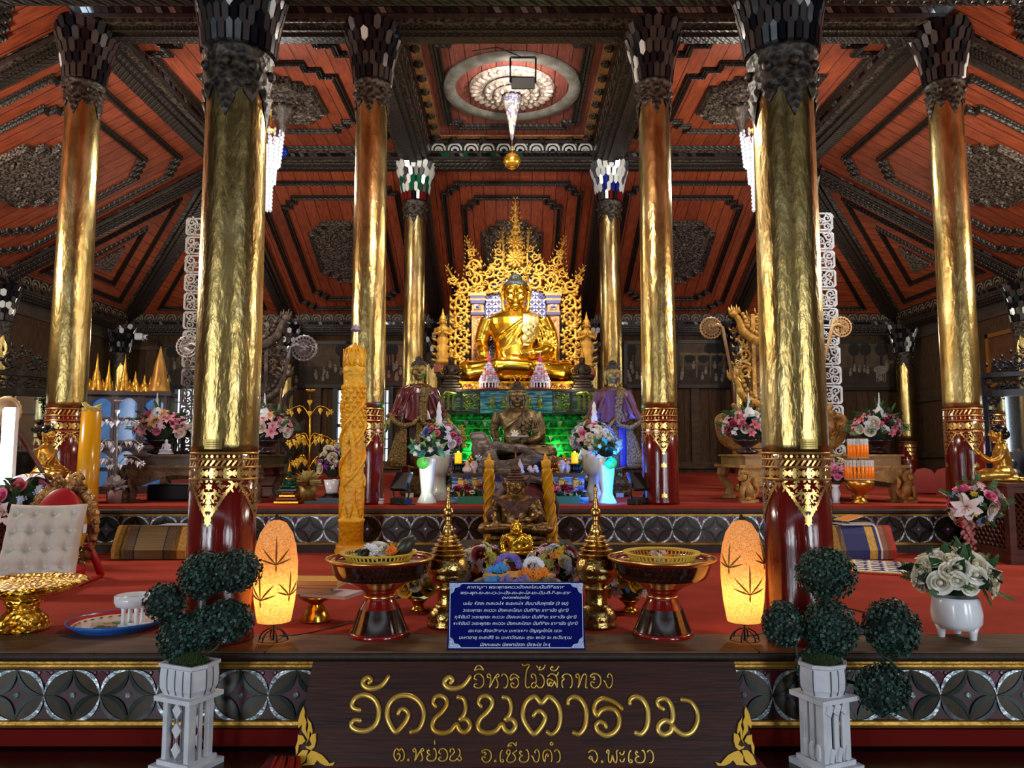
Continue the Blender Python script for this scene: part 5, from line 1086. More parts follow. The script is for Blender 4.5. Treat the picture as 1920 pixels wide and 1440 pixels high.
# ---------------------------------------------------------------- carved pulpits, round fans, lattice banners
def pulpit(px, Y, py0, py1, label, m, m2):
    p = W(px, 800, Y); u = U(Y, 2.3); t = thing('carved_pulpit', label, 'carved throne', (p.x, Y, Z2)); zb, zt = W(px, py1, Y).z-Z2, W(px, py0, Y).z-Z2; h = zt-zb; w = 80*u
    for s in (-1, 1):
        g = G(); filigree(g, [(s*w*.5, zb+h*.3), (s*w*.98, zb+h*.33), (s*w*.9, zb+h*.6), (s*w*1.0, zb+h*.86), (s*w*.72, zb+h*.8), (s*w*.5, zb+h*.72)], 3, .1, .035, 200, 0, th=.26); g.box((s*w*.48, .02, zb+h*.5), (.05, .1, h*.95)); g.obj('openwork_side', m, t)
        for z0, k in ((zb+h*.06, 1), (zb+h*.70, .92)):
            g = G(); L = spline([(s*w*.3, -.04, z0), (s*w*.55*k, -.06, z0+.04), (s*w*.8*k, -.07, z0+.14), (s*w*.9*k, -.07, z0+.28), (s*w*1.0*k, -.06, z0+.34)], 5); g.tube(L, [(.085-.0026*i, .06-.001*i) for i in range(len(L))], 10); e = L[-1]
            g.ell(e+V((s*.02, -.02, .02)), (.06, .05, .05), 10, 7)
            for i in range(5): g.tube([e+V((s*(-.06+.03*i), 0, .03)), e+V((s*(-.06+.035*i), 0, .12+.03*(i % 2)))], [(.03, .025), (.004, .004)], 6)
            for i in range(0, len(L)-3, 2): g.ell(L[i]+V((-s*.05, -.05, .05)), (.03, .02, .03), 6, 5)
            g.obj('naga', m, t)
    g = G(); filigree(g, [(-w*.8, zb+h*.84), (w*.8, zb+h*.84), (w*.7, zb+h*.95), (w*.3, zb+h), (0, zb+h*1.12), (-w*.3, zb+h), (-w*.7, zb+h*.95)], 9, .09, .035, 260, 0, th=.28); g.prism([(-w*.75, zb+h*.83), (w*.75, zb+h*.83), (w*.6, zb+h*.93), (w*.28, zb+h*.98), (0, zb+h*1.08), (-w*.28, zb+h*.98), (-w*.6, zb+h*.93)], .03, 0, 'xz', (0, .005, 0)); g.obj('flame_crest', m, t)
    g = G(); filigree(g, [(-w*.45, zb+h*.28), (w*.45, zb+h*.28), (w*.45, zb+h*.8), (-w*.45, zb+h*.8)], 19, .1, .045, 200, .12, th=.22, flames=False); g.box((0, .2, zb+h*.5), (w*.95, .03, h)); g.obj('back_panel', m2, t)
    g = G(); g.sm = False
    for i, (ww, z0, z1) in enumerate(((1.7, 0, .1), (1.5, .1, .2), (1.2, .2, zb*.5), (1.0, zb*.5, zb*.75), (1.35, zb*.75, zb*.9), (1.6, zb*.9, zb+.02))): g.box((0, 0, (z0+z1)/2), (w*ww, .5+.1*(i % 2), z1-z0), bev=.015)
    for s in (-1, 1): spiral(g, s*w*.55, zb*.6, .1, 0, s, -.3, .2, 6); spiral(g, s*w*.5, zb*.3, .1, 2, -s, -.3, .2, 6)
    g.obj('stepped_pedestal', m, t); return t
PD = mk('grey_brown_carving', '#4c3a2e', .6, c2=['#3a2a20', '#75604c'], ns=12, bump=.4, bs=40); PL = mk('honey_gilt_carving', '#c8963f', .45, .25, c2=['#a87428', '#e2bc6c'], ns=10, bump=.3, bs=40)
pulpit(458, 9.95, 600, 762, 'dark carved naga pulpit behind the thick left column', PD, DARKW)
pulpit(1455, 9.95, 585, 770, 'golden carved naga pulpit behind the thick right column', PL, mk('amber_carving_back', '#8a5f2c', .5))
def fan(label, px, py, r, Y, fx, fy, m, stick_m):
    c = W(px, py, Y); q = W(fx, fy, Y); t = thing('round_fan', label, 'ceremonial fan', c); rr = r*U(Y, 2.4)
    g = G(); n = 40
    g.rings([[((rr*k*(1+(.035*cos(20*2*pi*j/n) if k > .9 else 0)))*cos(2*pi*j/n), y, (rr*k*(1+(.035*cos(20*2*pi*j/n) if k > .9 else 0)))*sin(2*pi*j/n)) for j in range(n)] for k, y in ((1, .012), (1, -.012), (.86, -.02), (.84, -.008))], cap=False)
    for i in range(20): a = i*.314; g.tube([(rr*.68*cos(a), -.012, rr*.68*sin(a)), (rr*.78*cos(a+.12), -.02, rr*.78*sin(a+.12)), (rr*.86*cos(a), -.012, rr*.86*sin(a))], [(rr*.045, .008), (rr*.05, .01), (rr*.04, .008)], 6)
    g.lathe([(.001, .018), (rr*.3, .016), (rr*.62, .01), (rr*.7, .018), (rr*.7, -.005)], n, cap=False) if 0 else None
    g.rings([[(rr*k*cos(2*pi*j/n), y, rr*k*sin(2*pi*j/n)) for j in range(n)] for k, y in ((.7, .01), (.7, -.016), (.62, -.02), (.6, -.01), (.02, -.02))]);
    rnd = random.Random(px)
    for i in range(24): a, d = rnd.uniform(0, 6.3), rnd.uniform(.1, .55)*rr; g.ell((d*cos(a), -.02, d*sin(a)), (rr*.1, .016, rr*.06), 6, 4, 0, (0, a, 0))
    g.obj('pierced_disc', m, t)
    d = q-c; e = V((d.x*.30, 0, 0)).normalized()*rr*.85; g = G(); g.tube([V((0, -.03, 0)), e*.6+V((0, -.05, rr*.22)), e*1.1+V((0, -.04, rr*.05)), d], [.022, .024, .022, .016], 10, 0)
    f = Z2-c.z; k = f/d.z if d.z else 1; g.tube([d*.98, V((d.x*(1+.12*(k-1)), 0.02, f))], .02, 8, 1)
    g.obj('handle', [m, stick_m], t); return t
SIL = mk('aged_silver', '#b0a8a0', .42, .55, c2=['#8a8078', '#d0cac4'], ns=12); PGD = mk('pale_gilt_fan', '#d8b888', .45, .4, c2='#c89e68', ns=12); ST = mk('brown_staff', '#5a2a1c', .4)
fan('round silver pierced fan on a staff right of the thick left column', 570, 653, 25, 9.1, 527, 730, SIL, ST)
fan('round silver pierced fan at the left edge of the thick left column', 352, 650, 22, 9.1, 395, 725, SIL, ST)
fan('round pale gold pierced fan left of the golden pulpit', 1333, 615, 21, 9.1, 1376, 720, PGD, ST)
fan('round pale gold pierced fan right of the thick right column', 1577, 613, 20, 9.1, 1540, 700, PGD, ST)
def banner(label, px0, py0, px1, py1, Y, m, n=13):
    a, b = W(px0, py0, Y), W(px1, py1, Y); t = thing('lattice_banner', label, 'banner', (a.x, Y, Z2)); L = (b-a)
    tilt = atan2(b.x-a.x, a.z-b.z)
    for i in range(n):
        c = a+L*(i+.5)/n-V((a.x, Y, Z2)); h = L.length/n*.94; w = .17*(1+.012*i); g = G(); fr = .022
        o = [(-w+.03, -h/2), (w-.03, -h/2), (w, -h/2+.03), (w, h/2-.03), (w-.03, h/2), (-w+.03, h/2), (-w, h/2-.03), (-w, -h/2+.03)]; I = [(x*.84, z*.84) for x, z in o]
        g.add([(x, -.01, z) for x, z in o]+[(x, -.01, z) for x, z in I]+[(x, .01, z) for x, z in o]+[(x, .01, z) for x, z in I], [f for j in range(8) for f in ((j, (j+1) % 8, 8+(j+1) % 8, 8+j), (16+(j+1) % 8, 16+j, 24+j, 24+(j+1) % 8), (j, 16+j, 16+(j+1) % 8, (j+1) % 8), (8+j, 8+(j+1) % 8, 24+(j+1) % 8, 24+j))], 0, False)
        for q, (x, z, r, d) in enumerate(((-.5, .3, .5, 1), (.5, .28, .5, -1), (-.48, -.4, .45, -1), (.5, -.42, .45, 1), (0, -.05, .4, 1))): spiral(g, x*w, z*h*.7, r*h*.55, i+q*1.7, d, 0, .24, 3)
        o_ = g.obj('pierced_panel', m, t, c); o_.rotation_euler = (0, tilt, 0)
    return t
WL = mk('white_lattice', '#d4d8de', .5, c2='#b8bcc4', ns=8)
banner('white pierced banner strip at the left edge of the thick left column', 372, 408, 362, 872, 10.2, mk('greyed_lattice', '#a8a29a', .6, c2='#8a847c', ns=8))
banner('white pierced banner strip at the right edge of the thick right column', 1538, 398, 1560, 870, 10.2, WL)
# carved wooden naga boat on the golden table
bx = W(1468, 865, 8.6); t = thing('naga_boat', 'honey-coloured carved naga boat seat on the golden table', 'carving', (bx.x, 8.62, TT)); u = U(8.6)
HW = mk('honey_wood', '#b8863a', .5, c2=['#8f5e22', '#d0a458'], ns=10, bump=.5, bs=30)
for s, nm in ((-1, 'prow'), (1, 'stern')):
    g = G(); b = s*112*u
    g.tube(spline([(s*30*u, 0, .155), (s*75*u, 0, .15), (s*102*u, 0, .20), (b, 0, .33), (b+s*3*u, 0, .40), (b-s*5*u, 0, .44)], 5), [(.15-.0045*i, .10-.0028*i) for i in range(26)], 12); g.ell((b-s*.02, 0, .43), (.05, .045, .045), 10, 7)
    for i in range(7): spiral(g, s*(62+7*i)*u, .16+.02*i, .05, i, s, -.1, .24, 5)
    g.tube(spline([(s*80*u, -.05, .2), (s*92*u, -.06, .36), (s*82*u, -.06, .46), (s*94*u, -.05, .58)], 5), [.055]*6+[.045]*5+[.03]*4+[.012], 8)
    for i in range(4): g.ell((s*(76+5*i)*u, -.06, .32+.05*i), (.06, .04, .04), 8, 6)
    g.obj(nm, HW, t)
g = G(); g.sm = False; g.box((0, 0, .1), (150*u, .3, .06)); g.box((0, .1, .22), (120*u, .04, .2))
for i in range(16): g.box((-70*u+i*9*u, -.12, .17), (.02, .02, .1))
g.box((0, -.12, .225), (150*u, .04, .02)); g.box((0, 0, .03), (170*u, .34, .06)); g.obj('hull', HW, t)
# orange juice tower, small vase
p = W(1613, 949, 7.72); X0 = p.x; t = thing('pedestal_bowl', 'gilt footed bowl on the carpet carrying the orange tube tower', 'bowl', (X0, 7.72, Z2))
g = G(); g.lathe([(.075, 0), (.08, .015), (.05, .05), (.035, .08), (.06, .11), (.11, .14), (.135, .19), (.14, .24), (.13, .24), (.1, .16)], 28, flute=.02, fn=14); g.obj('bowl', mk('amber_gilt', '#d08a2a', .28, .9, c2='#e8b050', ns=10), t)
JU = mk('orange_liquid', '#ea7a12', .3, em=.12); GLS = mk('clear_plastic', '#e8eef0', .08, trans=0, alpha=.3)
t = thing('tube_tower', 'two-tier stand of orange-filled clear tubes on the gilt footed bowl', 'offering', (X0, 7.72, Z2+.243))
for r, z, h, n in ((.13, 0, .20, 22), (.088, .22, .2, 16)):
    g = G()
    for i in range(n): a = 2*pi*i/n; g.lathe([(.013, z+.01), (.013, z+.01+h*.62)], 8, (r*cos(a), r*sin(a), 0), 0)
    g.obj('filled_tubes', JU, t)
    g = G()
    for i in range(n): a = 2*pi*i/n; g.lathe([(.0145, z+.01+h*.62), (.0145, z+h)], 8, (r*cos(a), r*sin(a), 0), 0, cap=False)
    g.lathe([(r+.02, z), (r+.02, z+.008), (r-.03, z+.008), (r-.03, z)], 24); g.obj('clear_rack', GLS, t); g = G(); g.lathe([(r+.022, z+h*.9), (r+.022, z+h*.93)], 24, cap=False); g.obj('rack_ring', GLS, t)
g = G(); g.tube([(0, 0, 0), (0, 0, .44)], .006, 6); g.obj('centre_rod', IRON, t)
p = W(1566, 948, 7.8); potted('flower_vase', 'white vase of pink flowers between the thick right column and the tube tower', 'vase', (p.x+.02, 7.82, Z2), [(.04, 0), (.03, .03), (.05, .1), (.03, .16), (.045, .19)], WHITE, (.02, 0, .3), (.11, .09, .15), [('dk', 16, .045), ('rp', 8, .04), ('rc', 6, .045), ('lf', 10, .1), ('ld', 8, .1)], 9)
# ---------------------------------------------------------------- bodhi trees, emerald figure, orchids, boxes
def heart(g, c, s, a, mi=0, tilt=0.):
    P = [(0, -1.25), (.28, -.62), (.62, -.15), (.6, .2), (.32, .36), (0, .2), (-.32, .36), (-.6, .2), (-.62, -.15), (-.28, -.62)]
    ca, sa = cos(a), sin(a); vs = [(c[0]+s*x*ca, c[1]+s*x*sa+s*.15*abs(x), c[2]+s*z) for x, z in P]+[(c[0], c[1]-s*.06, c[2]-s*.1)]
    g.add(vs, [(i, (i+1) % 10, 10) for i in range(10)], mi, False)
def bodhi(label, px, py0, py1, Y, ml, mt, pot, seed, tiers, wrap):
    p = W(px, py1, Y); u = U(Y, 1.6); H = W(px, py0, Y).z-Z2; t = thing('bodhi_tree', label, 'ornamental tree', (p.x, Y, Z2)); rnd = random.Random(seed)
    g = G(); g.lathe(pot[0], pot[1], flute=0); g.obj('pot', pot[2], t)
    g = G(); g.tube([(0, 0, .1), (.008, 0, H*.5), (-.006, 0, H*.97)], [.014, .01, .005], 8); g.obj('trunk', mt, t)
    g = G()
    for i in range(60): a, e = rnd.uniform(0, 6.3), rnd.uniform(-.3, 1.3); d = V((cos(a)*cos(e), sin(a)*cos(e), sin(e))); b = V((0, 0, wrap[0])); w_ = V((-sin(a), cos(a), .3)); g.add([b+d*.03, b+d*wrap[1]*.8-w_*.03, b+d*wrap[1]*rnd.uniform(.8, 1.2), b+d*wrap[1]*.8+w_*.03], [(0, 1, 2, 3)])
    g.obj('tulle_wrap', wrap[2], t)
    for f, R_, nb, nl in tiers:
        for k in range(nb):
            a = 2*pi*k/nb+(.15 if nb == 2 else rnd.uniform(-.3, .3)); d = V((cos(a), sin(a)*.6, 0)); z = H*f; g = G()
            L = spline([(0, 0, z-.05), d*R_*.35+V((0, 0, z+R_*.28)), d*R_*.75+V((0, 0, z+R_*.25)), d*R_+V((0, 0, z+R_*.02))], 5); g.tube(L, .005, 5, 1)
            for i in range(nl):
                q = L[int((i+1.5)/(nl+1)*15)]; heart(g, q-V((0, .01, .045)), rnd.uniform(.03, .042), rnd.uniform(-.6, .6))
                heart(g, q-V((0, .03, .03)), .026, rnd.uniform(-1, 1))
            e = L[-1]
            for j in range(6): b = j*pi/3; g.ell(e+V((.02*cos(b), -.01, .02*sin(b))), (.016, .006, .01), 6, 4, 0, (0, -b, 0))
            g.obj('branch', [ml, mt], t)
    g = G()
    for z in (.80, .9): heart(g, (0, -.02, H*z), .045, 0)
    for j in range(7): b = j*.9; g.ell((.03*cos(b), .02*sin(b), H), (.025, .012, .01), 6, 4, 0, (0, -.4, b))
    g.obj('top_leaves', ml, t); return t
GOLDL = mk('gold_leaf_foil', '#e0a322', .35, .35, c2='#f0c840', ns=9); SILVL = mk('silver_leaf_foil', '#c8c4c6', .3, .5, c2='#e8e0e4', ns=9)
bodhi('golden heart-leaved bodhi tree in a gold pot left of the carved yellow candle', 577, 732, 944, 8.05, GOLDL, GOLD, ([(.075, 0), (.095, .17), (.09, .17), (.07, .1)], 20, mk('gold_foil_pot', '#a88a42', .45, .4)), 3, [(.22+.12, .3, 3, 4), (.52, .27, 3, 4), (.58, .12, 2, 2), (.8, .22, 2, 2)], (.2, .15, mk('gold_tulle', '#d8c27a', .7)))
bodhi('silvery heart-leaved bodhi tree in a wrapped pot behind the plain yellow candle', 213, 752, 946, 7.76, SILVL, SIL, ([(.075, 0), (.085, .14), (.08, .14)], 4, mk('mauve_pot', '#8a6a6a', .6)), 4, [(.38, .27, 3, 5), (.55, .26, 3, 5), (.78, .2, 2, 4)], (.17, .12, mk('clear_tulle', '#d0c8cc', .5)))
p = W(540, 946, 7.72); EM = mk('emerald_glass', '#0c4a30', .2, .2); t = seated('emerald_buddha_statue', 'small green Buddha on a tiered gold base beside the golden bodhi tree', (p.x, 7.74, Z2+.15), .19, EM, vox=.016, sash=False)
g = G(); g.sm = False
for i in range(4): g.box((0, 0, -.7+.17*i), (1.35-.22*i, 1.0-.15*i, .15), i % 2, bev=.03)
g.box((0, 0, -.05), (.95, .7, .1), 2)
for s in (-1, 1): g.ell((s*.42, -.2, .03), (.07, .07, .07), 8, 6, 1)
g.obj('tiered_base', [GOLD, mk('red_inlay', '#8a1a14', .4), EM], t)
g = G(); g.lathe([(.12, .92), (.13, .97), (.08, 1.04), (.09, 1.08), (.05, 1.15), (.03, 1.3), (.004, 1.65)], 16); g.lathe([(.24, .5), (.27, .54), (.2, .6)], 20); g.obj('crown_and_collar', GOLD, t)
p = W(621, 945, 7.78); t = thing('vase_stand', 'dark stepped wooden stand under the purple orchid vase', 'stand', (p.x, 7.8, Z2)); g = G(); g.sm = False; g.box((-.06, 0, .015), (.38, .24, .03)); g.box((0, 0, .045), (.26, .2, .03)); g.lathe([(.1, .06), (.1, .075), (.075, .08), (.08, .1), (.07, .1)], 20); g.obj('steps', BLACK, t)
t = potted('orchid_vase', 'white vase of purple orchids, yellow and white flowers left of the carved candle', 'vase', (p.x, 7.8, Z2+.101), [(.055, 0), (.06, .02), (.085, .14), (.08, .14), (.05, .05)], WHITE, (0, 0, .3), (.14, .11, .2), [('dp', 26, .045), ('rc', 6, .05), ('ry', 3, .045), ('bo', 4, .05), ('bw', 4, .05), ('cp', 4, .05), ('ld', 14, .12)], 12)
BXW = mk('reddish_box_wood', '#7a3f22', .5, c2='#94532e', ns=3, st=(1, 6, 6))
for i, (px, py, w, h, lb) in enumerate(((512, 915, .62, .13, 'lowest reddish wooden box of the stepped stack behind the golden bodhi tree'), (508, 893, .55, .12, 'middle reddish wooden box of the stepped stack behind the golden bodhi tree'), (503, 872, .46, .12, 'topmost reddish wooden box of the stepped stack behind the golden bodhi tree'))):
    g = G(); g.sm = False; g.box((0, 0, .06), (w, .4-.05*i, .105), bev=.008); g.box((0, 0, .115), (w+.03, .43-.05*i, .016)); tag(g.obj('wooden_box', BXW, loc=(W(px, 890, 9.0).x, 9.0, Z2+.125*i)), lb, 'box')
t = thing('driftwood_carving', 'dark gnarled driftwood with upright horns behind the golden bodhi tree', 'driftwood', (W(535, 860, 9.2).x, 9.35, Z2+.0)); u = U(9.2); zz = lambda y: W(535, y, 9.2).z-Z2
g = G(); B = lambda L: [((a-535)*u, c, zz(b)) for a, b, c in L]
for L, r in (([(548, 722, 0), (528, 742, 0), (524, 770, 0), (536, 795, 0), (548, 815, 0)], (.02, .12)), ([(564, 785, 0), (556, 800, 0), (548, 820, 0), (540, 850, 0)], (.015, .1)), ([(545, 812, 0), (520, 830, 0), (530, 860, 0), (535, 905, 0)], (.14, .12)), ([(500, 800, .05), (515, 830, .05), (535, 850, 0)], (.05, .1)), ([(560, 830, 0), (552, 870, 0), (540, 900, 0)], (.04, .05))):
    q = spline(B(L), 4); g.tube(q, [r[0]+(r[1]-r[0])*i/(len(q)-1) for i in range(len(q))], 9)
g.tube([(0, 0, .0), (0, 0, .2)], [.22, .15], 10)
fuse(g.obj('gnarled_wood', mk('gnarled_dark_wood', '#3c2c22', .8, c2=['#241812', '#6a5442'], ns=9, bump=.8, bs=22, st=(3, 3, 1)), t), .02, 1)
# ---------------------------------------------------------------- glass cabinet with gilt stupas
p = W(228, 935, 9.6); t = thing('glass_cabinet', 'dark glass-fronted cabinet with bluish panes behind the silver bodhi tree', 'cabinet', (p.x, 9.75, Z2), .25); w, h, d = .92, 1.3, .4
g = G(); g.sm = False; CB = mk('cabinet_wood', '#2a1a1c', .4, c2='#3a2426', ns=4)
g.box((0, 0, h-.02), (w+.1, d+.1, .05)); g.box((0, 0, .03), (w+.04, d+.04, .06)); g.box((0, d/2-.01, h/2), (w, .02, h)); g.box((0, 0, .60), (w, d, .04))
for x in (-w/2, w/2): g.box((x, 0, h/2), (.03, d, h))
for z in (.34, .95): g.box((0, .02, z), (w, d-.06, .015))
g.obj('carcass', CB, t)
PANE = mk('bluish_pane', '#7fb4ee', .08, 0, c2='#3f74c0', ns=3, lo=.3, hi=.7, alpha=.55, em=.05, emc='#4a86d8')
for z0, z1 in ((.06, .58), (.64, 1.26)):
    for i in range(3):
        x = -w/2+(i+.5)*w/3; g = G(); g.sm = False; ww = w/3
        for s in (-1, 1): g.box((x+s*(ww/2-.022), -d/2, (z0+z1)/2), (.04, .03, z1-z0))
        for z in (z0+.02, z1-.02, (z0+z1)/2): g.box((x, -d/2, z), (ww, .028, .035))
        g.prism([(x-ww/2, z1), (x-ww/2, z1-.12)]+[(x-ww*.4+ww*.8*k/6, z1-.12+.085*sin(pi*k/6)) for k in range(7)]+[(x+ww/2, z1-.12), (x+ww/2, z1)], .028, 0, 'xz', (0, -d/2-.014, 0)); f = g.obj('door', CB, t)
        g = G(); g.sm = False; g.box((x, -d/2+.004, (z0+z1)/2), (ww-.05, .004, z1-z0-.05)); g.obj('pane', PANE, f)
CT = Z2+h+.006; AMB = mk('amber_gilt_stupa', '#b07a1e', .3, .6, c2='#dca43a', ns=14)
def cabpt(k): return (p.x+(k)*cos(.25), 9.75+k*sin(.25)-.03)
for i, (k, hh, r, lb) in enumerate(((-.42, .5, .17, 'leftmost gilt spired stupa model on the glass cabinet'), (-.28, .42, .12, 'slim gilt spire second from left on the glass cabinet'), (-.09, .5, .15, 'gilt spired stupa model in the middle of the cabinet top'), (.04, .28, .16, 'low gilt stupa model right of the middle spire on the cabinet'), (.15, .24, .15, 'smallest gilt stupa model beside the big bell-shaped one'), (.33, .62, .24, 'big bell-shaped gilt stupa model at the right end of the cabinet'))):
    x, y = cabpt(k); r = r*.5; pr = [(r, 0), (r, hh*.06), (r*.85, hh*.1), (r*.8, hh*.25), (r*.55, hh*.3), (r*.6, hh*.36), (r*.42, hh*.5), (r*.3, hh*.55), (r*.16, hh*.75), (.003, hh)] if i < 5 else [(r*1.25, 0), (r*1.2, hh*.05), (r*1.05, hh*.12), (r*.75, hh*.35), (r*.55, hh*.6), (r*.25, hh*.82), (.004, hh)]
    t2 = thing('stupa_model', lb, 'stupa model', (x, y, CT), 0, 'gilt stupa models on the cabinet'); g = G(); g.lathe(pr, 12, flute=.04, fn=4); g.obj('bell', AMB if i < 5 else mk('tan_bell', '#9a6a2c', .4, .4, c2='#b8863c', ns=6), t2)
    g = G()
    for a in range(4): b = a*pi/2+.4; g.lathe([(r*.25, 0), (r*.2, hh*.18), (.003, hh*.34)], 8, (r*.85*cos(b), r*.85*sin(b), 0))
    g.obj('corner_spires', AMB, t2)
# ---------------------------------------------------------------- paintings on the walls, camera, shutters
def painting(label, px0, py0, px1, py1, seed, warm=False, side=False):
    if side: a, b = V((8.28, 12.5, 3.4)), V((8.28, 10.9, 2.55))
    else: a, b = W(px0, py0, 15.6), W(px1, py1, 15.6)
    w, h = abs(b.x-a.x) if not side else 1.7, abs(a.z-b.z); t = thing('framed_painting', label, 'painting', ((a.x+b.x)/2, 15.6, (a.z+b.z)/2) if not side else (8.2, 11.9, 2.98), 0 if not side else -pi/2)
    t.rotation_euler[0] = .10 if not side else .0
    g = G(); g.sm = False
    for s in (-1, 1): g.box((s*w/2, 0, 0), (.07, .05, h+.07)); g.box((0, 0, s*h/2), (w+.07, .05, .07))
    g.obj('frame', mk('painting_frame', '#241812', .5) if not side else mk('honey_frame', '#8a5a24', .4), t)
    g = G(); g.sm = False; g.box((0, .02, 0), (w, .01, h)); rnd = random.Random(seed)
    g.box((0, .012, h*.2), (w*.98, .004, h*.5), 1); g.box((0, .011, -h*.28), (w*.98, .004, h*.3), 2)
    for i in range(4 if not side else 0):
        x = rnd.uniform(-.42, .42)*w; g.box((x, .008, h*.05), (.03, .004, h*.6), 3); g.ell((x, .008, h*.33), (w*.1, .005, h*.14), 8, 6, 3)
    for i in range(9 if not side else 0):
        x, z = rnd.uniform(-.42, .42)*w, rnd.uniform(-.38, -.02)*h; g.ell((x, .006, z), (.035, .005, .06), 8, 6, 4); g.ell((x, .006, z+.085), (.022, .005, .025), 8, 6, 4)
    if seed == 6:
        for x, z, rx, rz in ((.25, -.1, .16, .07), (.36, .0, .05, .1), (.42, .06, .06, .03)): g.ell((x*w, .005, z*h), (rx, .005, rz*1.2), 10, 6, 4)
        for x in (.18, .22, .3, .33): g.box((x*w, .005, -.25*h), (.02, .004, .22), 4)
    if seed == 5:
        for i in range(4): x = (-.38+.25*i)*w; g.box((x, .007, -.05*h), (.03, .004, .5*h), 5); g.ell((x+.12*w, .007, .12*h), (.1*w, .004, .1*h), 10, 6, 3)
        g.box((0, .007, .22*h), (w*.9, .004, .06*h), 5)
    c = ('#4a3a2c', '#5a4a38', '#3a3024', '#241e18', '#8a8070', '#7a6a42') if not warm else ('#5a3a28', '#8a6248', '#6a3224', '#2a2420', '#a09080', '#7a6a42')
    if side: c = ('#3a2414', '#6a3c1c', '#2a1c12', '#241e18', '#8a8070', '#7a6a42')
    g.obj('canvas', [mk('paint_%s_%d' % ('w' if warm else 's' if side else 'd', i), x, .8, c2=tuple(v*.6 for v in srgb(x)), ns=7) for i, x in enumerate(c)], t)
painting('faded framed painting on the back wall above the left window', 304, 648, 392, 722, 1)
painting('dark framed painting on the back wall right of the silver fan', 544, 643, 652, 724, 2)
painting('reddish landscape painting between the carved candle and the red-robed statue', 716, 643, 760, 720, 3, True)
painting('framed painting of seated figures right of the violet-robed statue', 1172, 643, 1214, 724, 4)
painting('framed palace-scene painting left of the golden pulpit', 1268, 641, 1372, 724, 5)
painting('framed painting with a pale horse on the back wall right of the lattice banner', 1566, 641, 1682, 728, 6)
painting('tilted painting with honey-coloured frame on the right side wall', 0, 0, 0, 0, 7, side=True)
p = W(268, 632, 15.0); t = thing('security_camera', 'white security camera beside the back corner column capital', 'camera', (p.x, 14.95, p.z)); g = G(); g.box((-.05, 0, 0), (.16, .14, .14), bev=.02); g.obj('housing', WHITE, t)
g = G(); g.tube([(.06, -.02, 0), (.14, -.05, -.02)], .05, 10); g.obj('lens_tube', WHITE, t); g = G(); g.ell((.155, -.06, -.02), .038, 8, 6); g.obj('lens', BLACK, t)
g = G(); g.tube([(-.05, .05, 0), (-.12, .35, -.05)], .03, 8); g.obj('wall_arm', WHITE, t)
REDD = mk('red_painted_door', '#8a1d14', .45, c2='#741610', ns=4)
for px, lb in ((1738, 'red painted panel leaning in the aisle, left of the two'), (1778, 'red painted panel leaning in the aisle, half behind the outer right column')):
    p = W(px, 930, 9.3); t = thing('leaning_panel', lb, 'panel', (p.x, 9.3, Z1)); g = G(); w = .20; hz = W(px, 876, 9.3).z-Z1; g.prism([(-w, 0), (w, 0), (w, hz-.12), (w*.6, hz-.08), (w*.4, hz-.02), (0, hz), (-w*.4, hz-.02), (-w*.6, hz-.08), (-w, hz-.12)], .04, 0, 'xz'); g.obj('board', REDD, t)
    g = G(); g.sm = False; g.box((0, -.012, hz*.62), (w*1.3, .02, .03)); g.box((0, -.012, hz*.2), (w*1.3, .02, .03))
    for s in (-1, 1): g.box((s*w*.62, -.012, hz*.41), (.03, .02, hz*.42))
    g.obj('raised_frame', REDD, t); t.rotation_euler = (-.16, .0, -.35)
# ---------------------------------------------------------------- tier one, centre group
SX = W(968, 1046, 5.2).x; SZ = .72
t = thing('offering_stand', 'low red cloth-covered stand under the two small gilt Buddhas', 'stand', (SX, 5.4, Z1)); g = G(); g.sm = False; g.box((0, 0, .13), (.82, 1.2, .26)); g.obj('cloth_cover', mk('red_cloth', '#96201c', .85, c2='#a82a24', ns=5), t); g = G(); g.sm = False; g.box((0, 0, .272), (.86, 1.24, .022)); g.obj('top', DARKW, t)
AGILT = mk('antique_gilt', '#8a6a3a', .35, .8, c2=['#6a4c2a', '#b89858'], ns=9, bump=.2, bs=40)
t = seated('crowned_buddha_statue', 'small crowned gilt Buddha with winged collar between the spiral candles', (W(967, 1010, 5.45).x, 5.45, SZ+.105), (.52, .46, .42), AGILT, mk('crown_dark_gilt', '#4a2a22', .4, .5, c2='#6a4632', ns=20, bump=.5), vox=.014, sash=False)
stepbase(t, .95, .7, .26, AGILT, 3)
g = G()
for k in range(4): g.lathe([(.13-.02*k, .90+.045*k), (.14-.02*k, .92+.045*k), (.12-.02*k, .94+.045*k)], 16, flute=.06, fn=16)
g.lathe([(.07, 1.07), (.075, 1.1), (.05, 1.14), (.03, 1.18), (.035, 1.2), (.012, 1.22), (.012, 1.42)], 12); g.prism([(-.05, 1.38), (.05, 1.38), (.03, 1.46), (.012, 1.48), (-.012, 1.48), (-.03, 1.46)], .02)
for s in (-1, 1): g.prism([(s*.12, .70), (s*.16, .72), (s*.21, .92), (s*.22, 1.02), (s*.17, .95), (s*.13, .82)], .03, 0, 'xz', (0, .02, 0)); spiral(g, s*.16, .84, .035, 0, s, 0, .25, 3)
g.obj('crown', MATS['crown_dark_gilt'], t)
g = G()
for s in (-1, 1):
    g.prism([(s*.02, .42), (s*.1, .55), (s*.30, .66), (s*.34, .62), (s*.2, .48), (s*.08, .36)], .03, 0, 'xz', (0, -.17, 0)); g.ell((s*.34, -.03, .30), (.07, .05, .12), 10, 7)
g.prism([(-.1, .56), (.1, .56), (.05, .34), (0, .26), (-.05, .34)], .03, 0, 'xz', (0, -.19, 0)); g.obj('collar_ornament', MATS['crown_dark_gilt'], t)
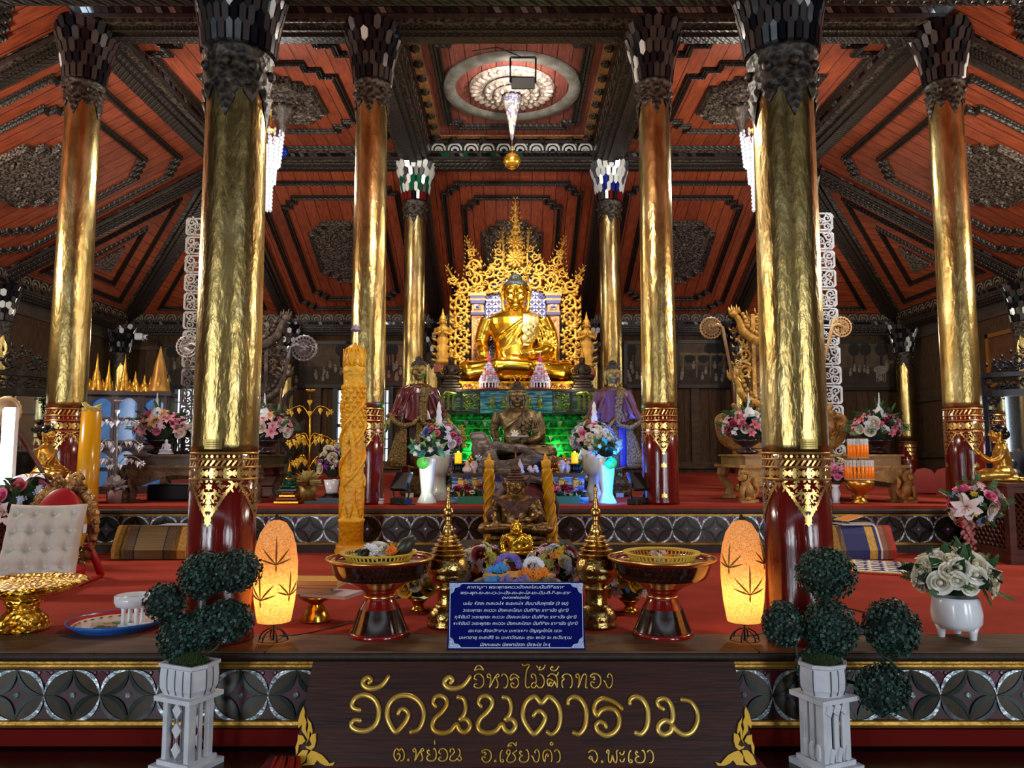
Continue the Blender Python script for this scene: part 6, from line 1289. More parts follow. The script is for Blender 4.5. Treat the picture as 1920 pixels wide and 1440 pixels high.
t = seated('small_buddha_statue', 'small polished gold Buddha in front of the crowned one behind the stone bowl', (W(968, 1046, 5.0).x, 5.0, SZ), (.30, .25, .235), GOLDB, vox=.012, sash=False)
t = thing('ritual_drum', 'round dark red drum standing on edge behind the crowned Buddha', 'drum', (W(985, 985, 5.85).x, 5.86, SZ), .12)
r = .25; g = G(); Q = MX.Rotation(pi/2, 4, 'X'); g.M = MX.Translation((0, 0, r+.0)) @ Q
g.lathe([(r*.95, -.14), (r, -.11), (r*1.05, 0), (r, .11), (r*.95, .12)], 36); g.obj('shell', mk('drum_shell', '#3a2630', .5, c2='#6a4a3a', ns=4), t)
g = G(); g.M = MX.Translation((0, 0, r)) @ Q; g.lathe([(r*.93, .12), (r*.93, .128), (r*.8, .128), (r*.8, .12)], 36, cap=False); g.obj('rim', BLACK, t); g = G(); g.M = MX.Translation((0, 0, r)) @ Q; g.lathe([(r*.82, .115), (r*.8, .124), (.01, .126)], 36); g.obj('drumhead', mk('drum_red', '#5a1614', .5), t)
YWAX = mk('yellow_wax', '#e8a80e', .45, c2='#d8940a', ns=6, sub=0); YW2 = mk('deep_yellow_wax', '#e6a312', .42, c2='#eab020', ns=4, bump=.45, tex='voronoi', bs=26)
for px, bx, lb in ((917, 917, 'yellow spiral-carved candle on the left of the crowned Buddha'), (1022, 1038, 'yellow spiral-carved candle leaning right of the crowned Buddha')):
    p = W(bx, 1012, 5.65); q = W(px, 850, 5.65); t = thing('spiral_candle', lb, 'candle', (p.x, 5.65, SZ)); d = q-V((p.x, 5.65, SZ)); L = d.length; g = G(); r = .034
    g.lathe([(r*1.3, 0), (r*1.3, .03), (r, .04), (r, L*.80), (r*1.12, L*.805), (r*1.12, L*.825), (r*.9, L*.83), (r*.95, L*.84), (r*1.05, L*.85), (r*1.1, L*.92), (r*.8, L*.925), (r*.5, L*.93), (r*.45, L*.95), (r*.12, L)], 18)
    for k in range(4): g.tube([((r+.002)*cos(a*.35+k*1.57), (r+.002)*sin(a*.35+k*1.57), .05+L*.74*a/30) for a in range(31)], .009, 6)
    g.obj('wax', YWAX, t).rotation_euler = (0, atan2(d.x, d.z), 0)
for s, px, lb, sd in ((-1, 906, 'mixed flower mound left of the small gold Buddha', 3), (1, 1034, 'mixed flower mound right of the small gold Buddha', 8)):
    p = W(px, 1046, 5.0); potted('flower_mound', lb, 'flower arrangement', (p.x, 4.72, Z1), [(.06, 0), (.09, .02), (.06, .06), (.13, .14), (.15, .17), (.13, .17)], DPM, (0, .0, .235), (.165, .15, .155), [('rr', 9, .045), ('dy', 14, .042), ('ch', 8, .04), ('cp', 7, .04), ('cg', 9, .042), ('do', 4, .036), ('rc', 6, .036), ('cw', 9, .04), ('db', 6, .036), ('rw', 4, .038), ('lf', 14, .08)], sd, pot='bowl')
t = thing('stone_bowl', 'wide grey stone water bowl behind the blue prayer sign', 'bowl', (W(970, 1090, 4.42).x, 4.36, Z1)); STN = mk('grey_stone', '#8f8a84', .7, c2=['#74706a', '#a8a49c'], ns=12, bump=.3)
g = G(); g.lathe([(.14, 0), (.2, .03), (.26, .12), (.262, .2), (.25, .235), (.235, .24), (.222, .23), (.22, .16), (.1, .1)], 40); g.obj('bowl', STN, t); g = G(); g.lathe([(.2195, .20), (.01, .2)], 40, cap=False); g.obj('water', mk('dark_water', '#15130f', .06, 0), t)
BXc = t.location; t = thing('leaf_boat', 'gold-edged leaf offering floating in the stone bowl', 'offering', (BXc.x+.01, BXc.y+.03, Z1+.205)); g = G(); n = 44
g.rings([[(r*cos(2*pi*j/n)*(1.16 if j % 2 and i in (0, 1) else 1), .62*r*sin(2*pi*j/n)*(1.16 if j % 2 and i in (0, 1) else 1), z) for j in range(n)] for i, (r, z) in enumerate(((.185, .055), (.18, .065), (.12, .05), (.1, .0)))], sm=False); g.obj('leaf_rim', mk('golden_leaf_petals', '#a8803a', .6, c2='#c89a4c', ns=12), t)
ZB_ = Z1+.27
def garland(label, px, py, r, fat, mats, seed, half=False, Y=4.33):
    p = W(px, py, Y); t = thing('flower_garland', label, 'garland', (p.x, Y, p.z)); g = G(); rnd = random.Random(seed)
    for i in range(150): a = rnd.uniform(-.2, pi+.2) if half else rnd.uniform(0, 6.3); b = rnd.uniform(0, 6.3); R0 = r+fat*cos(b); g.ell((R0*cos(a), fat*sin(b)-.0, R0*sin(a)), (fat*.3,)*3, 5, 4, 0 if len(mats) == 1 else (0 if sin(a*1.0) > .25 else 1))
    n = 24; g.tube([(r*cos(-.2+(pi+.4)*i/n), 0, r*sin(-.2+(pi+.4)*i/n)) for i in range(n+1)], fat*.9, 8); g.obj('blossom_ring', mats, t); return t
VI = mk('violet_blossom', '#6a55a8', .7, c2='#8a78c4', ns=30); WHT = mk('white_blossom', '#e8e8ee', .7); ORB = mk('orange_blossom', '#f08a14', .7)
garland('violet flower garland ring on the leaf boat in the stone bowl', 953, 1062, .062, .017, [VI], 1, True); garland('white and orange garland ring on the leaf boat in the stone bowl', 1000, 1066, .052, .015, [WHT, ORB], 2, True)
for px, py, key, n, s, lb in ((934, 1064, 'cb', 3, .035, 'bright blue flower cluster on the left of the leaf boat'), (924, 1086, 'cb', 2, .035, 'bright blue flower cluster hanging over the water at the left of the bowl'), (960, 1085, 'cv', 6, .03, 'pale violet flower cluster hanging in front of the violet garland'), (985, 1071, 'do', 2, .035, 'orange marigold below the white and orange garland'), (1010, 1072, 'do', 3, .035, 'pair of orange marigolds at the right of the leaf boat')):
    p = W(px, py, 4.28 if py < 1080 else 4.24); t = thing('flower_cluster', lb, 'flower cluster', (p.x, p.y, p.z-.02))
    for i in range(n): stick(t, key, ((i-n/2+.5)*.028, -.01*(i % 2), .008*(i % 3)), (.2*(i-n/2), -.8, .5), s, i)
    g = G(); g.ell((0, .01, -.005), (.025+.008*n, .02, .014), 8, 5); g.obj('calyx', MATS['leaf_green'] if 'leaf_green' in MATS else DARKW, t)
def gstupa(px, label, seed):
    p = W(px, 1178, 4.3); u = .00307; t = thing('gilt_stupa', label, 'stupa', (p.x, 4.3, Z1)); GS = mk('burnished_gilt', '#c9a55a', .2, 1, c2=['#a88448', '#e0c07a'], ns=10, bump=.25, bs=60)
    P = lambda L: [(r*u, z*u) for r, z in L]
    g = G(); g.lathe(P([(37, 0), (38, 3), (37, 8), (35, 11), (36, 13), (33, 24), (27, 34), (21, 39)]), 32); g.obj('pierced_foot', GS, t)
    g = G(); rnd = random.Random(seed)
    for k in range(3):
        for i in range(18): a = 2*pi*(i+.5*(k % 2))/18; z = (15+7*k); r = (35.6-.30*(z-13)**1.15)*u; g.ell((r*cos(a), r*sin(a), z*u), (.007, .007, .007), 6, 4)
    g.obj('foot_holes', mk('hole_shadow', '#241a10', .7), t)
    g = G(); g.lathe(P([(21, 39), (19, 42), (20, 60), (22, 66), (25, 69), (21, 71), (22, 74)]), 32); g.obj('waist', GS, t)
    g = G(); g.lathe(P([(22, 74), (31, 82), (36, 92), (34, 95), (37, 97), (38, 106), (36, 112), (34, 120), (29, 126), (24, 129)]), 36); g.obj('bowl_body', GS, t)
    for i, (r, z) in enumerate(((36, 129), (31, 137), (26, 145), (21.5, 153), (17.5, 160))):
        g = G(); g.lathe(P([(r*.72, z-3), (r, z), (r*1.02, z+1.5), (r*.95, z+2.5), (r*.7, z+3.5), (r*.62, z+7)]), 32); g.obj('disc_tier', GS, t)
    g = G(); g.lathe(P([(12, 165), (11, 172), (8, 180), (5, 190), (7, 192), (5, 194), (9, 200), (10, 205), (8, 211), (5, 215), (7, 217), (4, 220), (6, 222), (3.5, 226), (4.5, 228), (2.5, 232), (3, 240), (4, 246), (3, 253), (.4, 258)]), 20); g.obj('spire', GS, t)
gstupa(839, 'gilded tiered stupa vessel left of the blue prayer sign', 1); gstupa(1119, 'gilded tiered stupa vessel right of the blue prayer sign', 2)
REDLQ = mk('red_lacquer_ware', '#7a120e', .14, 0, coat=.5); LQP = mk('black_floral_lacquer', '#16090a', .15, 0, c2=['#24100c', '#6a2a18'], tex='magic', ns=22, coat=.5, lo=.3, hi=.9)
def khan(px, label):
    p = W(px, 1190, 4.08); t = thing('lacquer_pedestal_tray', label, 'pedestal tray', (p.x, 4.08, Z1))
    g = G(); g.lathe([(.158, 0), (.162, .012), (.158, .025), (.152, .03)], 40); g.obj('foot', REDLQ, t); g = G(); g.lathe([(.152, .03), (.138, .06), (.122, .105), (.108, .145)], 40, cap=False); g.obj('floral_base_band', LQP, t)
    g = G(); g.lathe([(.108, .145), (.09, .175), (.078, .195), (.074, .215), (.085, .235), (.13, .265), (.20, .295), (.228, .305)], 40, cap=False); g.obj('stem', REDLQ, t)
    g = G(); g.lathe([(.228, .305), (.245, .33), (.255, .365), (.262, .385)], 48, cap=False); g.obj('floral_bowl_band', LQP, t)
    g = G(); g.lathe([(.262, .385), (.285, .405), (.278, .41), (.25, .385), (.24, .34), (.1, .33)], 48, cap=True); g.obj('dish', REDLQ, t)
    g = G(); g.tube([(.284*cos(2*pi*i/48), .284*sin(2*pi*i/48), .407) for i in range(49)], .006, 8, cap=False); g.tube([(.079*cos(2*pi*i/32), .079*sin(2*pi*i/32), .206) for i in range(33)], .006, 8, cap=False); g.obj('gilt_rims', GOLDP, t)
    return t, p.x
YPL = mk('yellow_basket_plastic', '#d8b02e', .4)
def basket(x, label, z, r=.2):
    t = thing('basket', label, 'basket', (x, 4.08, z)); g = G(); n = 48; g.lathe([(r*.7, 0), (r*.72, .006), (r*.3, .008), (.01, .008)], 32); g.obj('base', YPL, t); g = G(); g.lathe([(r, .085), (r*1.03, .092), (r*1.03, .097), (r*.9, .094), (r*.9, .086)], n, cap=False); g.obj('rim', YPL, t); g = G()
    for i in range(n): a = 2*pi*i/n; g.tube([(r*.7*cos(a), r*.7*sin(a), .003), (r*.8*cos(a), r*.8*sin(a), .045), (r*.92*cos(a), r*.92*sin(a), .088)], .0045, 4)
    for f, z_ in ((.76, .03), (.84, .058)): g.tube([(r*f*cos(2*pi*i/n), r*f*sin(2*pi*i/n), z_) for i in range(n+1)], .004, 4, cap=False)
    g.obj('woven_basket', YPL, t); return t
t, x = khan(711, 'red and black lacquer pedestal tray whose basket holds leaf cones and white blossoms'); basket(x-.01, 'yellow plastic basket with leaf-wrapped offerings in the left lacquer tray', Z1+.342)
ZK = Z1+.352
def loose(px, py, label, keys, name='offering_flowers', Y=4.05, z=ZK+.03, s=.035):
    p = W(px, py, Y); t = thing(name, label, 'flowers', (p.x, Y, z)); rnd = random.Random(px)
    for i, k in enumerate(keys): stick(t, k, (rnd.uniform(-.04, .04), rnd.uniform(-.03, .03), rnd.uniform(.0, .04)), (rnd.uniform(-.5, .5), -.5, .8), s*rnd.uniform(.8, 1.2), i)
    g = G(); g.ell((0, 0, -.012), (.05, .035, .022), 8, 5); g.obj('stems', MATS['leaf_green'], t); return t
loose(670, 1045, 'small red and white flower bundle at the left side of the basket', ['rr', 'cw', 'rr', 'cg', 'lf', 'lf', 'ld'], z=ZK+.05); loose(702, 1044, 'white blossoms in the middle of the left basket', ['rw', 'rw', 'cw', 'ld', 'll'], s=.045, z=ZK+.05)
loose(728, 1036, 'orange marigold beside the banana-leaf cone', ['do', 'do', 'do'], s=.045, z=ZK+.07)
for (a, b, c_, lb) in (((735, 1048), (766, 1018), .045, 'dark banana-leaf cone sticking up from the left basket'), ((660, 1054), (682, 1038), .03, 'folded green banana-leaf cone lying at the left of the basket')):
    p, q = W(*a, 4.05), W(*b, 4.05); p.z = max(p.z, ZK+.03); q.z = max(q.z, p.z+.03); t = thing('leaf_cone', lb, 'leaf cone', p); d = q-p; g = G(); g.tube([V((0, 0, 0)), d*.5, d*.85, d*1.15+V((.02, 0, .02))], [.006, c_*.8, c_, c_*.4], 10); g.obj('wrapped_leaf', mk('dark_banana_leaf', '#1c2a1c', .4, c2='#38302a', ns=4, st=(1, 1, 8)), t)
t, x = khan(1243, 'red and black lacquer pedestal tray whose basket holds only a few petals'); basket(x, 'yellow plastic basket holding a few petals in the right lacquer tray', Z1+.342)
loose(1238, 1052, 'small pile of pale and orange petals in the right basket', ['cp', 'do', 'dy', 'cw', 'cp', 'll'], z=ZK+.03)
# glowing egg lamps on wire stands
def egglamp(px, label, seed):
    p = W(px, 1200, 3.98); t = thing('egg_lamp', label, 'lamp', (p.x, 3.96, Z1))
    LS = bpy.data.materials.new('glowing_fibre_shade'); LS.use_nodes = True; nt = LS.node_tree; N = nt.nodes; L = nt.links; b = N['Principled BSDF']; b.inputs['Base Color'].default_value = (*srgb('#e0c090'), 1); b.inputs['Roughness'].default_value = .8
    tr = N.new('ShaderNodeBsdfTranslucent'); mx = N.new('ShaderNodeMixShader'); mx.inputs[0].default_value = .62; tc = N.new('ShaderNodeTexCoord'); ns = N.new('ShaderNodeTexNoise'); ns.inputs['Scale'].default_value = 150; ns.inputs['Detail'].default_value = 6; ns.inputs['Distortion'].default_value = 1.5
    rp = N.new('ShaderNodeValToRGB'); rp.color_ramp.elements[0].position = .38; rp.color_ramp.elements[0].color = (*srgb('#d09a58'), 1); rp.color_ramp.elements[1].position = .6; rp.color_ramp.elements[1].color = (*srgb('#ffe2b0'), 1)
    L.new(tc.outputs['Object'], ns.inputs['Vector']); L.new(ns.outputs['Fac'], rp.inputs[0]); L.new(rp.outputs[0], tr.inputs[0]); L.new(rp.outputs[0], b.inputs['Base Color']); L.new(b.outputs[0], mx.inputs[1]); L.new(tr.outputs[0], mx.inputs[2]); L.new(mx.outputs[0], N['Material Output'].inputs[0])
    g = G(); g.lathe([(.066, .1), (.085, .1), (.102, .2), (.112, .32), (.112, .4), (.102, .48), (.082, .55), (.05, .6), (.015, .617), (.004, .618)], 40, cap=False); g.obj('shade', LS, t)
    g = G(); rnd = random.Random(seed)
    def rz(z):
        P = [(.085, .1), (.102, .2), (.112, .32), (.112, .4), (.102, .48), (.082, .55), (.05, .6)]
        for a, b_ in zip(P, P[1:]):
            if z <= b_[1]: return a[0]+(b_[0]-a[0])*(z-a[1])/(b_[1]-a[1])
        return .05
    for a0, z0, k in (((-1.25, .40, .8), (-2.0, .22, .85), (-.55, .24, .7)) if seed == 1 else ((-1.55, .25, .85), (-2.5, .38, .7), (-.65, .40, .65))):
        k *= 1.75
        for d, L_ in ((-1.25, .6), (-.75, .75), (0, 1), (.75, .75), (1.25, .6), (pi, .25)):
            g.tube([((rz(z0+f*L_*k*.1*cos(d))+.0015)*cos(a0+f*L_*k*.1*sin(d)/.11), (rz(z0+f*L_*k*.1*cos(d))+.0015)*sin(a0+f*L_*k*.1*sin(d)/.11), z0+f*L_*k*.1*cos(d)) for f in (0, .4, .75, 1)], [.002, .005, .004, .001], 5)
    g.obj('leaf_appliques', mk('brown_fibre_leaf', '#9a6420', .8), t)
    g = G(); g.tube([(0, 0, .0), (0, 0, .13)], .005, 6); g.lathe([(.066, .1), (.08, .1), (.08, .096)], 20, cap=False)
    for i in range(3): a = i*pi/3; g.tube([(.075*cos(a+pi*j/8*0)*cos(pi*j/8), .075*sin(a)*cos(pi*j/8), .065*sin(pi*j/8)) for j in range(9)], .004, 6)
    g.tube([(.075*cos(2*pi*j/20), .075*sin(2*pi*j/20), .005) for j in range(21)], .004, 6); g.obj('wire_stand', IRON, t); g = G(); g.lathe([(.012, .615), (.012, .63), (.006, .645)], 10); g.obj('finial', IRON, t)
    g = G(); g.ell((0, 0, .25), (.024, .024, .03), 12, 8); g.obj('bulb', mk('warm_bulb', '#ffd080', .4, em=30, emc='#ffb45a'), t)
    lamp('egg_lamp_light', 'POINT', (p.x, 3.96, Z1+.25), 2.6, (1, .62, .26), .03)
    g = G(); g.tube(spline([(.02, .03, .02), (.12, .12, .006), (.25, .3, .006), (.4, .5, .006)], 5), .0035, 5); g.obj('cord', BLACK, t)
egglamp(515, 'glowing egg-shaped fibre lamp beside the cloud-shaped topiary', 1); egglamp(1394, 'glowing egg-shaped fibre lamp beside the five-ball topiary', 2)
# books on a little gilt stand
p = W(590, 1162, 4.4); GST = mk('bright_gold_ware', '#d8981e', .22, 1, c2='#f0c04a', ns=9); t = thing('offering_bowl', 'small gilt footed stand under the pile of books beside the left lamp', 'stand', (p.x, 4.42, Z1)); g = G(); g.lathe([(.085, 0), (.088, .01), (.06, .06), (.04, .095), (.042, .105), (.09, .13), (.1, .145), (.09, .145)], 28); g.obj('foot_and_dish', GST, t)
def book(name, label, x, y, z, w, d, h, rz, cover, pages='#d8ccb8', rx=0):
    t = thing(name, label, 'book', (x, y, z), rz); g = G(); g.sm = False; g.box((0, 0, h*.5), (w*.98, d*.97, h*.8)); g.obj('pages', mk('paper_'+pages[1:], pages, .8), t); g = G(); g.sm = False; g.box((0, 0, h*.04), (w, d, h*.08)); g.box((0, 0, h*.96), (w, d, h*.08)); g.box((0, d/2-.002, h/2), (w, .004, h)); g.obj('cover', mk('cover_'+cover[1:], cover, .45), t); return t
book('book', 'large white and orange open booklet, lowest on the gilt book stand', p.x+.09, 4.42, Z1+.147, .30, .2, .018, -.35, '#d8d0dc'); book('book', 'brown-edged book in the middle of the pile on the gilt stand', p.x-.05, 4.44, Z1+.167, .28, .19, .03, .12, '#c8b8a8', '#b89a78'); book('book', 'orange book under the yellow one on the gilt stand', p.x+.03, 4.43, Z1+.199, .24, .17, .014, -.12, '#c86a2a'); book('book', 'yellow book on top of the pile on the gilt stand', p.x, 4.42, Z1+.215, .3, .19, .026, -.05, '#e0a83a', '#e0c890')
potted('rose_vase', 'yellow rose bouquet peeking out left of the left gilded stupa', 'vase', (W(784, 1130, 4.7).x, 4.72, Z1), [(.06, 0), (.04, .015), (.03, .035), (.05, .06), (.07, .075), (.06, .075)], GST, (0, 0, .15), (.105, .09, .10), [('ry', 12, .055), ('cw', 5, .045), ('rc', 4, .04), ('cb', 2, .03), ('ld', 14, .09)], 31, pot='bowl')
potted('rose_vase', 'yellow and cream rose bouquet in a gilt footed bowl right of the right gilded stupa', 'vase', (W(1182, 1150, 4.66).x, 4.68, Z1), [(.06, 0), (.04, .015), (.03, .035), (.05, .06), (.07, .075), (.06, .075)], GST, (0, 0, .15), (.12, .09, .10), [('ry', 9, .055), ('rc', 5, .05), ('cb', 2, .035), ('cw', 5, .045), ('ld', 14, .09)], 37, pot='bowl')
# enamel tray with white footed bowl
p = W(222, 1178, 4.25); t = thing('enamel_tray', 'round enamel tray with blue rim and red floral ring at the platform edge', 'tray', (p.x, 4.25, Z1)); g = G(); g.lathe([(.2, 0), (.24, .03), (.262, .048), (.258, .054), (.25, .05)], 48, mi=0, cap=False); g.obj('rim', mk('enamel_blue', '#2a62b8', .2), t); g = G(); g.lathe([(.25, .05), (.236, .034), (.232, .032)], 48, mi=1, cap=False); g.lathe([(.232, .032), (.2, .012)], 48, mi=2, cap=False); g.lathe([(.2, .012), (.01, .009)], 48, mi=3, cap=False)
for i in range(28): a = 2*pi*i/28; g.lathe([(.011, 0), (.003, .004)], 6, (.218*cos(a), .218*sin(a), .025), 1)
rnd = random.Random(5)
for i in range(26): g.ell((rnd.uniform(-.09, .09), rnd.uniform(-.09, .09), .012), (.03, .018, .004), 6, 4, rnd.choice((1, 4, 5, 4)))
g.obj('tray', [mk('enamel_blue', '#2a62b8', .2), mk('enamel_red', '#b8321e', .2), mk('enamel_cream', '#dcd2c2', .2), mk('enamel_white', '#cdc6ba', .2), mk('enamel_green', '#5a7a4a', .3), mk('enamel_yellow', '#c89a3a', .3)], t)
t = thing('footed_bowl', 'white bowl on four little columns standing on the enamel tray', 'bowl', (W(252, 1178, 4.25).x, 4.23, Z1+.017)); g = G(); g.lathe([(.055, .1), (.09, .11), (.1, .135), (.098, .165), (.09, .168), (.085, .14), (.03, .12)], 32); g.obj('bowl', WHITE, t); g = G(); g.lathe([(.075, 0), (.078, .006), (.07, .012)], 28); g.obj('base_disc', WHITE, t)
for i in range(4): a = pi/4+i*pi/2; g = G(); g.lathe([(.016, .01), (.012, .03), (.012, .08), (.017, .11)], 10, (.05*cos(a), .05*sin(a), 0)); g.obj('column_leg', WHITE, t)
# left gilt pedestal tray
p = W(22, 1195, 4.12); t = thing('gilt_pedestal_tray', 'big embossed gilt pedestal tray at the left edge of the platform', 'pedestal tray', (p.x, 4.2, Z1)); EG = mk('embossed_gilt', '#c88a1e', .3, 1, c2=['#a86a12', '#e8b848'], ns=12, bump=.9, bs=34, tex='voronoi', lo=.05, hi=.6)
g = G(); g.lathe([(.135, 0), (.14, .015), (.13, .025), (.125, .06), (.085, .1), (.075, .11), (.08, .14), (.095, .15), (.09, .165), (.12, .185)], 40); g.obj('foot', EG, t); g = G(); g.lathe([(.12, .185), (.2, .2), (.27, .225), (.30, .245), (.285, .25)], 48, cap=False, flute=.015, fn=24); g.lathe([(.30, .245), (.315, .25), (.3, .262), (.26, .245), (.235, .232), (.02, .228)], 48, flute=.012, fn=24); g.obj('tray', EG, t)
# white rose pot, socket box
p = W(1800, 1200, 4.0); t = potted('rose_pot', 'white rounded three-legged pot full of cream roses at the platform edge', 'flower pot', (p.x, 4.02, Z1), [(.05, .05), (.1, .055), (.118, .085), (.122, .13), (.112, .2), (.105, .215), (.098, .215), (.1, .15)], WHITE, (0, 0, .31), (.19, .16, .13), [('rc', 24, .052), ('rw', 17, .05), ('lf', 18, .11), ('ld', 10, .12), ('fe', 8, .13)], 41, n=36, pot='pot', zmin=-.3)
for i in range(3): a = -pi/2+.5+i*2.094; g = G(); g.lathe([(.01, 0), (.016, .008), (.02, .04), (.03, .07)], 12, (.082*cos(a), .082*sin(a), 0)); g.obj('leg', WHITE, t)
p = W(1625, 1200, 4.05); t = thing('power_strip', 'dark power box with cable on the platform edge behind the five-ball topiary', 'power strip', (p.x, 4.12, Z1), .05); g = G(); g.box((0, 0, .02), (.2, .09, .04), bev=.008); g.obj('box', mk('dark_box', '#2a2424', .5), t); g = G(); g.tube(spline([(-.09, 0, .03), (-.14, .12, .01), (-.08, .3, .008), (-.3, .5, .008)], 5), .005, 6); g.tube(spline([(.1, .03, .02), (.3, .4, .008), (.15, .75, .008), (-.1, 1.0, .008)], 6), .005, 6); g.obj('cable', mk('dark_cable', '#3a1c14', .6), t)
# triangular cushions, papers, rug
def cushion(px0, px1, py, label, band, Y=7.05, hgt=.30):
    a, b = W(px0, py, Y), W(px1, py, Y); w = b.x-a.x; t = thing('triangle_cushion', label, 'cushion', ((a.x+b.x)/2, Y, Z1)); d = .36
    def sec(x, k): return [(x, -d/2*k, .01), (x, -d/2*k-.012, hgt*.3), (x, -d*.34*k, hgt*.75), (x, -d*.22*k, hgt*.97), (x, -d*.1*k, hgt*1.0), (x, d*.32*k, hgt*.96), (x, d*.44*k, hgt*.8), (x, d/2*k, hgt*.3), (x, d/2*k, .01)]
    g = G(); xs = [-w/2, -w/2+.015]+[x for x, _ in band]+[w/2-.015, w/2]; cols = [band[0][1]]+[band[0][1]]+[c for _, c in band]+[band[-1][1]]
    xs = [q*w if abs(q) < .5 and q not in (-w/2, w/2) else q for q in xs]
    for i in range(len(xs)-1): g.rings([sec(xs[i], .93 if i == 0 else 1), sec(xs[i+1], .93 if i == len(xs)-2 else 1)], cols[min(i, len(cols)-1)], i in (0, len(xs)-2), False)
    g.obj('cover', CUSH, t); return t, (a.x+b.x)/2, w
CUSH = [mk('brocade_gold', '#b8862e', .6, c2='#d8ac4c', ns=50), mk('brocade_brown', '#4a3622', .7, c2='#7a6240', ns=40, tex='magic', lo=.4, hi=.8), mk('brocade_dark', '#241a20', .7), mk('brocade_red', '#a8201a', .7), mk('brocade_navy', '#23275e', .7, c2=['#2a2e66', '#8a7a5a'], tex='magic', ns=45, lo=.5, hi=.9), mk('brocade_cream', '#d8ccb4', .7), mk('brocade_olive', '#5a4a26', .7, c2='#8a7440', ns=60, tex='magic')]
t, x, w = cushion(226, 362, 1050, 'brown and gold triangular brocade cushion left of the thick left column', [(-.44, 0), (-.38, 2), (-.35, 1), (-.2, 2), (-.18, 6), (.2, 2), (.22, 1), (.36, 2), (.39, 0)])
g = G(); g.sm = False; g.box((0, 0, 0), (.28, .17, .006)); tag(g.obj('paper_sheet', mk('white_paper', '#e2e2e6', .7), loc=(x+.18, 7.06, Z1+.303)), 'white paper lying on top of the brown brocade cushion', 'paper')
t, x, w = cushion(1545, 1664, 1046, 'navy and gold triangular brocade cushion right of the thick right column', [(-.45, 0), (-.36, 4), (.08, 0), (.2, 4), (.25, 5), (.36, 0), (.42, 3)])
bx_, by_ = W(1597, 985, 7.05).x, 7.06
book('booklet', 'white booklet lying on the navy brocade cushion', bx_+.02, by_, Z1+.304, .3, .2, .012, .06, '#d8d8e0'); book('booklet', 'brown booklet on the white one on the navy cushion', bx_+.06, by_, Z1+.317, .2, .15, .012, -.1, '#5a3a34'); t = book('booklet', 'orange booklet topmost on the navy cushion', bx_-.01, by_+.03, Z1+.330, .22, .16, .012, .5, '#e08a2a'); t.rotation_euler = (0, -.16, .5); t.location.z += .025
p = W(1668, 1064, 6.45); t = thing('woven_rug', 'small cream and blue diamond rug with red fringe on the carpet', 'rug', (p.x, 6.4, Z1+.001), -.42); g = G(); g.sm = False; g.box((0, 0, .005), (.66, .74, .01), 0); g.box((0, 0, .0105), (.6, .68, .003), 1)
for i in range(5):
    for j in range(6): s = 1 if (i+j) % 2 else -1; g.box((-.24+.12*i, -.28+.112*j, .0135), (.09, .022, .002), 2, rz=.5*s); g.box((-.2+.12*i, -.25+.112*j, .0135), (.022, .06, .002), 2, rz=.3)
g.obj('woven_field', [mk('rug_yellow', '#c8a03a', .9), mk('rug_cream', '#d8d0bc', .9), mk('rug_blue', '#28347a', .9)], t); g = G(); g.sm = False
for i in range(50):
    for s in (-1, 1): g.box((-.33+.0135*i, s*.40, .004), (.008, .07, .006), rz=.1*sin(i)); g.box((s*.36, -.37+.015*i, .004), (.06, .008, .006), rz=.1*sin(i*2))
g.obj('fringe', mk('rug_fringe', '#a8241c', .9), t)
# tall candles
p = W(656, 1046, 6.95); t = thing('carved_candle', 'very tall yellow candle carved with scales and leaves, on a turned base', 'candle', (p.x, 6.98, Z1)); H = W(670, 645, 6.98).z-Z1
g = G(); g.lathe([(.155, 0), (.16, .02), (.14, .05), (.15, .075), (.135, .1), (.14, .115), (.125, .13)], 32); g.obj('turned_base', mk('amber_base', '#c87a14', .35, c2='#e09a20', ns=4), t)
g = G(); g.lathe([(.112, .13), (.112, .33), (.122, .335), (.122, .36), (.11, .365), (.108, .40)]+[(.108-.001*i, .42+i*.1) for i in range(13)]+[(.1, H*.86), (.106, H*.865), (.106, H*.885), (.098, H*.89), (.105, H*.93), (.1, H*.955), (.075, H*.975), (.05, H*.99), (.015, H)], 28)
def cw(a, z, o=0): r = .111-.000*(z)-.008*max(0, (z-.4))/1.3+o; return (r*cos(a), r*sin(a), z)
for k in range(6):
    a = k*pi/3
    for dz in (0, .05): g.tube([cw(a-.42, .38), cw(a-.1, .52+dz), cw(a, .60+dz), cw(a+.1, .52+dz), cw(a+.42, .38)], .007, 5)
    for j in range(4): g.tube([cw(a-.4, H*.89), cw(a-.1, H*.90+.05*j), cw(a+.15, H*.91+.04*j)], .006, 5); g.tube([cw(a+.4, H*.89), cw(a+.1, H*.90+.05*j), cw(a-.15, H*.91+.04*j)], .006, 5)
for k in range(3): g.tube([cw(k*2.1+i*.16, .66+.021*i, .004) for i in range(40)], [.011+.01*sin(i*.4)**2 for i in range(40)], 6)
for i in range(9):
    for k in range(10): a = k*.628+.3*(i % 2); g.ell(cw(a, 1.22+.045*i, -.003), (.022, .022, .022), 6, 4)
for k in range(8): a = k*pi/4; g.tube([cw(a, H*.955, -.012), ((.08)*cos(a), .08*sin(a), H*.972), (.03*cos(a), .03*sin(a), H*.992)], .012, 6)
g.tube(spline([cw(-1.7, .75, .008), cw(-1.3, .8, .01), cw(-1.35, 1.0, .012), cw(-1.6, 1.15, .01), cw(-1.9, 1.05, .008)], 6), .022, 8)
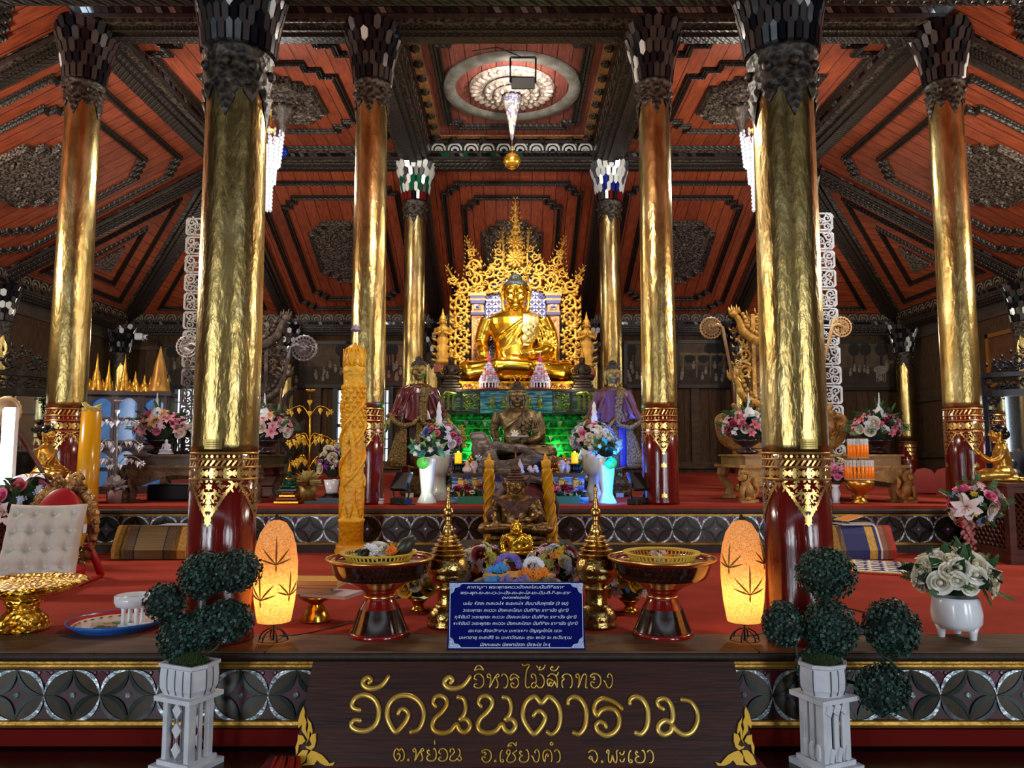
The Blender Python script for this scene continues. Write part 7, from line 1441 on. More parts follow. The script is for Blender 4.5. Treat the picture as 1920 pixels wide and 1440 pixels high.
g.obj('carved_wax', YW2, t); g = G(); g.tube([(.005, 0, H-.01), (.006, 0, H+.14)], .003, 5); g.lathe([(.045, .13), (.05, .135), (.03, .155), (.036, .158), (.02, .175), (.003, .19)], 16, (.006, 0, H)); g.lathe([(.045, .13), (.012, .115)], 16, (.006, 0, H), cap=False); g.ell((.006, 0, H+.005), .012, 8, 6); g.obj('tiny_parasol', mk('lilac_parasol', '#a8a0c4', .4, c2='#6a6078', ns=20), t)
p = W(150, 1030, 6.9); t = thing('plain_candle', 'thick plain yellow candle in a clear wrapper behind the royal chair', 'candle', (p.x, 6.95, Z1)); a, b = W(150, 1022, 6.95), W(166, 772, 6.95); z0, H = a.z-Z1, b.z-Z1; dx = b.x-a.x
g = G(); g.tube([(0, 0, z0), (dx, 0, H)], [.105, .085], 28); g.tube([(dx, 0, H), (dx*1.02, 0, H+.03), (dx*1.02, 0, H+.05)], [.075, .03, .02], 14); g.obj('wax', mk('smooth_yellow_wax', '#e2a011', .22, coat=.4), t); g = G(); g.lathe([(.12, 0), (.12, .03), (.03, .05), (.03, z0-.02), (.1, z0)], 20); g.obj('candle_stand', IRON, t)
g = G(); rnd = random.Random(3)
for i in range(26): a_ = rnd.uniform(0, 6.3); d = V((cos(a_), sin(a_), rnd.uniform(-.2, .8)))*.07; g.tube([V((dx, 0, H)), V((dx, 0, H+.02))+d*.6, V((dx, 0, H+.02))+d*1.25], [.012, .016, .004], 5, i % 2)
g.obj('wrapper_frill', [mk('clear_frill', '#d8d0c0', .2, alpha=.5), mk('yellow_ribbon', '#e8d030', .4)], t); g = G(); g.sm = False; g.box((.08, -.1, z0+.16), (.07, .004, .08)); g.obj('paper_tag', WHITE, t)
# royal chair and tufted cushion
p = W(88, 1095, 5.6); t = thing('royal_chair', 'low gilt oval-backed chair with red upholstery at the left edge', 'chair', (-3.42, 5.6, Z1), .22, None, (.86, 1, 1)); EGW = mk('worn_gilt_carving', '#9a6c38', .4, .4, c2=['#6a4424', '#c89a5c'], ns=9, bump=.6, bs=40, tex='voronoi', lo=.1, hi=.7); RV = mk('red_upholstery', '#a3141c', .45, c2='#b01a20', ns=3)
g = G(); n = 40; rs = []; B = MX.Rotation(-.28, 4, 'X')
g.M = MX.Translation((0, .12, .0)) @ B
g.tube([(.26*cos(2*pi*i/n), 0, .38+.36*sin(2*pi*i/n)) for i in range(n+1)], (.05), 10, fl=.7, cap=False)
for i in range(36): a = 2*pi*i/36; g.ell((.29*cos(a), -.02, .38+.39*sin(a)), (.035, .03, .03), 6, 5)
for s in (-1, 1): spiral(g, s*.07, .78, .06, 0, s, -.02, .25, 4)
g.tube([(0, 0, .74), (0, 0, .84)], [(.06, .03), (.01, .01)], 8)
g.obj('back_frame', EGW, t); g = G(); g.M = MX.Translation((0, .13, .38)) @ B; g.ell((0, 0, 0), (.215, .06, .33), 28, 14); 
o = g.obj('back_pad', RV, t); o.location = (0, .105, -.0); o.data.transform(MX.Translation((0, -.105, .0)))
g = G(); g.box((0, -.16, .07), (.55, .5, .14), bev=.03); g.obj('seat', RV, t)
for s in (-1, 1): g = G(); g.tube([(s*.25, .16, .28), (s*.30, .24, .12), (s*.33, .28, .012)], .032, 8); g.tube([(s*.33, .30, .015), (s*.3, -.1, .015)], .018, 6); g.obj('rear_leg', RV, t)
t = thing('tufted_cushion', 'cream tufted square cushion leaning on the royal chair', 'cushion', (-3.255, 5.2, Z1+.125), .1); CRM = mk('cream_fabric', '#c9beae', .9, c2='#d6cdbf', ns=6, bump=.2, bs=120, spec=.1)
g = G(); g.M = MX.Rotation(-.28, 4, 'X'); w = .245
def tuft(u, v, s): 
    a, b = (u-.5)*2, (v-.5)*2; e = (1-abs(a)**6)*(1-abs(b)**6); k = .088*e**.5-.04*sum(math.exp(-((u-(i+.5)/4)**2+(v-(j+.5)/4)**2)*260) for i in range(-1, 5) for j in range(-1, 5) if 0 <= i < 4 and 0 <= j < 4)*e-.02*(math.exp(-((u*4+.5) % 1-.5)**2*60*0-((((u*4) % 1)-.5)/.12)**2)+math.exp(-((((v*4) % 1)-.5)/.12)**2))*e
    c = 1+.05*(abs(a*b))**2; return (a*w*c, -s*k, (b*c+1)*w)
g.grid(lambda u, v: tuft(u, v, 1), 40, 40); g.grid(lambda u, v: tuft(1-u, v, -1), 40, 40); g.obj('cover', CRM, t)
for i in range(4):
    for j in range(4):
        g = G(); g.M = MX.Rotation(-.28, 4, 'X'); q = tuft((i+.5)/4, (j+.5)/4, 1); g.ell((q[0], q[1]-.004, q[2]), (.011, .006, .011), 8, 5); g.obj('button', CRM, t)
# kneeling gilt disciples on lattice tables, with flowers
LW = mk('lattice_wood', '#4a2414', .4, c2='#5c2e1a', ns=3, st=(1, 1, 5)); TABH = .70
def lattice_table(x, y, label, w=.95, d=.7):
    t = thing('lattice_table', label, 'table', (x, y, Z1)); g = G(); g.sm = False; g.box((0, 0, TABH-.015), (w+.1, d+.1, .03)); g.box((0, 0, TABH-.06), (w+.04, d+.04, .05)); g.box((0, 0, .04), (w+.08, d+.08, .08)); g.box((0, 0, .1), (w+.02, d+.02, .05)); 
    for sx in (-1, 1):
        for sy in (-1, 1): g.box((sx*w/2, sy*d/2, TABH/2), (.06, .06, TABH-.05))
    g.box((0, -d/2, TABH/2), (.05, .05, TABH-.1)); g.obj('frame', LW, t); g = G(); g.sm = False
    def lat(c, du, nrm, W_, z0=.12, z1=TABH-.08):
        n = 9; Hh = z1-z0
        for k in range(-n, n+1):
            for s in (-1, 1):
                a, b = [], None; x0, x1 = k*W_/n*1.0, k*W_/n+s*Hh*.75; pts = []
                for f in (0, 1):
                    pts.append((x0+(x1-x0)*f, z0+Hh*f))
                q = []
                for f in [i/12 for i in range(13)]:
                    xx = x0+(x1-x0)*f
                    if -W_/2 <= xx <= W_/2: q.append((xx, z0+Hh*f))
                if len(q) > 1: g.tube([V(c)+V(du)*q[0][0]+V((0, 0, q[0][1]))+V(nrm)*.004*s, V(c)+V(du)*q[-1][0]+V((0, 0, q[-1][1]))+V(nrm)*.004*s], .009, 4)
    for s in (-1, 1): lat((s*w/4, -d/2, 0), (1, 0, 0), (0, 1, 0), w/2-.06); lat((s*w/2, 0, 0), (0, 1, 0), (1, 0, 0), d-.06)
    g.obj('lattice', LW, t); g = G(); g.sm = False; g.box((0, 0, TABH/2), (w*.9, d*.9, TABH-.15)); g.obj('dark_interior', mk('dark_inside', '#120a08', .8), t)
    return t
def disciple(label, loc, s, rz, pray):
    t = thing('kneeling_statue', label, 'statue', loc, rz, None, s); GD = mk('disciple_gilt', '#c8963c', .3, .9, c2='#e0b458', ns=5, bump=.1); g = G()
    S = [(.06, .2, .17, .04), (.15, .19, .16, .03), (.27, .15, .12, .0), (.38, .165, .115, -.01), (.48, .185, .11, -.01), (.55, .18, .095, 0), (.60, .10, .07, 0), (.63, .055, .055, -.005), (.68, .052, .052, -.01)]
    g.rings([[(rx*cos(2*pi*j/24), yo+ry*sin(2*pi*j/24), z) for j in range(24)] for z, rx, ry, yo in S]); face(g, (0, -.03, .79), .92)
    for q in (-1, 1):
        g.tube(spline([(q*.1, .06, .12), (q*.15, -.14, .12), (q*.17, -.36, .09)], 5), [.11]*4+[.1]*4+[.085]*3, 12); g.tube(spline([(q*.17, -.36, .06), (q*.16, -.1, .045), (q*.12, .2, .05)], 5), [.07]*5+[.06]*5+[.05], 10); g.tube([(q*.12, .18, .05), (q*.11, .3, .035), (q*.1, .4, .03)], [(.045, .035), (.05, .028), (.02, .012)], 8)
        if pray:
            g.tube(spline([(q*.165, 0, .54), (q*.21, -.05, .40), (q*.18, -.17, .34), (q*.05, -.29, .45)], 5), [.055]*5+[.048]*5+[.04]*5+[.03], 10)
            for k in range(4): g.tube([(q*.018, -.30-.012*k, .45), (q*.014, -.325-.014*k, .53-.008*k), (q*.012, -.335-.014*k, .58-.012*k)], [.014, .013, .009], 6)
            g.ell((q*.02, -.31, .47), (.02, .04, .05), 8, 6)
        else:
            g.tube(spline([(q*.165, 0, .54), (q*.2, -.01, .40), (q*.19, -.1, .27), (q*.14, -.25, .215)], 5), [.055]*5+[.05]*5+[.042]*5+[.032], 10); hand_fingers(g, (q*.14, -.25, .215), (q*.10, -.31, .205), (-q*.35, -1, -.1), .07, .011, (1, 0, 0), .02)
    if pray: g.tube([(-.1, .1, .56), (-.04, .115, .4), (-.02, .13, .2), (.1, .2, .06)], [.03, .04, .035, .03], 8)
    else: g.tube(spline([(.15, -.06, .55), (.02, -.13, .42), (-.1, -.13, .3), (-.12, -.18, .18)], 5), [.02]*16, 8); g.prism([(-.06, .30), (-.2, .26), (-.22, .18), (-.1, .17)], .03, 0, 'yz', (.1, .0, 0))
    for k in range(9): g.ell((-.2+.05*k, .3+.03*sin(k), .02), (.05, .06, .018), 8, 5)
    fuse(g.obj('body', GD, t), .011, 2); g = G(); g.ell((0, -.012, .852), (.112, .124, .102), 18, 12); g.ell((0, .07, .78), (.09, .075, .085), 14, 9)
    g.obj('hair', mk('black_hair', '#0c0b0d', .25), t); return t
lattice_table(4.85, 6.95, 'dark lattice-sided wooden table under the praying gilt disciple', .95, .62); lattice_table(-4.78, 6.95, 'dark lattice-sided wooden table under the gilt disciple behind the royal chair', .9, .7)
disciple('kneeling gilt disciple with palms joined, seen from behind on the right lattice table', (W(1880, 905, 6.95).x, 6.95, Z1+TABH+.002), .56, -1.95, True)
disciple('kneeling gilt disciple in profile with hands on lap behind the royal chair', (W(82, 903, 6.9).x, 6.9, Z1+TABH+.002), .55, 1.45, False)
def spray(label, px, py, Y, spec, seed, r, tail, z=None):
    p = W(px, py, Y); t = thing('flower_spray', label, 'flower arrangement', (p.x, Y, p.z)); dome(t, (0, 0, 0), r, spec, seed, -.9); rnd = random.Random(seed); g = G()
    if tail:
        for i in range(60): f = i/60; g.ell((tail[0]+.03*sin(i*2.2)+.02*rnd.uniform(-1, 1), -.1+.02*cos(i*1.7), -r[2]*.7-tail[1]*f), (.022-.008*f, .014, .02-.008*f), 6, 4)
        g.obj('hanging_tail', mk('pink_tail', '#c8848a', .6, c2='#a8605a', ns=20), t)
    return t
spray('mixed flower spray with hanging pink orchid tail on the right lattice table corner', 1826, 948, 6.5, [('rp', 7, .06), ('lw', 2, .11), ('db', 6, .05), ('dy', 6, .04), ('rw', 4, .055), ('cw', 6, .06), ('rk', 4, .06), ('cp', 5, .06), ('fe', 16, .16), ('lf', 14, .12)], 51, (.2, .13, .17), (-.12, .30))
spray('pink rose and lily spray on the left lattice table behind the royal chair', 38, 938, 6.42, [('rp', 9, .065), ('lw', 3, .13), ('ch', 6, .06), ('rk', 2, .06), ('lf', 18, .14), ('ld', 10, .13)], 52, (.26, .12, .17), None)
# carved mirror stands at both sides, leaning fan, tube lamp
def mirror(x, y, label, rz, m):
    t = thing('mirror_stand', label, 'mirror', (x, y, Z1), rz); w, z0, z1 = .42, .95, 1.62
    g = G(); g.sm = False
    for s in (-1, 1): g.box((s*w, 0, (z0+z1)/2), (.09, .07, z1-z0))
    g.box((0, 0, z1), (w*2+.2, .1, .07)); g.box((0, 0, z1+.2), (w*2+.24, .12, .05)); g.box((0, 0, z0), (w*2+.14, .1, .06))
    for s in (-1, 1): g.box((s*w*1.02, 0, z1+.1), (.07, .06, .2))
    g.box((0, .04, z0*.5), (w*2, .36, z0-.02)); g.obj('frame', m, t); g = G()
    filigree(g, [(-w, z1+.04), (w, z1+.04), (w, z1+.18), (-w, z1+.18)], 1, .06, .03, 160, 0, th=.25, flames=False); filigree(g, [(-w*1.1, z1+.24), (w*1.1, z1+.24), (w*.6, z1+.36), (0, z1+.5), (-w*.6, z1+.36)], 2, .08, .03, 200, 0, th=.25)
    for s in (-1, 1): filigree(g, [(s*w*.9, z1-.04), (s*w*.5, z1-.04), (s*w*.72, z1-.12), (s*w*.82, z1-.3), (s*w*.92, z1-.36)], 4, .05, .02, 150, 0, th=.25)
    g.obj('carved_openwork', m, t); g = G(); g.sm = False; g.box((0, .02, (z0+z1)/2), (w*2-.08, .01, z1-z0)); g.obj('mirror_glass', mk('mirror_glass', '#c8d4dc', .03, 1), t); return t
mirror(5.55, 8.0, 'blue-black carved mirror stand behind the praying gilt disciple', -.70, mk('blue_black_lacquer', '#141522', .3)); mirror(-5.35, 8.0, 'black carved mirror stand at the left edge behind the gilt disciple', .98, mk('black_carved_wood', '#140f0d', .4))
t = thing('black_jar', 'round black lidded jar beside the right mirror stand', 'jar', (W(1893, 860, 7.55).x, 7.55, Z1)); g = G(); g.lathe([(.09, 0), (.09, .6), (.12, .62), (.12, .64)], 20); g.obj('stand', DARKW, t); g = G(); g.lathe([(.06, .64), (.1, .68), (.115, .74), (.08, .8), (.05, .82), (.07, .85), (.05, .9), (.02, .92)], 24); g.obj('jar', BLACK, t)
p = W(12, 772, 6.6); t = thing('round_fan', 'round tan pierced fan on a slanted staff at the left picture edge', 'ceremonial fan', p); g = G(); g.M = MX.Rotation(pi/2, 4, 'X'); g.lathe([(.13, -.01), (.14, 0), (.13, .012), (.1, .016), (.095, .01), (.01, .014)], 36, flute=.02, fn=18); g.obj('disc', PGD, t)
g = G(); q = W(66, 862, 6.6)-p; g.tube([V((.08, -.03, .03)), q*.4+V((0, -.03, .02)), q, q*1.8], [.022, .02, .018, .018], 8); g.obj('handle', ST, t)
g = G(); g.tube([(0, 0, 0), (0, 0, .62)], .035, 12); g.box((0, .05, .31), (.1, .05, .66), 1); o = tag(g.obj('tube_lamp', [mk('lit_tube', '#dfeeff', .4, em=9), WHITE], loc=(W(6, 905, 6.35).x, 6.35, W(6, 905, 6.35).z)), 'lit white fluorescent tube lamp at the left picture edge', 'lamp')
# ---------------------------------------------------------------- ceiling pendants, flood, chandeliers
PALE = mk('pale_carved_stucco', '#b5a394', .6, c2=['#8a7668', '#d8cabc'], ns=12, bump=.4, bs=40); DKR = mk('dark_carved_rosette', '#3a2a20', .5, c2=['#241812', '#6a5644'], ns=12, bump=.5, bs=40)
def rosette(t, rings, m, z=0.):
    for r, w, n in rings:
        g = G(); g.lathe([(r*1.02, z), (r, z-.035), (r-w*.5, z-.055), (r-w, z-.03), (r-w, z)], 40, cap=False)
        for i in range(n): a = 2*pi*i/n; g.ell((cos(a)*(r-w*.3), sin(a)*(r-w*.3), z-.05), (w*.36, w*.2, .03), 6, 5, 0, (0, 0, a))
        g.obj('petal_ring', m, t); z -= .045
    return z
cx, cy = .0, 9.62; t = thing('ceiling_pendant', 'central ceiling rosette with white cone and hanging golden ball', 'ceiling pendant', (cx, cy, ZB+.29))
g = G(); g.lathe([(.93, 0), (.92, -.05), (.84, -.06), (.77, -.05), (.76, 0)], 64, cap=False); g.obj('oval_ring', mk('grey_ring_moulding', '#5a564c', .6, c2='#78736a', ns=8, bump=.3), t)
z = rosette(t, ((.56, .2, 30), (.36, .12, 20), (.24, .1, 14)), PALE)
g = G(); g.lathe([(.13, z), (.11, z-.08), (.04, z-.42), (.012, z-.6)], 24, flute=.06, fn=12); g.obj('mirror_cone', mk('cone_mirror', '#c8c4d0', .25, .3, c2=['#5a5a9a', '#d8c08a', '#e8e6e8'], ns=14), t)
zb = -1.02; g = G(); g.tube([(0, 0, z-.58), (0, 0, zb+.1)], .009, 6); g.obj('chain', GOLD, t); g = G(); g.ell((0, 0, zb), .115, 28, 18); g.obj('ball', mk('gold_mirror_ball', '#e0a83a', .2, .9), t)
for s, lb in ((-1, 'dark lotus pendant with a blue glass ball in the left ceiling bay'), (1, 'dark lotus pendant in the right ceiling bay')):
    t = thing('ceiling_pendant', lb, 'ceiling pendant', (s*3.06, 9.6, ZB+.09)); z = rosette(t, ((.26, .09, 16), (.18, .07, 12)), DKR); g = G(); g.lathe([(.17, z), (.15, z-.06), (.11, z-.1), (.04, z-.3), (.015, z-.4)], 20, flute=.08, fn=10); g.obj('lotus_cone', DKR, t)
    g = G(); g.tube([(0, 0, z-.38), (0, 0, z-.52)], .006, 6); g.obj('chain', IRON, t)
    if s < 0: g = G(); g.ell((0, 0, z-.60), .085, 24, 16); g.obj('ball', mk('blue_mirror_ball', '#16247a', .06, .7), t)
t = thing('ceiling_floodlight', 'black floodlight under the central ceiling shining on the rosette', 'floodlight', (.13, 8.5, 5.78)); g = G(); g.box((0, 0, 0), (.28, .1, .14), rx=.5, bev=.01); g.obj('lamp_head', BLACK, t); g = G()
for s in (-1, 1): g.tube([(s*.15, 0, 0), (s*.15, -.12, .25)], .012, 6)
g.tube([(-.15, -.12, .25), (.15, -.12, .25)], .012, 6); g.tube([(0, -.12, .25), (-.3, -.2, .33), (-.6, -.1, .34)], .007, 5); g.obj('bracket', BLACK, t)
CRY = mk('crystal_beads', '#f4f6fa', .1, em=.2, emc='#dfe8ff')
for s, lb in ((-1, 'lit crystal chandelier half behind the thick left column'), (1, 'lit crystal chandelier half behind the thick right column')):
    t = thing('chandelier', lb, 'chandelier', (s*3.02, 9.0, 5.2)); g = G(); g.tube([(0, 0, .25), (0, 0, .95)], .008, 6); g.lathe([(.05, .2), (.09, .22), (.03, .26)], 16); g.obj('chain', GOLD, t); g = G(); rnd = random.Random(2)
    for r, z0, L, n in ((.16, .18, .45, 14), (.10, .1, .62, 10), (.05, 0, .85, 6)):
        for i in range(n):
            a = 2*pi*i/n; k = int(L/.05)
            for j in range(k): g.ell((r*cos(a)*(1-.25*j/k), r*sin(a)*(1-.25*j/k), z0-.05*j), (.017, .017, .024), 6, 4)
    g.obj('crystal_strings', CRY, t); g = G()
    for i in range(5): a = i*1.256; g.ell((.08*cos(a), .08*sin(a), .0), .03, 8, 6)
    g.obj('bulbs', mk('white_bulb', '#ffffff', .4, em=40, emc='#eef4ff'), t)
# ---------------------------------------------------------------- topiary shrubs in white lattice planters
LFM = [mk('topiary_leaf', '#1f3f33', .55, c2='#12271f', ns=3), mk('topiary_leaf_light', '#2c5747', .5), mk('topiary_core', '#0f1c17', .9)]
def leafball(g, c, r, rnd, dens=1.0):
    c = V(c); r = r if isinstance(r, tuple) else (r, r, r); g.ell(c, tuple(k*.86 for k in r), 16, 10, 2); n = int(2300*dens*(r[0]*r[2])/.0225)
    for i in range(n):
        z = rnd.uniform(-1, 1); a = rnd.uniform(0, 6.2832); q = sqrt(1-z*z); d = V((q*cos(a), q*sin(a), z)); k = rnd.uniform(.86, 1.1)
        p = c+V((d.x*r[0], d.y*r[1], d.z*r[2]))*k; nrm = (d+V((rnd.uniform(-.8, .8), rnd.uniform(-.8, .8), rnd.uniform(-.8, .8)))).normalized(); u = nrm.orthogonal().normalized(); w = nrm.cross(u); s = rnd.uniform(.0065, .0115)
        g.add([p-u*s, p-w*s*.8, p+u*s, p+w*s*.8], [(0, 1, 2, 3)], 1 if rnd.random() < .3 else 0, False)
def topiary(label, lp, loc, rz, balls, branches, seed, style):
    WP = mk('white_painted_wood', '#d6d8dc', .6, c2='#c4c8ce', ns=9, bump=.15)
    t = thing('planter_stand', lp, 'planter', loc, rz, None, (.76, .76, 1)); g = G(); g.sm = False; w, d = .215, .19
    g.box((0, 0, .012), (w+.09, d+.09, .024)); g.box((0, 0, .034), (w+.03, d+.03, .02)); g.obj('base_board', WP, t)
    g = G(); g.sm = False; z0, z1 = .044, .30
    for sx in (-1, 1):
        for sy in (-1, 1): g.box((sx*(w/2-.02), sy*(d/2-.02), (z0+z1)/2), (.034, .034, z1-z0))
    if style == 0:
        for sy in (-1, 1):
            for sx in (-.2, .2): g.box((sx*w*.0, sy*(d/2-.012), (z0+z1)/2), (.006, .008, z1-z0))
            for k in range(3): g.lathe([(.036, -.004), (.03, -.008), (.0, -.004)], 4, (0, sy*(d/2-.012), z0+.05+.08*k)) if 0 else g.box((0, sy*(d/2-.012), z0+.045+.085*k), (.05, .012, .05), rx=0, ry=pi/4)
        for k in (-1, 0, 1):
            for sx in (-1, 1): g.box((sx*(w/2-.012), k*.05, (z0+z1)/2), (.01, .026, z1-z0))
    else:
        for sy in (-1, 1):
            for k in (-1, 0, 1): g.box((k*.06, sy*(d/2-.012), (z0+z1)/2), (.036, .014, z1-z0)); g.box((k*.06+.012, sy*(d/2-.004), z0+.03), (.03, .02, .06), ry=.3); g.box((k*.06, sy*(d/2-.004), z1-.03), (.045, .02, .05), ry=.5)
        for k in (-1, 0, 1):
            for sx in (-1, 1): g.box((sx*(w/2-.012), k*.05, (z0+z1)/2), (.012, .034, z1-z0)); g.ell((sx*(w/2), k*.05, z0+.04), (.014, .022, .04), 8, 6)
    g.obj('pierced_pedestal', WP, t)
    g = G(); g.sm = False; g.box((0, 0, z1+.01), (w+.07, d+.07, .02)); g.obj('shelf_board', WP, t)
    g = G(); g.sm = False; zt, ww, dd = z1+.155, .115, .105
    o = [(-ww*1.15, -dd*.5), (-ww*.5, -dd*1.1), (ww*.5, -dd*1.1), (ww*1.15, -dd*.5), (ww*1.15, dd*.5), (ww*.5, dd*1.1), (-ww*.5, dd*1.1), (-ww*1.15, dd*.5)]
    if style == 0: o = [(-ww*1.1, -dd*1.05), (ww*1.1, -dd*1.05), (ww*1.35, -dd*.2), (ww*1.1, dd), (-ww*1.1, dd), (-ww*1.3, -dd*.2)]
    g.rings([[(x*k, y*k, z) for x, y in o] for k, z in ((.82, z1+.02), (.98, z1+.05), (1.0, z1+.10), (.97, z1+.14), (1.04, z1+.145), (1.04, zt+.005), (.9, zt+.005), (.85, z1+.12))])
    g.obj('box', WP, t); g = G(); g.sm = False; n = len(o)
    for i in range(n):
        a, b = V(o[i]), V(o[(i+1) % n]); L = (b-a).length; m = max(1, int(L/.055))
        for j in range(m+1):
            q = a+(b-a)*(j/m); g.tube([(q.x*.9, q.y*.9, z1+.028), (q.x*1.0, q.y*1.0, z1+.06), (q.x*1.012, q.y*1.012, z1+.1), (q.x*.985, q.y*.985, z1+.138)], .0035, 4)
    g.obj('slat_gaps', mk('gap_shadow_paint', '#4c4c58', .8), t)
    t2 = thing('topiary_shrub', label, 'topiary', loc, 0); rnd = random.Random(seed); M_ = MX.Rotation(rz, 4, 'Z')
    g = G()
    for i in range(1500): a, r = rnd.uniform(0, 6.3), sqrt(rnd.random()); x, y = .088*r*cos(a), .066*r*sin(a); h = .035*(1-r*r)+.012; p = M_ @ V((x, y, zt-.012)); g.add([p+V((-.003, 0, 0)), p+V((.003, 0, 0)), p+V((rnd.uniform(-.012, .012), rnd.uniform(-.012, .012), h+rnd.uniform(0, .012)))], [(0, 1, 2)], 0, False)
    p = M_ @ V((0, 0, zt-.02)); g.ell(p, (.08, .062, .025), 14, 6, 0); g.obj('moss', mk('moss_green', '#33481c', .9, c2='#223414', ns=20), t2)
    g = G()
    for L, r in branches: q = spline([V(p)-V((loc[0], loc[1], loc[2])) for p in L], 5); g.tube(q, [r*(1-.3*i/len(q)) for i in range(len(q))], 8)
    g.obj('stem', mk('topiary_stem', '#20362a', .7), t2)
    for c, r in balls:
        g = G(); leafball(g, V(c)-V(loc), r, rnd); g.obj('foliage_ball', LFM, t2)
def wb(px, py, Y=3.56): return W(px, py, Y)
ub = U(3.56, .8)
L0 = (W(352, 1430, 3.5).x-.005, 3.5, 0); Zt = .455
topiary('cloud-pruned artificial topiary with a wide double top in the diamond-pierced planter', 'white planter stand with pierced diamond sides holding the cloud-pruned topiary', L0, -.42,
        [(wb(382, 1078), (58*ub*.75, .10, 42*ub)), (wb(440, 1070), (48*ub, .10, 38*ub)), (wb(310, 1128), (36*ub, .09, 34*ub)), (wb(335, 1192), (36*ub, .085, 45*ub)), (wb(382, 1178), (30*ub, .085, 38*ub)), (wb(428, 1165), (44*ub, .09, 38*ub))],
        [([(L0[0], 3.5, Zt), wb(372, 1225), wb(375, 1190), wb(385, 1110)], .012), ([wb(372, 1225), wb(345, 1180), wb(318, 1140)], .008), ([wb(370, 1235), wb(405, 1215), wb(425, 1180)], .008), ([wb(360, 1240), wb(350, 1210)], .007)], 1, 0)
L1 = (W(1545, 1437, 3.5).x+.01, 3.5, 0)
topiary('artificial topiary of separate balls on curling stems in the slatted planter', 'white planter stand with slatted curved brackets holding the five-ball topiary', L1, .42,
        [(wb(1549, 1075), (52*ub, .115, 46*ub)), (wb(1555, 1178), (48*ub, .11, 50*ub)), (wb(1468, 1170), (36*ub, .085, 40*ub)), (wb(1540, 1253), (42*ub, .09, 40*ub)), (wb(1672, 1177), (48*ub, .11, 50*ub)), (wb(1655, 1292, 3.45), (44*ub, .09, 44*ub))],
        [([(L1[0], 3.5, Zt), wb(1545, 1280), wb(1550, 1180), wb(1548, 1090)], .012), ([wb(1520, 1275), wb(1498, 1240), wb(1490, 1205), wb(1478, 1180)], .008), ([wb(1580, 1275), wb(1620, 1283), wb(1650, 1275), wb(1690, 1270), wb(1670, 1240), wb(1645, 1220), wb(1655, 1190)], .008)], 2, 1)
# ---------------------------------------------------------------- big carved name board
SB = thing('name_board', 'long dark wooden name board with raised golden Thai lettering', 'sign', (W(983, 1427, 3.5).x, 3.47, .004)); SW, SH = 2.055, .455
SB.rotation_euler = (-atan2(.215, .41), 0, 0)
g = G(); g.sm = False; g.prism([(-SW/2-.006, 0), (SW/2+.012, 0), (SW/2-.02, SH), (-SW/2+.02, SH)], .03, 0, 'xz'); g.obj('board', mk('dark_sign_wood', '#2b130c', .5, c2=['#3a1a10', '#1f0d09'], ns=2.4, st=(.7, 1, 9), bump=.12, bs=9, det=8, spec=.3), SB)
def sg(px, py):
    v = (py-1228)/199; L, R__ = 578-25*v, 1389+24*v; return V((-SW/2+SW*(px-L)/(R__-L), -.004, SH*(1-v)))
LETG = mk('raised_gold_letter', '#b98a2a', .32, .6, c2='#ecca66', ns=3)
z3 = lambda L, dx=0: [(540+(x+dx)/4.3636, 1210+y/4.3636) for x, y in L]; z4 = lambda L, dx=0: [(960+(x+dx)/4, 1210+y/4) for x, y in L]
NO = [(1210, 460), (1190, 430), (1205, 388), (1250, 373), (1295, 398), (1300, 450), (1260, 510), (1205, 560), (1185, 612), (1200, 655), (1260, 677), (1330, 660), (1380, 606), (1405, 650), (1450, 670), (1490, 630), (1480, 580), (1440, 563), (1408, 570), (1440, 535), (1457, 470), (1440, 400), (1395, 384)]
HAN = [(665, 262), (682, 240), (655, 216), (620, 240), (615, 278), (650, 307), (700, 312), (760, 292), (800, 250), (822, 215)]
AA = [(425, 400), (430, 370), (470, 350), (520, 370), (555, 430), (560, 510), (545, 580), (505, 627), (465, 618)]
BIG = [z3([(588, 490), (545, 480), (525, 450), (545, 400), (600, 368), (660, 372), (715, 410), (745, 480), (740, 560), (710, 620), (650, 657), (580, 657), (530, 632), (522, 600), (548, 573), (592, 576)]), z3(HAN), z3([(905, 518), (920, 490), (955, 485), (987, 520), (975, 570), (940, 620), (885, 668), (840, 610), (815, 540), (825, 450), (880, 388), (960, 368), (1040, 392), (1095, 450), (1115, 530), (1095, 610), (1060, 655), (1010, 668)]), z3(NO), z3(HAN, 670), z3(NO, 372),
       z4([(165, 490), (185, 465), (220, 460), (252, 500), (240, 545), (210, 590), (165, 627), (115, 570), (85, 500), (95, 420), (130, 368), (180, 350), (226, 397), (275, 350), (325, 378), (360, 440), (365, 520), (345, 590), (300, 630), (268, 614)]), z4(AA), z4([(828, 440), (800, 410), (750, 380), (690, 363), (640, 388), (620, 440), (640, 490), (670, 455), (720, 438), (775, 450), (806, 500), (800, 570), (760, 620), (700, 637), (645, 605), (632, 560), (662, 538), (698, 553), (706, 574)]), z4(AA, 464), z4([(1138, 442), (1105, 420), (1098, 380), (1140, 363), (1180, 380), (1205, 430), (1210, 500), (1195, 540), (1150, 528), (1105, 560), (1100, 605), (1140, 632), (1190, 610), (1205, 570), (1235, 602), (1290, 632), (1350, 610), (1392, 540), (1392, 460), (1350, 390), (1282, 370)])]
for L in BIG:
    g = G(); q = [sg(*tuple(p)[:2]) for p in spline(L, 5)]; n = len(q); g.tube(q, [(.0122*min(1, .8+.25*sin(pi*i/(n-1))), .010) for i in range(n)], 10, up=(0, 1, 0)); g.ell(q[0], (.0105, .009, .0105), 8, 6); g.ell(q[-1], (.011, .009, .011), 8, 6); g.obj('letter', LETG, SB)
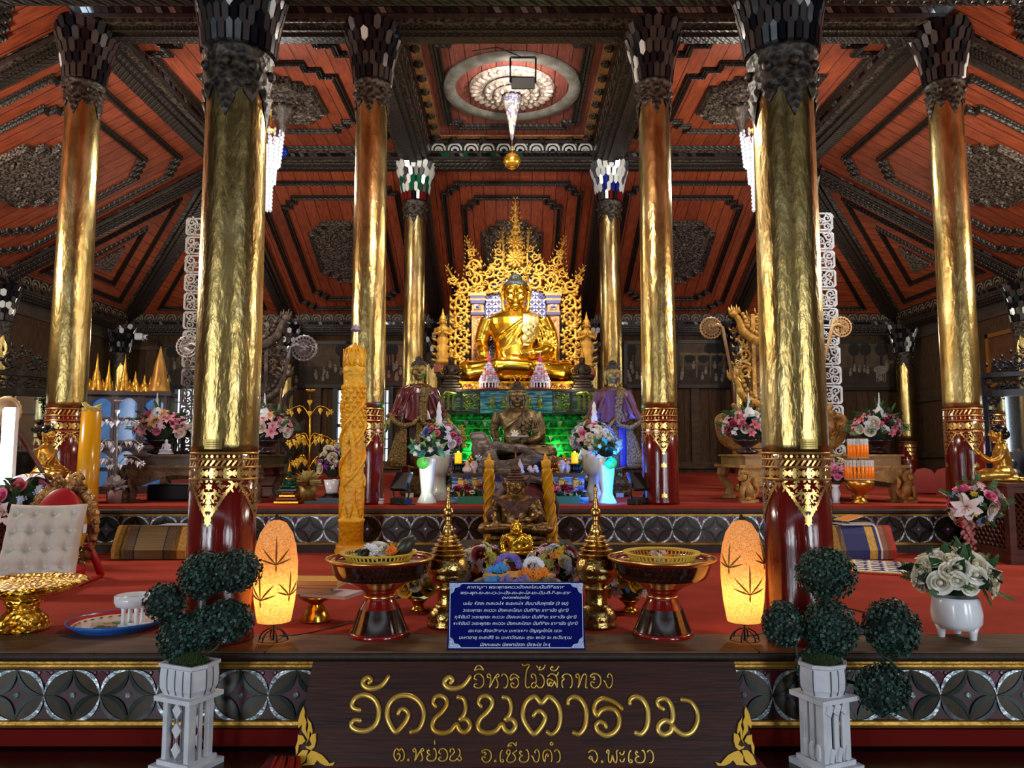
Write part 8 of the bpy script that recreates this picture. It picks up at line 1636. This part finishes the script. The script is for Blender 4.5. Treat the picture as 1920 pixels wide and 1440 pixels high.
def nrm(L, w=1.):
    xs = [p[0] for p in L]; ys = [p[1] for p in L]; x0, x1, y0, y1 = min(xs), max(xs), min(ys), max(ys); return [((x-x0)/(x1-x0)*w, 1-(y-y0)/(y1-y0)) for x, y in L]
GL = {'ว': [nrm(BIG[0], .72)], 'น': [nrm(NO, .95)], 'ต': [nrm(BIG[6], .85)], 'า': [nrm(AA, .45)], 'ร': [nrm(BIG[8], .68)], 'ม': [nrm(BIG[10], .95)],
      'ห': [[(.22, .72), (.1, .78), (.08, .95), (.22, 1), (.32, .85), (.3, .4), (.22, 0), (.4, .35), (.62, .75), (.82, 1), (.95, .92), (.85, .78), (.7, .8), (.78, .6), (.86, .3), (.8, .05), (.66, .0)]], 'ส': [[(.38, .3), (.3, .42), (.2, .28), (.32, .1), (.5, .3), (.55, .5), (.68, .28), (.78, 0)], [(.16, .1), (.04, .4), (.1, .62), (.3, .62), (.48, .5)], [(.08, .8), (.3, 1), (.6, .95), (.78, .7), (.8, .3), (.78, 0)], [(.62, .86), (.8, .95), (.9, 1.15)]],
      'ก': [[(.15, 0), (.08, .25), (.1, .5), (.26, .66), (.1, .78), (.25, .96), (.5, 1), (.75, .88), (.85, .5), (.78, .1), (.66, 0)]], 'ท': [[(.22, .72), (.1, .78), (.08, .95), (.22, 1), (.32, .85), (.3, .4), (.22, 0), (.38, .4), (.55, .85), (.72, 1), (.85, .88), (.82, .5), (.78, .05), (.92, 0)]], 'อ': [[(.3, .58), (.42, .66), (.36, .8), (.2, .76), (.1, .88), (.3, 1), (.6, .98), (.84, .75), (.84, .35), (.62, .04), (.35, 0), (.14, .18), (.12, .4), (.28, .42), (.4, .34)]], 'ง': [[(.4, .72), (.3, .82), (.42, 1), (.6, .92), (.68, .6), (.6, .18), (.42, 0), (.26, .1), (.14, .4), (.0, .55)]], 'ย': [[(.3, .78), (.22, .9), (.1, .8), (.2, .6), (.36, .52), (.16, .45), (.08, .25), (.2, .05), (.45, 0), (.7, .08), (.84, .35), (.84, .75), (.72, 1), (.6, .95)]],
      'เ': [[(.3, 1), (.16, .8), (.1, .4), (.16, .05), (.34, .02), (.36, .2), (.22, .24)]], 'ช': [[(.3, .66), (.16, .62), (.08, .82), (.2, 1), (.36, .92), (.34, .7), (.16, .4), (.1, .15), (.24, 0), (.55, .02), (.78, .2), (.78, .5), (.6, .72), (.8, .85), (.95, 1)]], 'ค': [[(.48, .42), (.54, .6), (.4, .66), (.3, .45), (.22, .0), (.08, .45), (.16, .85), (.45, 1), (.75, .85), (.84, .4), (.76, 0)]], 'จ': [[(.1, .8), (.35, 1), (.65, .92), (.82, .6), (.78, .25), (.6, .02), (.44, .18), (.4, .42), (.26, .52), (.16, .4), (.28, .28), (.42, .36)]], 'พ': [[(.22, .72), (.08, .8), (.1, 1), (.26, .96), (.2, .5), (.24, .05), (.4, .1), (.52, .62), (.66, .08), (.82, .06), (.88, .5), (.85, .92), (1.0, 1)]], 'ะ': [[(.05, .85), (.14, .66), (.3, .68), (.42, .95)], [(.05, .3), (.14, .08), (.3, .1), (.42, .38)]], '.': [[(.05, .1), (.12, .02), (.2, .1), (.12, .16), (.05, .1)]],
      'ไ': [[(.0, 1.75), (.15, 1.6), (.4, 1.7), (.55, 1.62), (.36, 1.3), (.28, .8), (.26, .2), (.4, 0), (.55, .1)]]}
MK = {'ิ': [[(-.75, 1.25), (-.6, 1.55), (-.3, 1.6), (-.05, 1.3)], [(-.75, 1.25), (-.4, 1.36), (-.05, 1.3)]], 'ี': [[(-.75, 1.25), (-.6, 1.5), (-.3, 1.55), (-.05, 1.3)], [(-.05, 1.3), (-.02, 1.65)], [(-.75, 1.25), (-.4, 1.36)]], '้': [[(-.6, 1.62), (-.45, 1.45), (-.3, 1.58), (-.42, 1.3), (-.1, 1.4), (.05, 1.7)]], 'ั': [[(-.4, 1.45), (-.5, 1.55), (-.62, 1.4), (-.45, 1.25), (-.2, 1.3), (.02, 1.6)]], '่': [[(-.2, 1.3), (-.2, 1.7)]], 'ํ': [[(-.12, 1.35), (-.22, 1.5), (-.1, 1.62), (.02, 1.48), (-.12, 1.35)]]}
WD = {'ไ': .55, 'า': .5, 'ะ': .5, '.': .3, 'เ': .42, 'ง': .75, 'น': 1.0, 'ม': 1.0, 'ห': 1.0, 'ว': .78, 'ร': .74, ' ': .8}
def writing(txt, px0, px1, pyb, hpx, th=.0044):
    tot = sum(0 if c in MK else WD.get(c, .92)+.14 for c in txt); x = 0; k = (px1-px0)/tot
    for c in txt:
        S_ = MK.get(c) or GL.get(c)
        if S_:
            g = G()
            for L in S_:
                q = [sg(px0+(x+(a if c not in MK else a-.14))*k, pyb-b*hpx) for a, b in [tuple(p)[:2] for p in spline(L, 4)]]; g.tube(q, [(th, th)]*len(q), 6, up=(0, 1, 0))
            g.obj('letter' if c not in MK else 'tone_mark', LETG, SB)
        if c not in MK: x += WD.get(c, .92)+.14
writing('วิหารไม้สักทอง', 890, 1156, 1280, 27); writing('ต.หย่วน', 740, 870, 1415, 22); writing('อ.เชียงคํา', 902, 1054, 1417, 22); writing('จ.พะเยา', 1100, 1228, 1418, 22)
for s in (-1, 1):                                   # kranok flame ornaments in the lower corners
    g = G(); g.sm = False; ox = 590 if s < 0 else 1380
    def K(L): return [(v.x, v.z) for v in [sg(((540+x/4.3636) if s < 0 else (1969-(540+x/4.3636))), 1210+y/4.3636) for x, y in L]]
    for L in ([(130, 462), (142, 500), (140, 545), (158, 590), (150, 640), (165, 690), (172, 735), (150, 700), (120, 660), (120, 610), (92, 640), (88, 590), (105, 520)], [(160, 552), (195, 600), (208, 660), (205, 690), (185, 660), (180, 720), (155, 765), (172, 715), (165, 660), (175, 620)], [(90, 690), (130, 700), (152, 740), (125, 765), (100, 770), (90, 830), (80, 850), (72, 790), (88, 740)], [(235, 680), (238, 740), (225, 790), (200, 812), (165, 800), (150, 780), (180, 785), (205, 770), (185, 730), (200, 690)], [(60, 920), (90, 850), (130, 812), (175, 812), (165, 850), (150, 895), (110, 930)], [(165, 860), (200, 815), (240, 825), (290, 850), (330, 890), (350, 915), (395, 905), (375, 932), (320, 932), (280, 915), (250, 890), (225, 925), (120, 932), (170, 905)]):
        g.prism(K(L), .012, 0, 'xz', (0, -.012, 0))
    g.obj('flame_ornament', mk('flat_gold_ornament', '#d8a832', .35, .35), SB)
# ---------------------------------------------------------------- blue prayer sign
t = thing('prayer_sign', 'blue acrylic sign with white lines of Thai prayer text', 'sign', (W(968, 1225, 3.76).x, 3.765, Z1+.006)); t.rotation_euler = (-.10, 0, 0); w, h = .335, .352
SQ = U(3.76, .6); w = 127*SQ; h = W(968, 1092, 3.79).z-Z1-.002
BLU = mk('blue_acrylic', '#0a1464', .15, coat=.3); SWH = mk('sign_white', '#c9d6ee', .4)
g = G(); g.sm = False; g.prism([(-w*1.02, 0), (w*1.02, 0), (w*.99, h), (-w*.99, h)], .006, 0, 'xz'); g.obj('panel', BLU, t); g = G(); g.sm = False
for zz in (h*.025, h*.975): g.box((0, -.002, zz), (w*1.62, .002, .004))
for s in (-1, 1): g.box((s*w*.985, -.002, h*.5), (.0035, .002, h*.72))
g.obj('border', SWH, t); g = G(); g.sm = False
for sx in (-1, 1):
    for z0, sz in ((h*.02, 1), (h*.98, -1)):
        g = G(); g.sm = False; g.prism([(sx*w*1.0, z0), (sx*w*.80, z0), (sx*w*.85, z0+sz*h*.06), (sx*w*.91, z0+sz*h*.07), (sx*w*.93, z0+sz*h*.13), (sx*w*.985, z0+sz*h*.17)], .003, 0, 'xz', (0, -.003, 0))
        g.obj('corner_ornament', mk('corner_lace', '#b4c4e4', .5, c2=['#5a70b0', '#d0dcf2'], tex='voronoi', ns=160), t)
TXT = [('คาถาบูชา พระพุทธคเววมังคลโสมนันทิชิยราช', 315, 1590, 150), ('พระ-พุท-ธะ-คะ-เว-วะ-มัง-คะ-ละ-โส-มะ-นัน-ทิ-ชิ-ยะ-ราช', 232, 1670, 228), ('(หลวงพ่อสุขใส)', 775, 1130, 292), ('นะโม ตัสสะ ภะคะวะโต อะระหะโต สัมมาสัมพุทธัส (3 จบ)', 268, 1635, 372), ('วะระพุทธะ คะเววะ มังคะละโสมะ นันทิชิยะ ราชานัง ปูเชมิ', 262, 1640, 465), ('ทุติยัมปิ วะระพุทธะ คะเววะ มังคะละโสมะ นันทิชิยะ ราชานัง ปูเชมิ', 158, 1742, 555), ('ตะติยัมปิ วะระพุทธะ คะเววะ มังคะละโสมะ นันทิชิยะ ราชานัง ปูเชมิ', 137, 1757, 642), ('เอเตนะ สัจจะวัชเชนะ มะหาเตชะ ปัญญะโภโค เจวะ', 338, 1550, 740), ('มะหาอายุ ยะสะสิริ จะ มะหาวัณณะ สุขะ พะโล จะ ภะวันตุเม', 217, 1672, 830), ('มัคคะผะละ นิพพานัสสะ ปัจจะโย โหตุ', 490, 1400, 925)]
for tx, a, b, yc in TXT:
    c = bpy.data.curves.new('text_line', 'FONT'); c.body = tx; c.align_x = 'CENTER'; c.align_y = 'CENTER'; c.size = 1; c.shear = .2; c.offset = .014
    o = bpy.data.objects.new('text_line', c); COL.objects.link(o); bpy.context.view_layer.update(); ev = o.evaluated_get(bpy.context.evaluated_depsgraph_get())
    me = bpy.data.meshes.new_from_object(ev); bpy.data.objects.remove(o); xs = [v.co.x for v in me.vertices]; wd_ = max(xs)-min(xs); mx_ = (max(xs)+min(xs))/2
    sx = (b-a)/1750*2*w/wd_; sy = .0205 if yc != 292 else .016
    for v in me.vertices: v.co = ((v.co.x-mx_)*sx, -.0035, (v.co.y)*sy)
    me.materials.clear(); me.materials.append(SWH); o = bpy.data.objects.new('text_line', me); COL.objects.link(o); o.parent = t; v = (yc-75)/915; o.location = (((a+b)/2-957)/1750*2*w, 0, h*(1-v))
# ---------------------------------------------------------------- floor cloths before the platform
g = G(); g.grid(lambda u, v: (-1.12+2.25*u, 3.0+.62*v, .006+.004*sin(u*23)*sin(v*7)), 30, 6); q = g.obj('floor_runner', mk('crimson_cloth', '#6a0f12', .9, c2='#7c1416', ns=8)); q.modifiers.new('thick', 'SOLIDIFY').thickness = .004; tag(q, 'dark crimson cloth runner on the floor under the wooden name board', 'runner')
t = thing('red_tassel', 'bundle of red silky tassels on the floor at the left end of the name board', 'tassel', (W(530, 1430, 3.42).x, 3.42, .003)); g = G(); rnd = random.Random(4)
for i in range(60): x = rnd.uniform(-.05, .09); g.tube(spline([(x*.5-.02, .06, .035), (x*.8, .02, .03+rnd.uniform(0, .03)), (x, -.06, .008), (x+rnd.uniform(-.02, .02), -.12, .006)], 3), .004, 4)
g.obj('fringe', mk('silky_red', '#8c1c14', .4), t)
g = G(); g.grid(lambda u, v: (-.72+1.2*u, 3.06+.14*v*(1-.3*u), .018+.004*sin(u*40)+.003*sin(v*9+u*21)), 50, 8); q = g.obj('white_mat', mk('grainy_white_mat', '#a89a90', .9, c2='#7a6a62', ns=40, bump=.4, bs=90)); q.modifiers.new('thick', 'SOLIDIFY').thickness = .006; tag(q, 'rough whitish mat edge on the runner below the name board', 'mat')
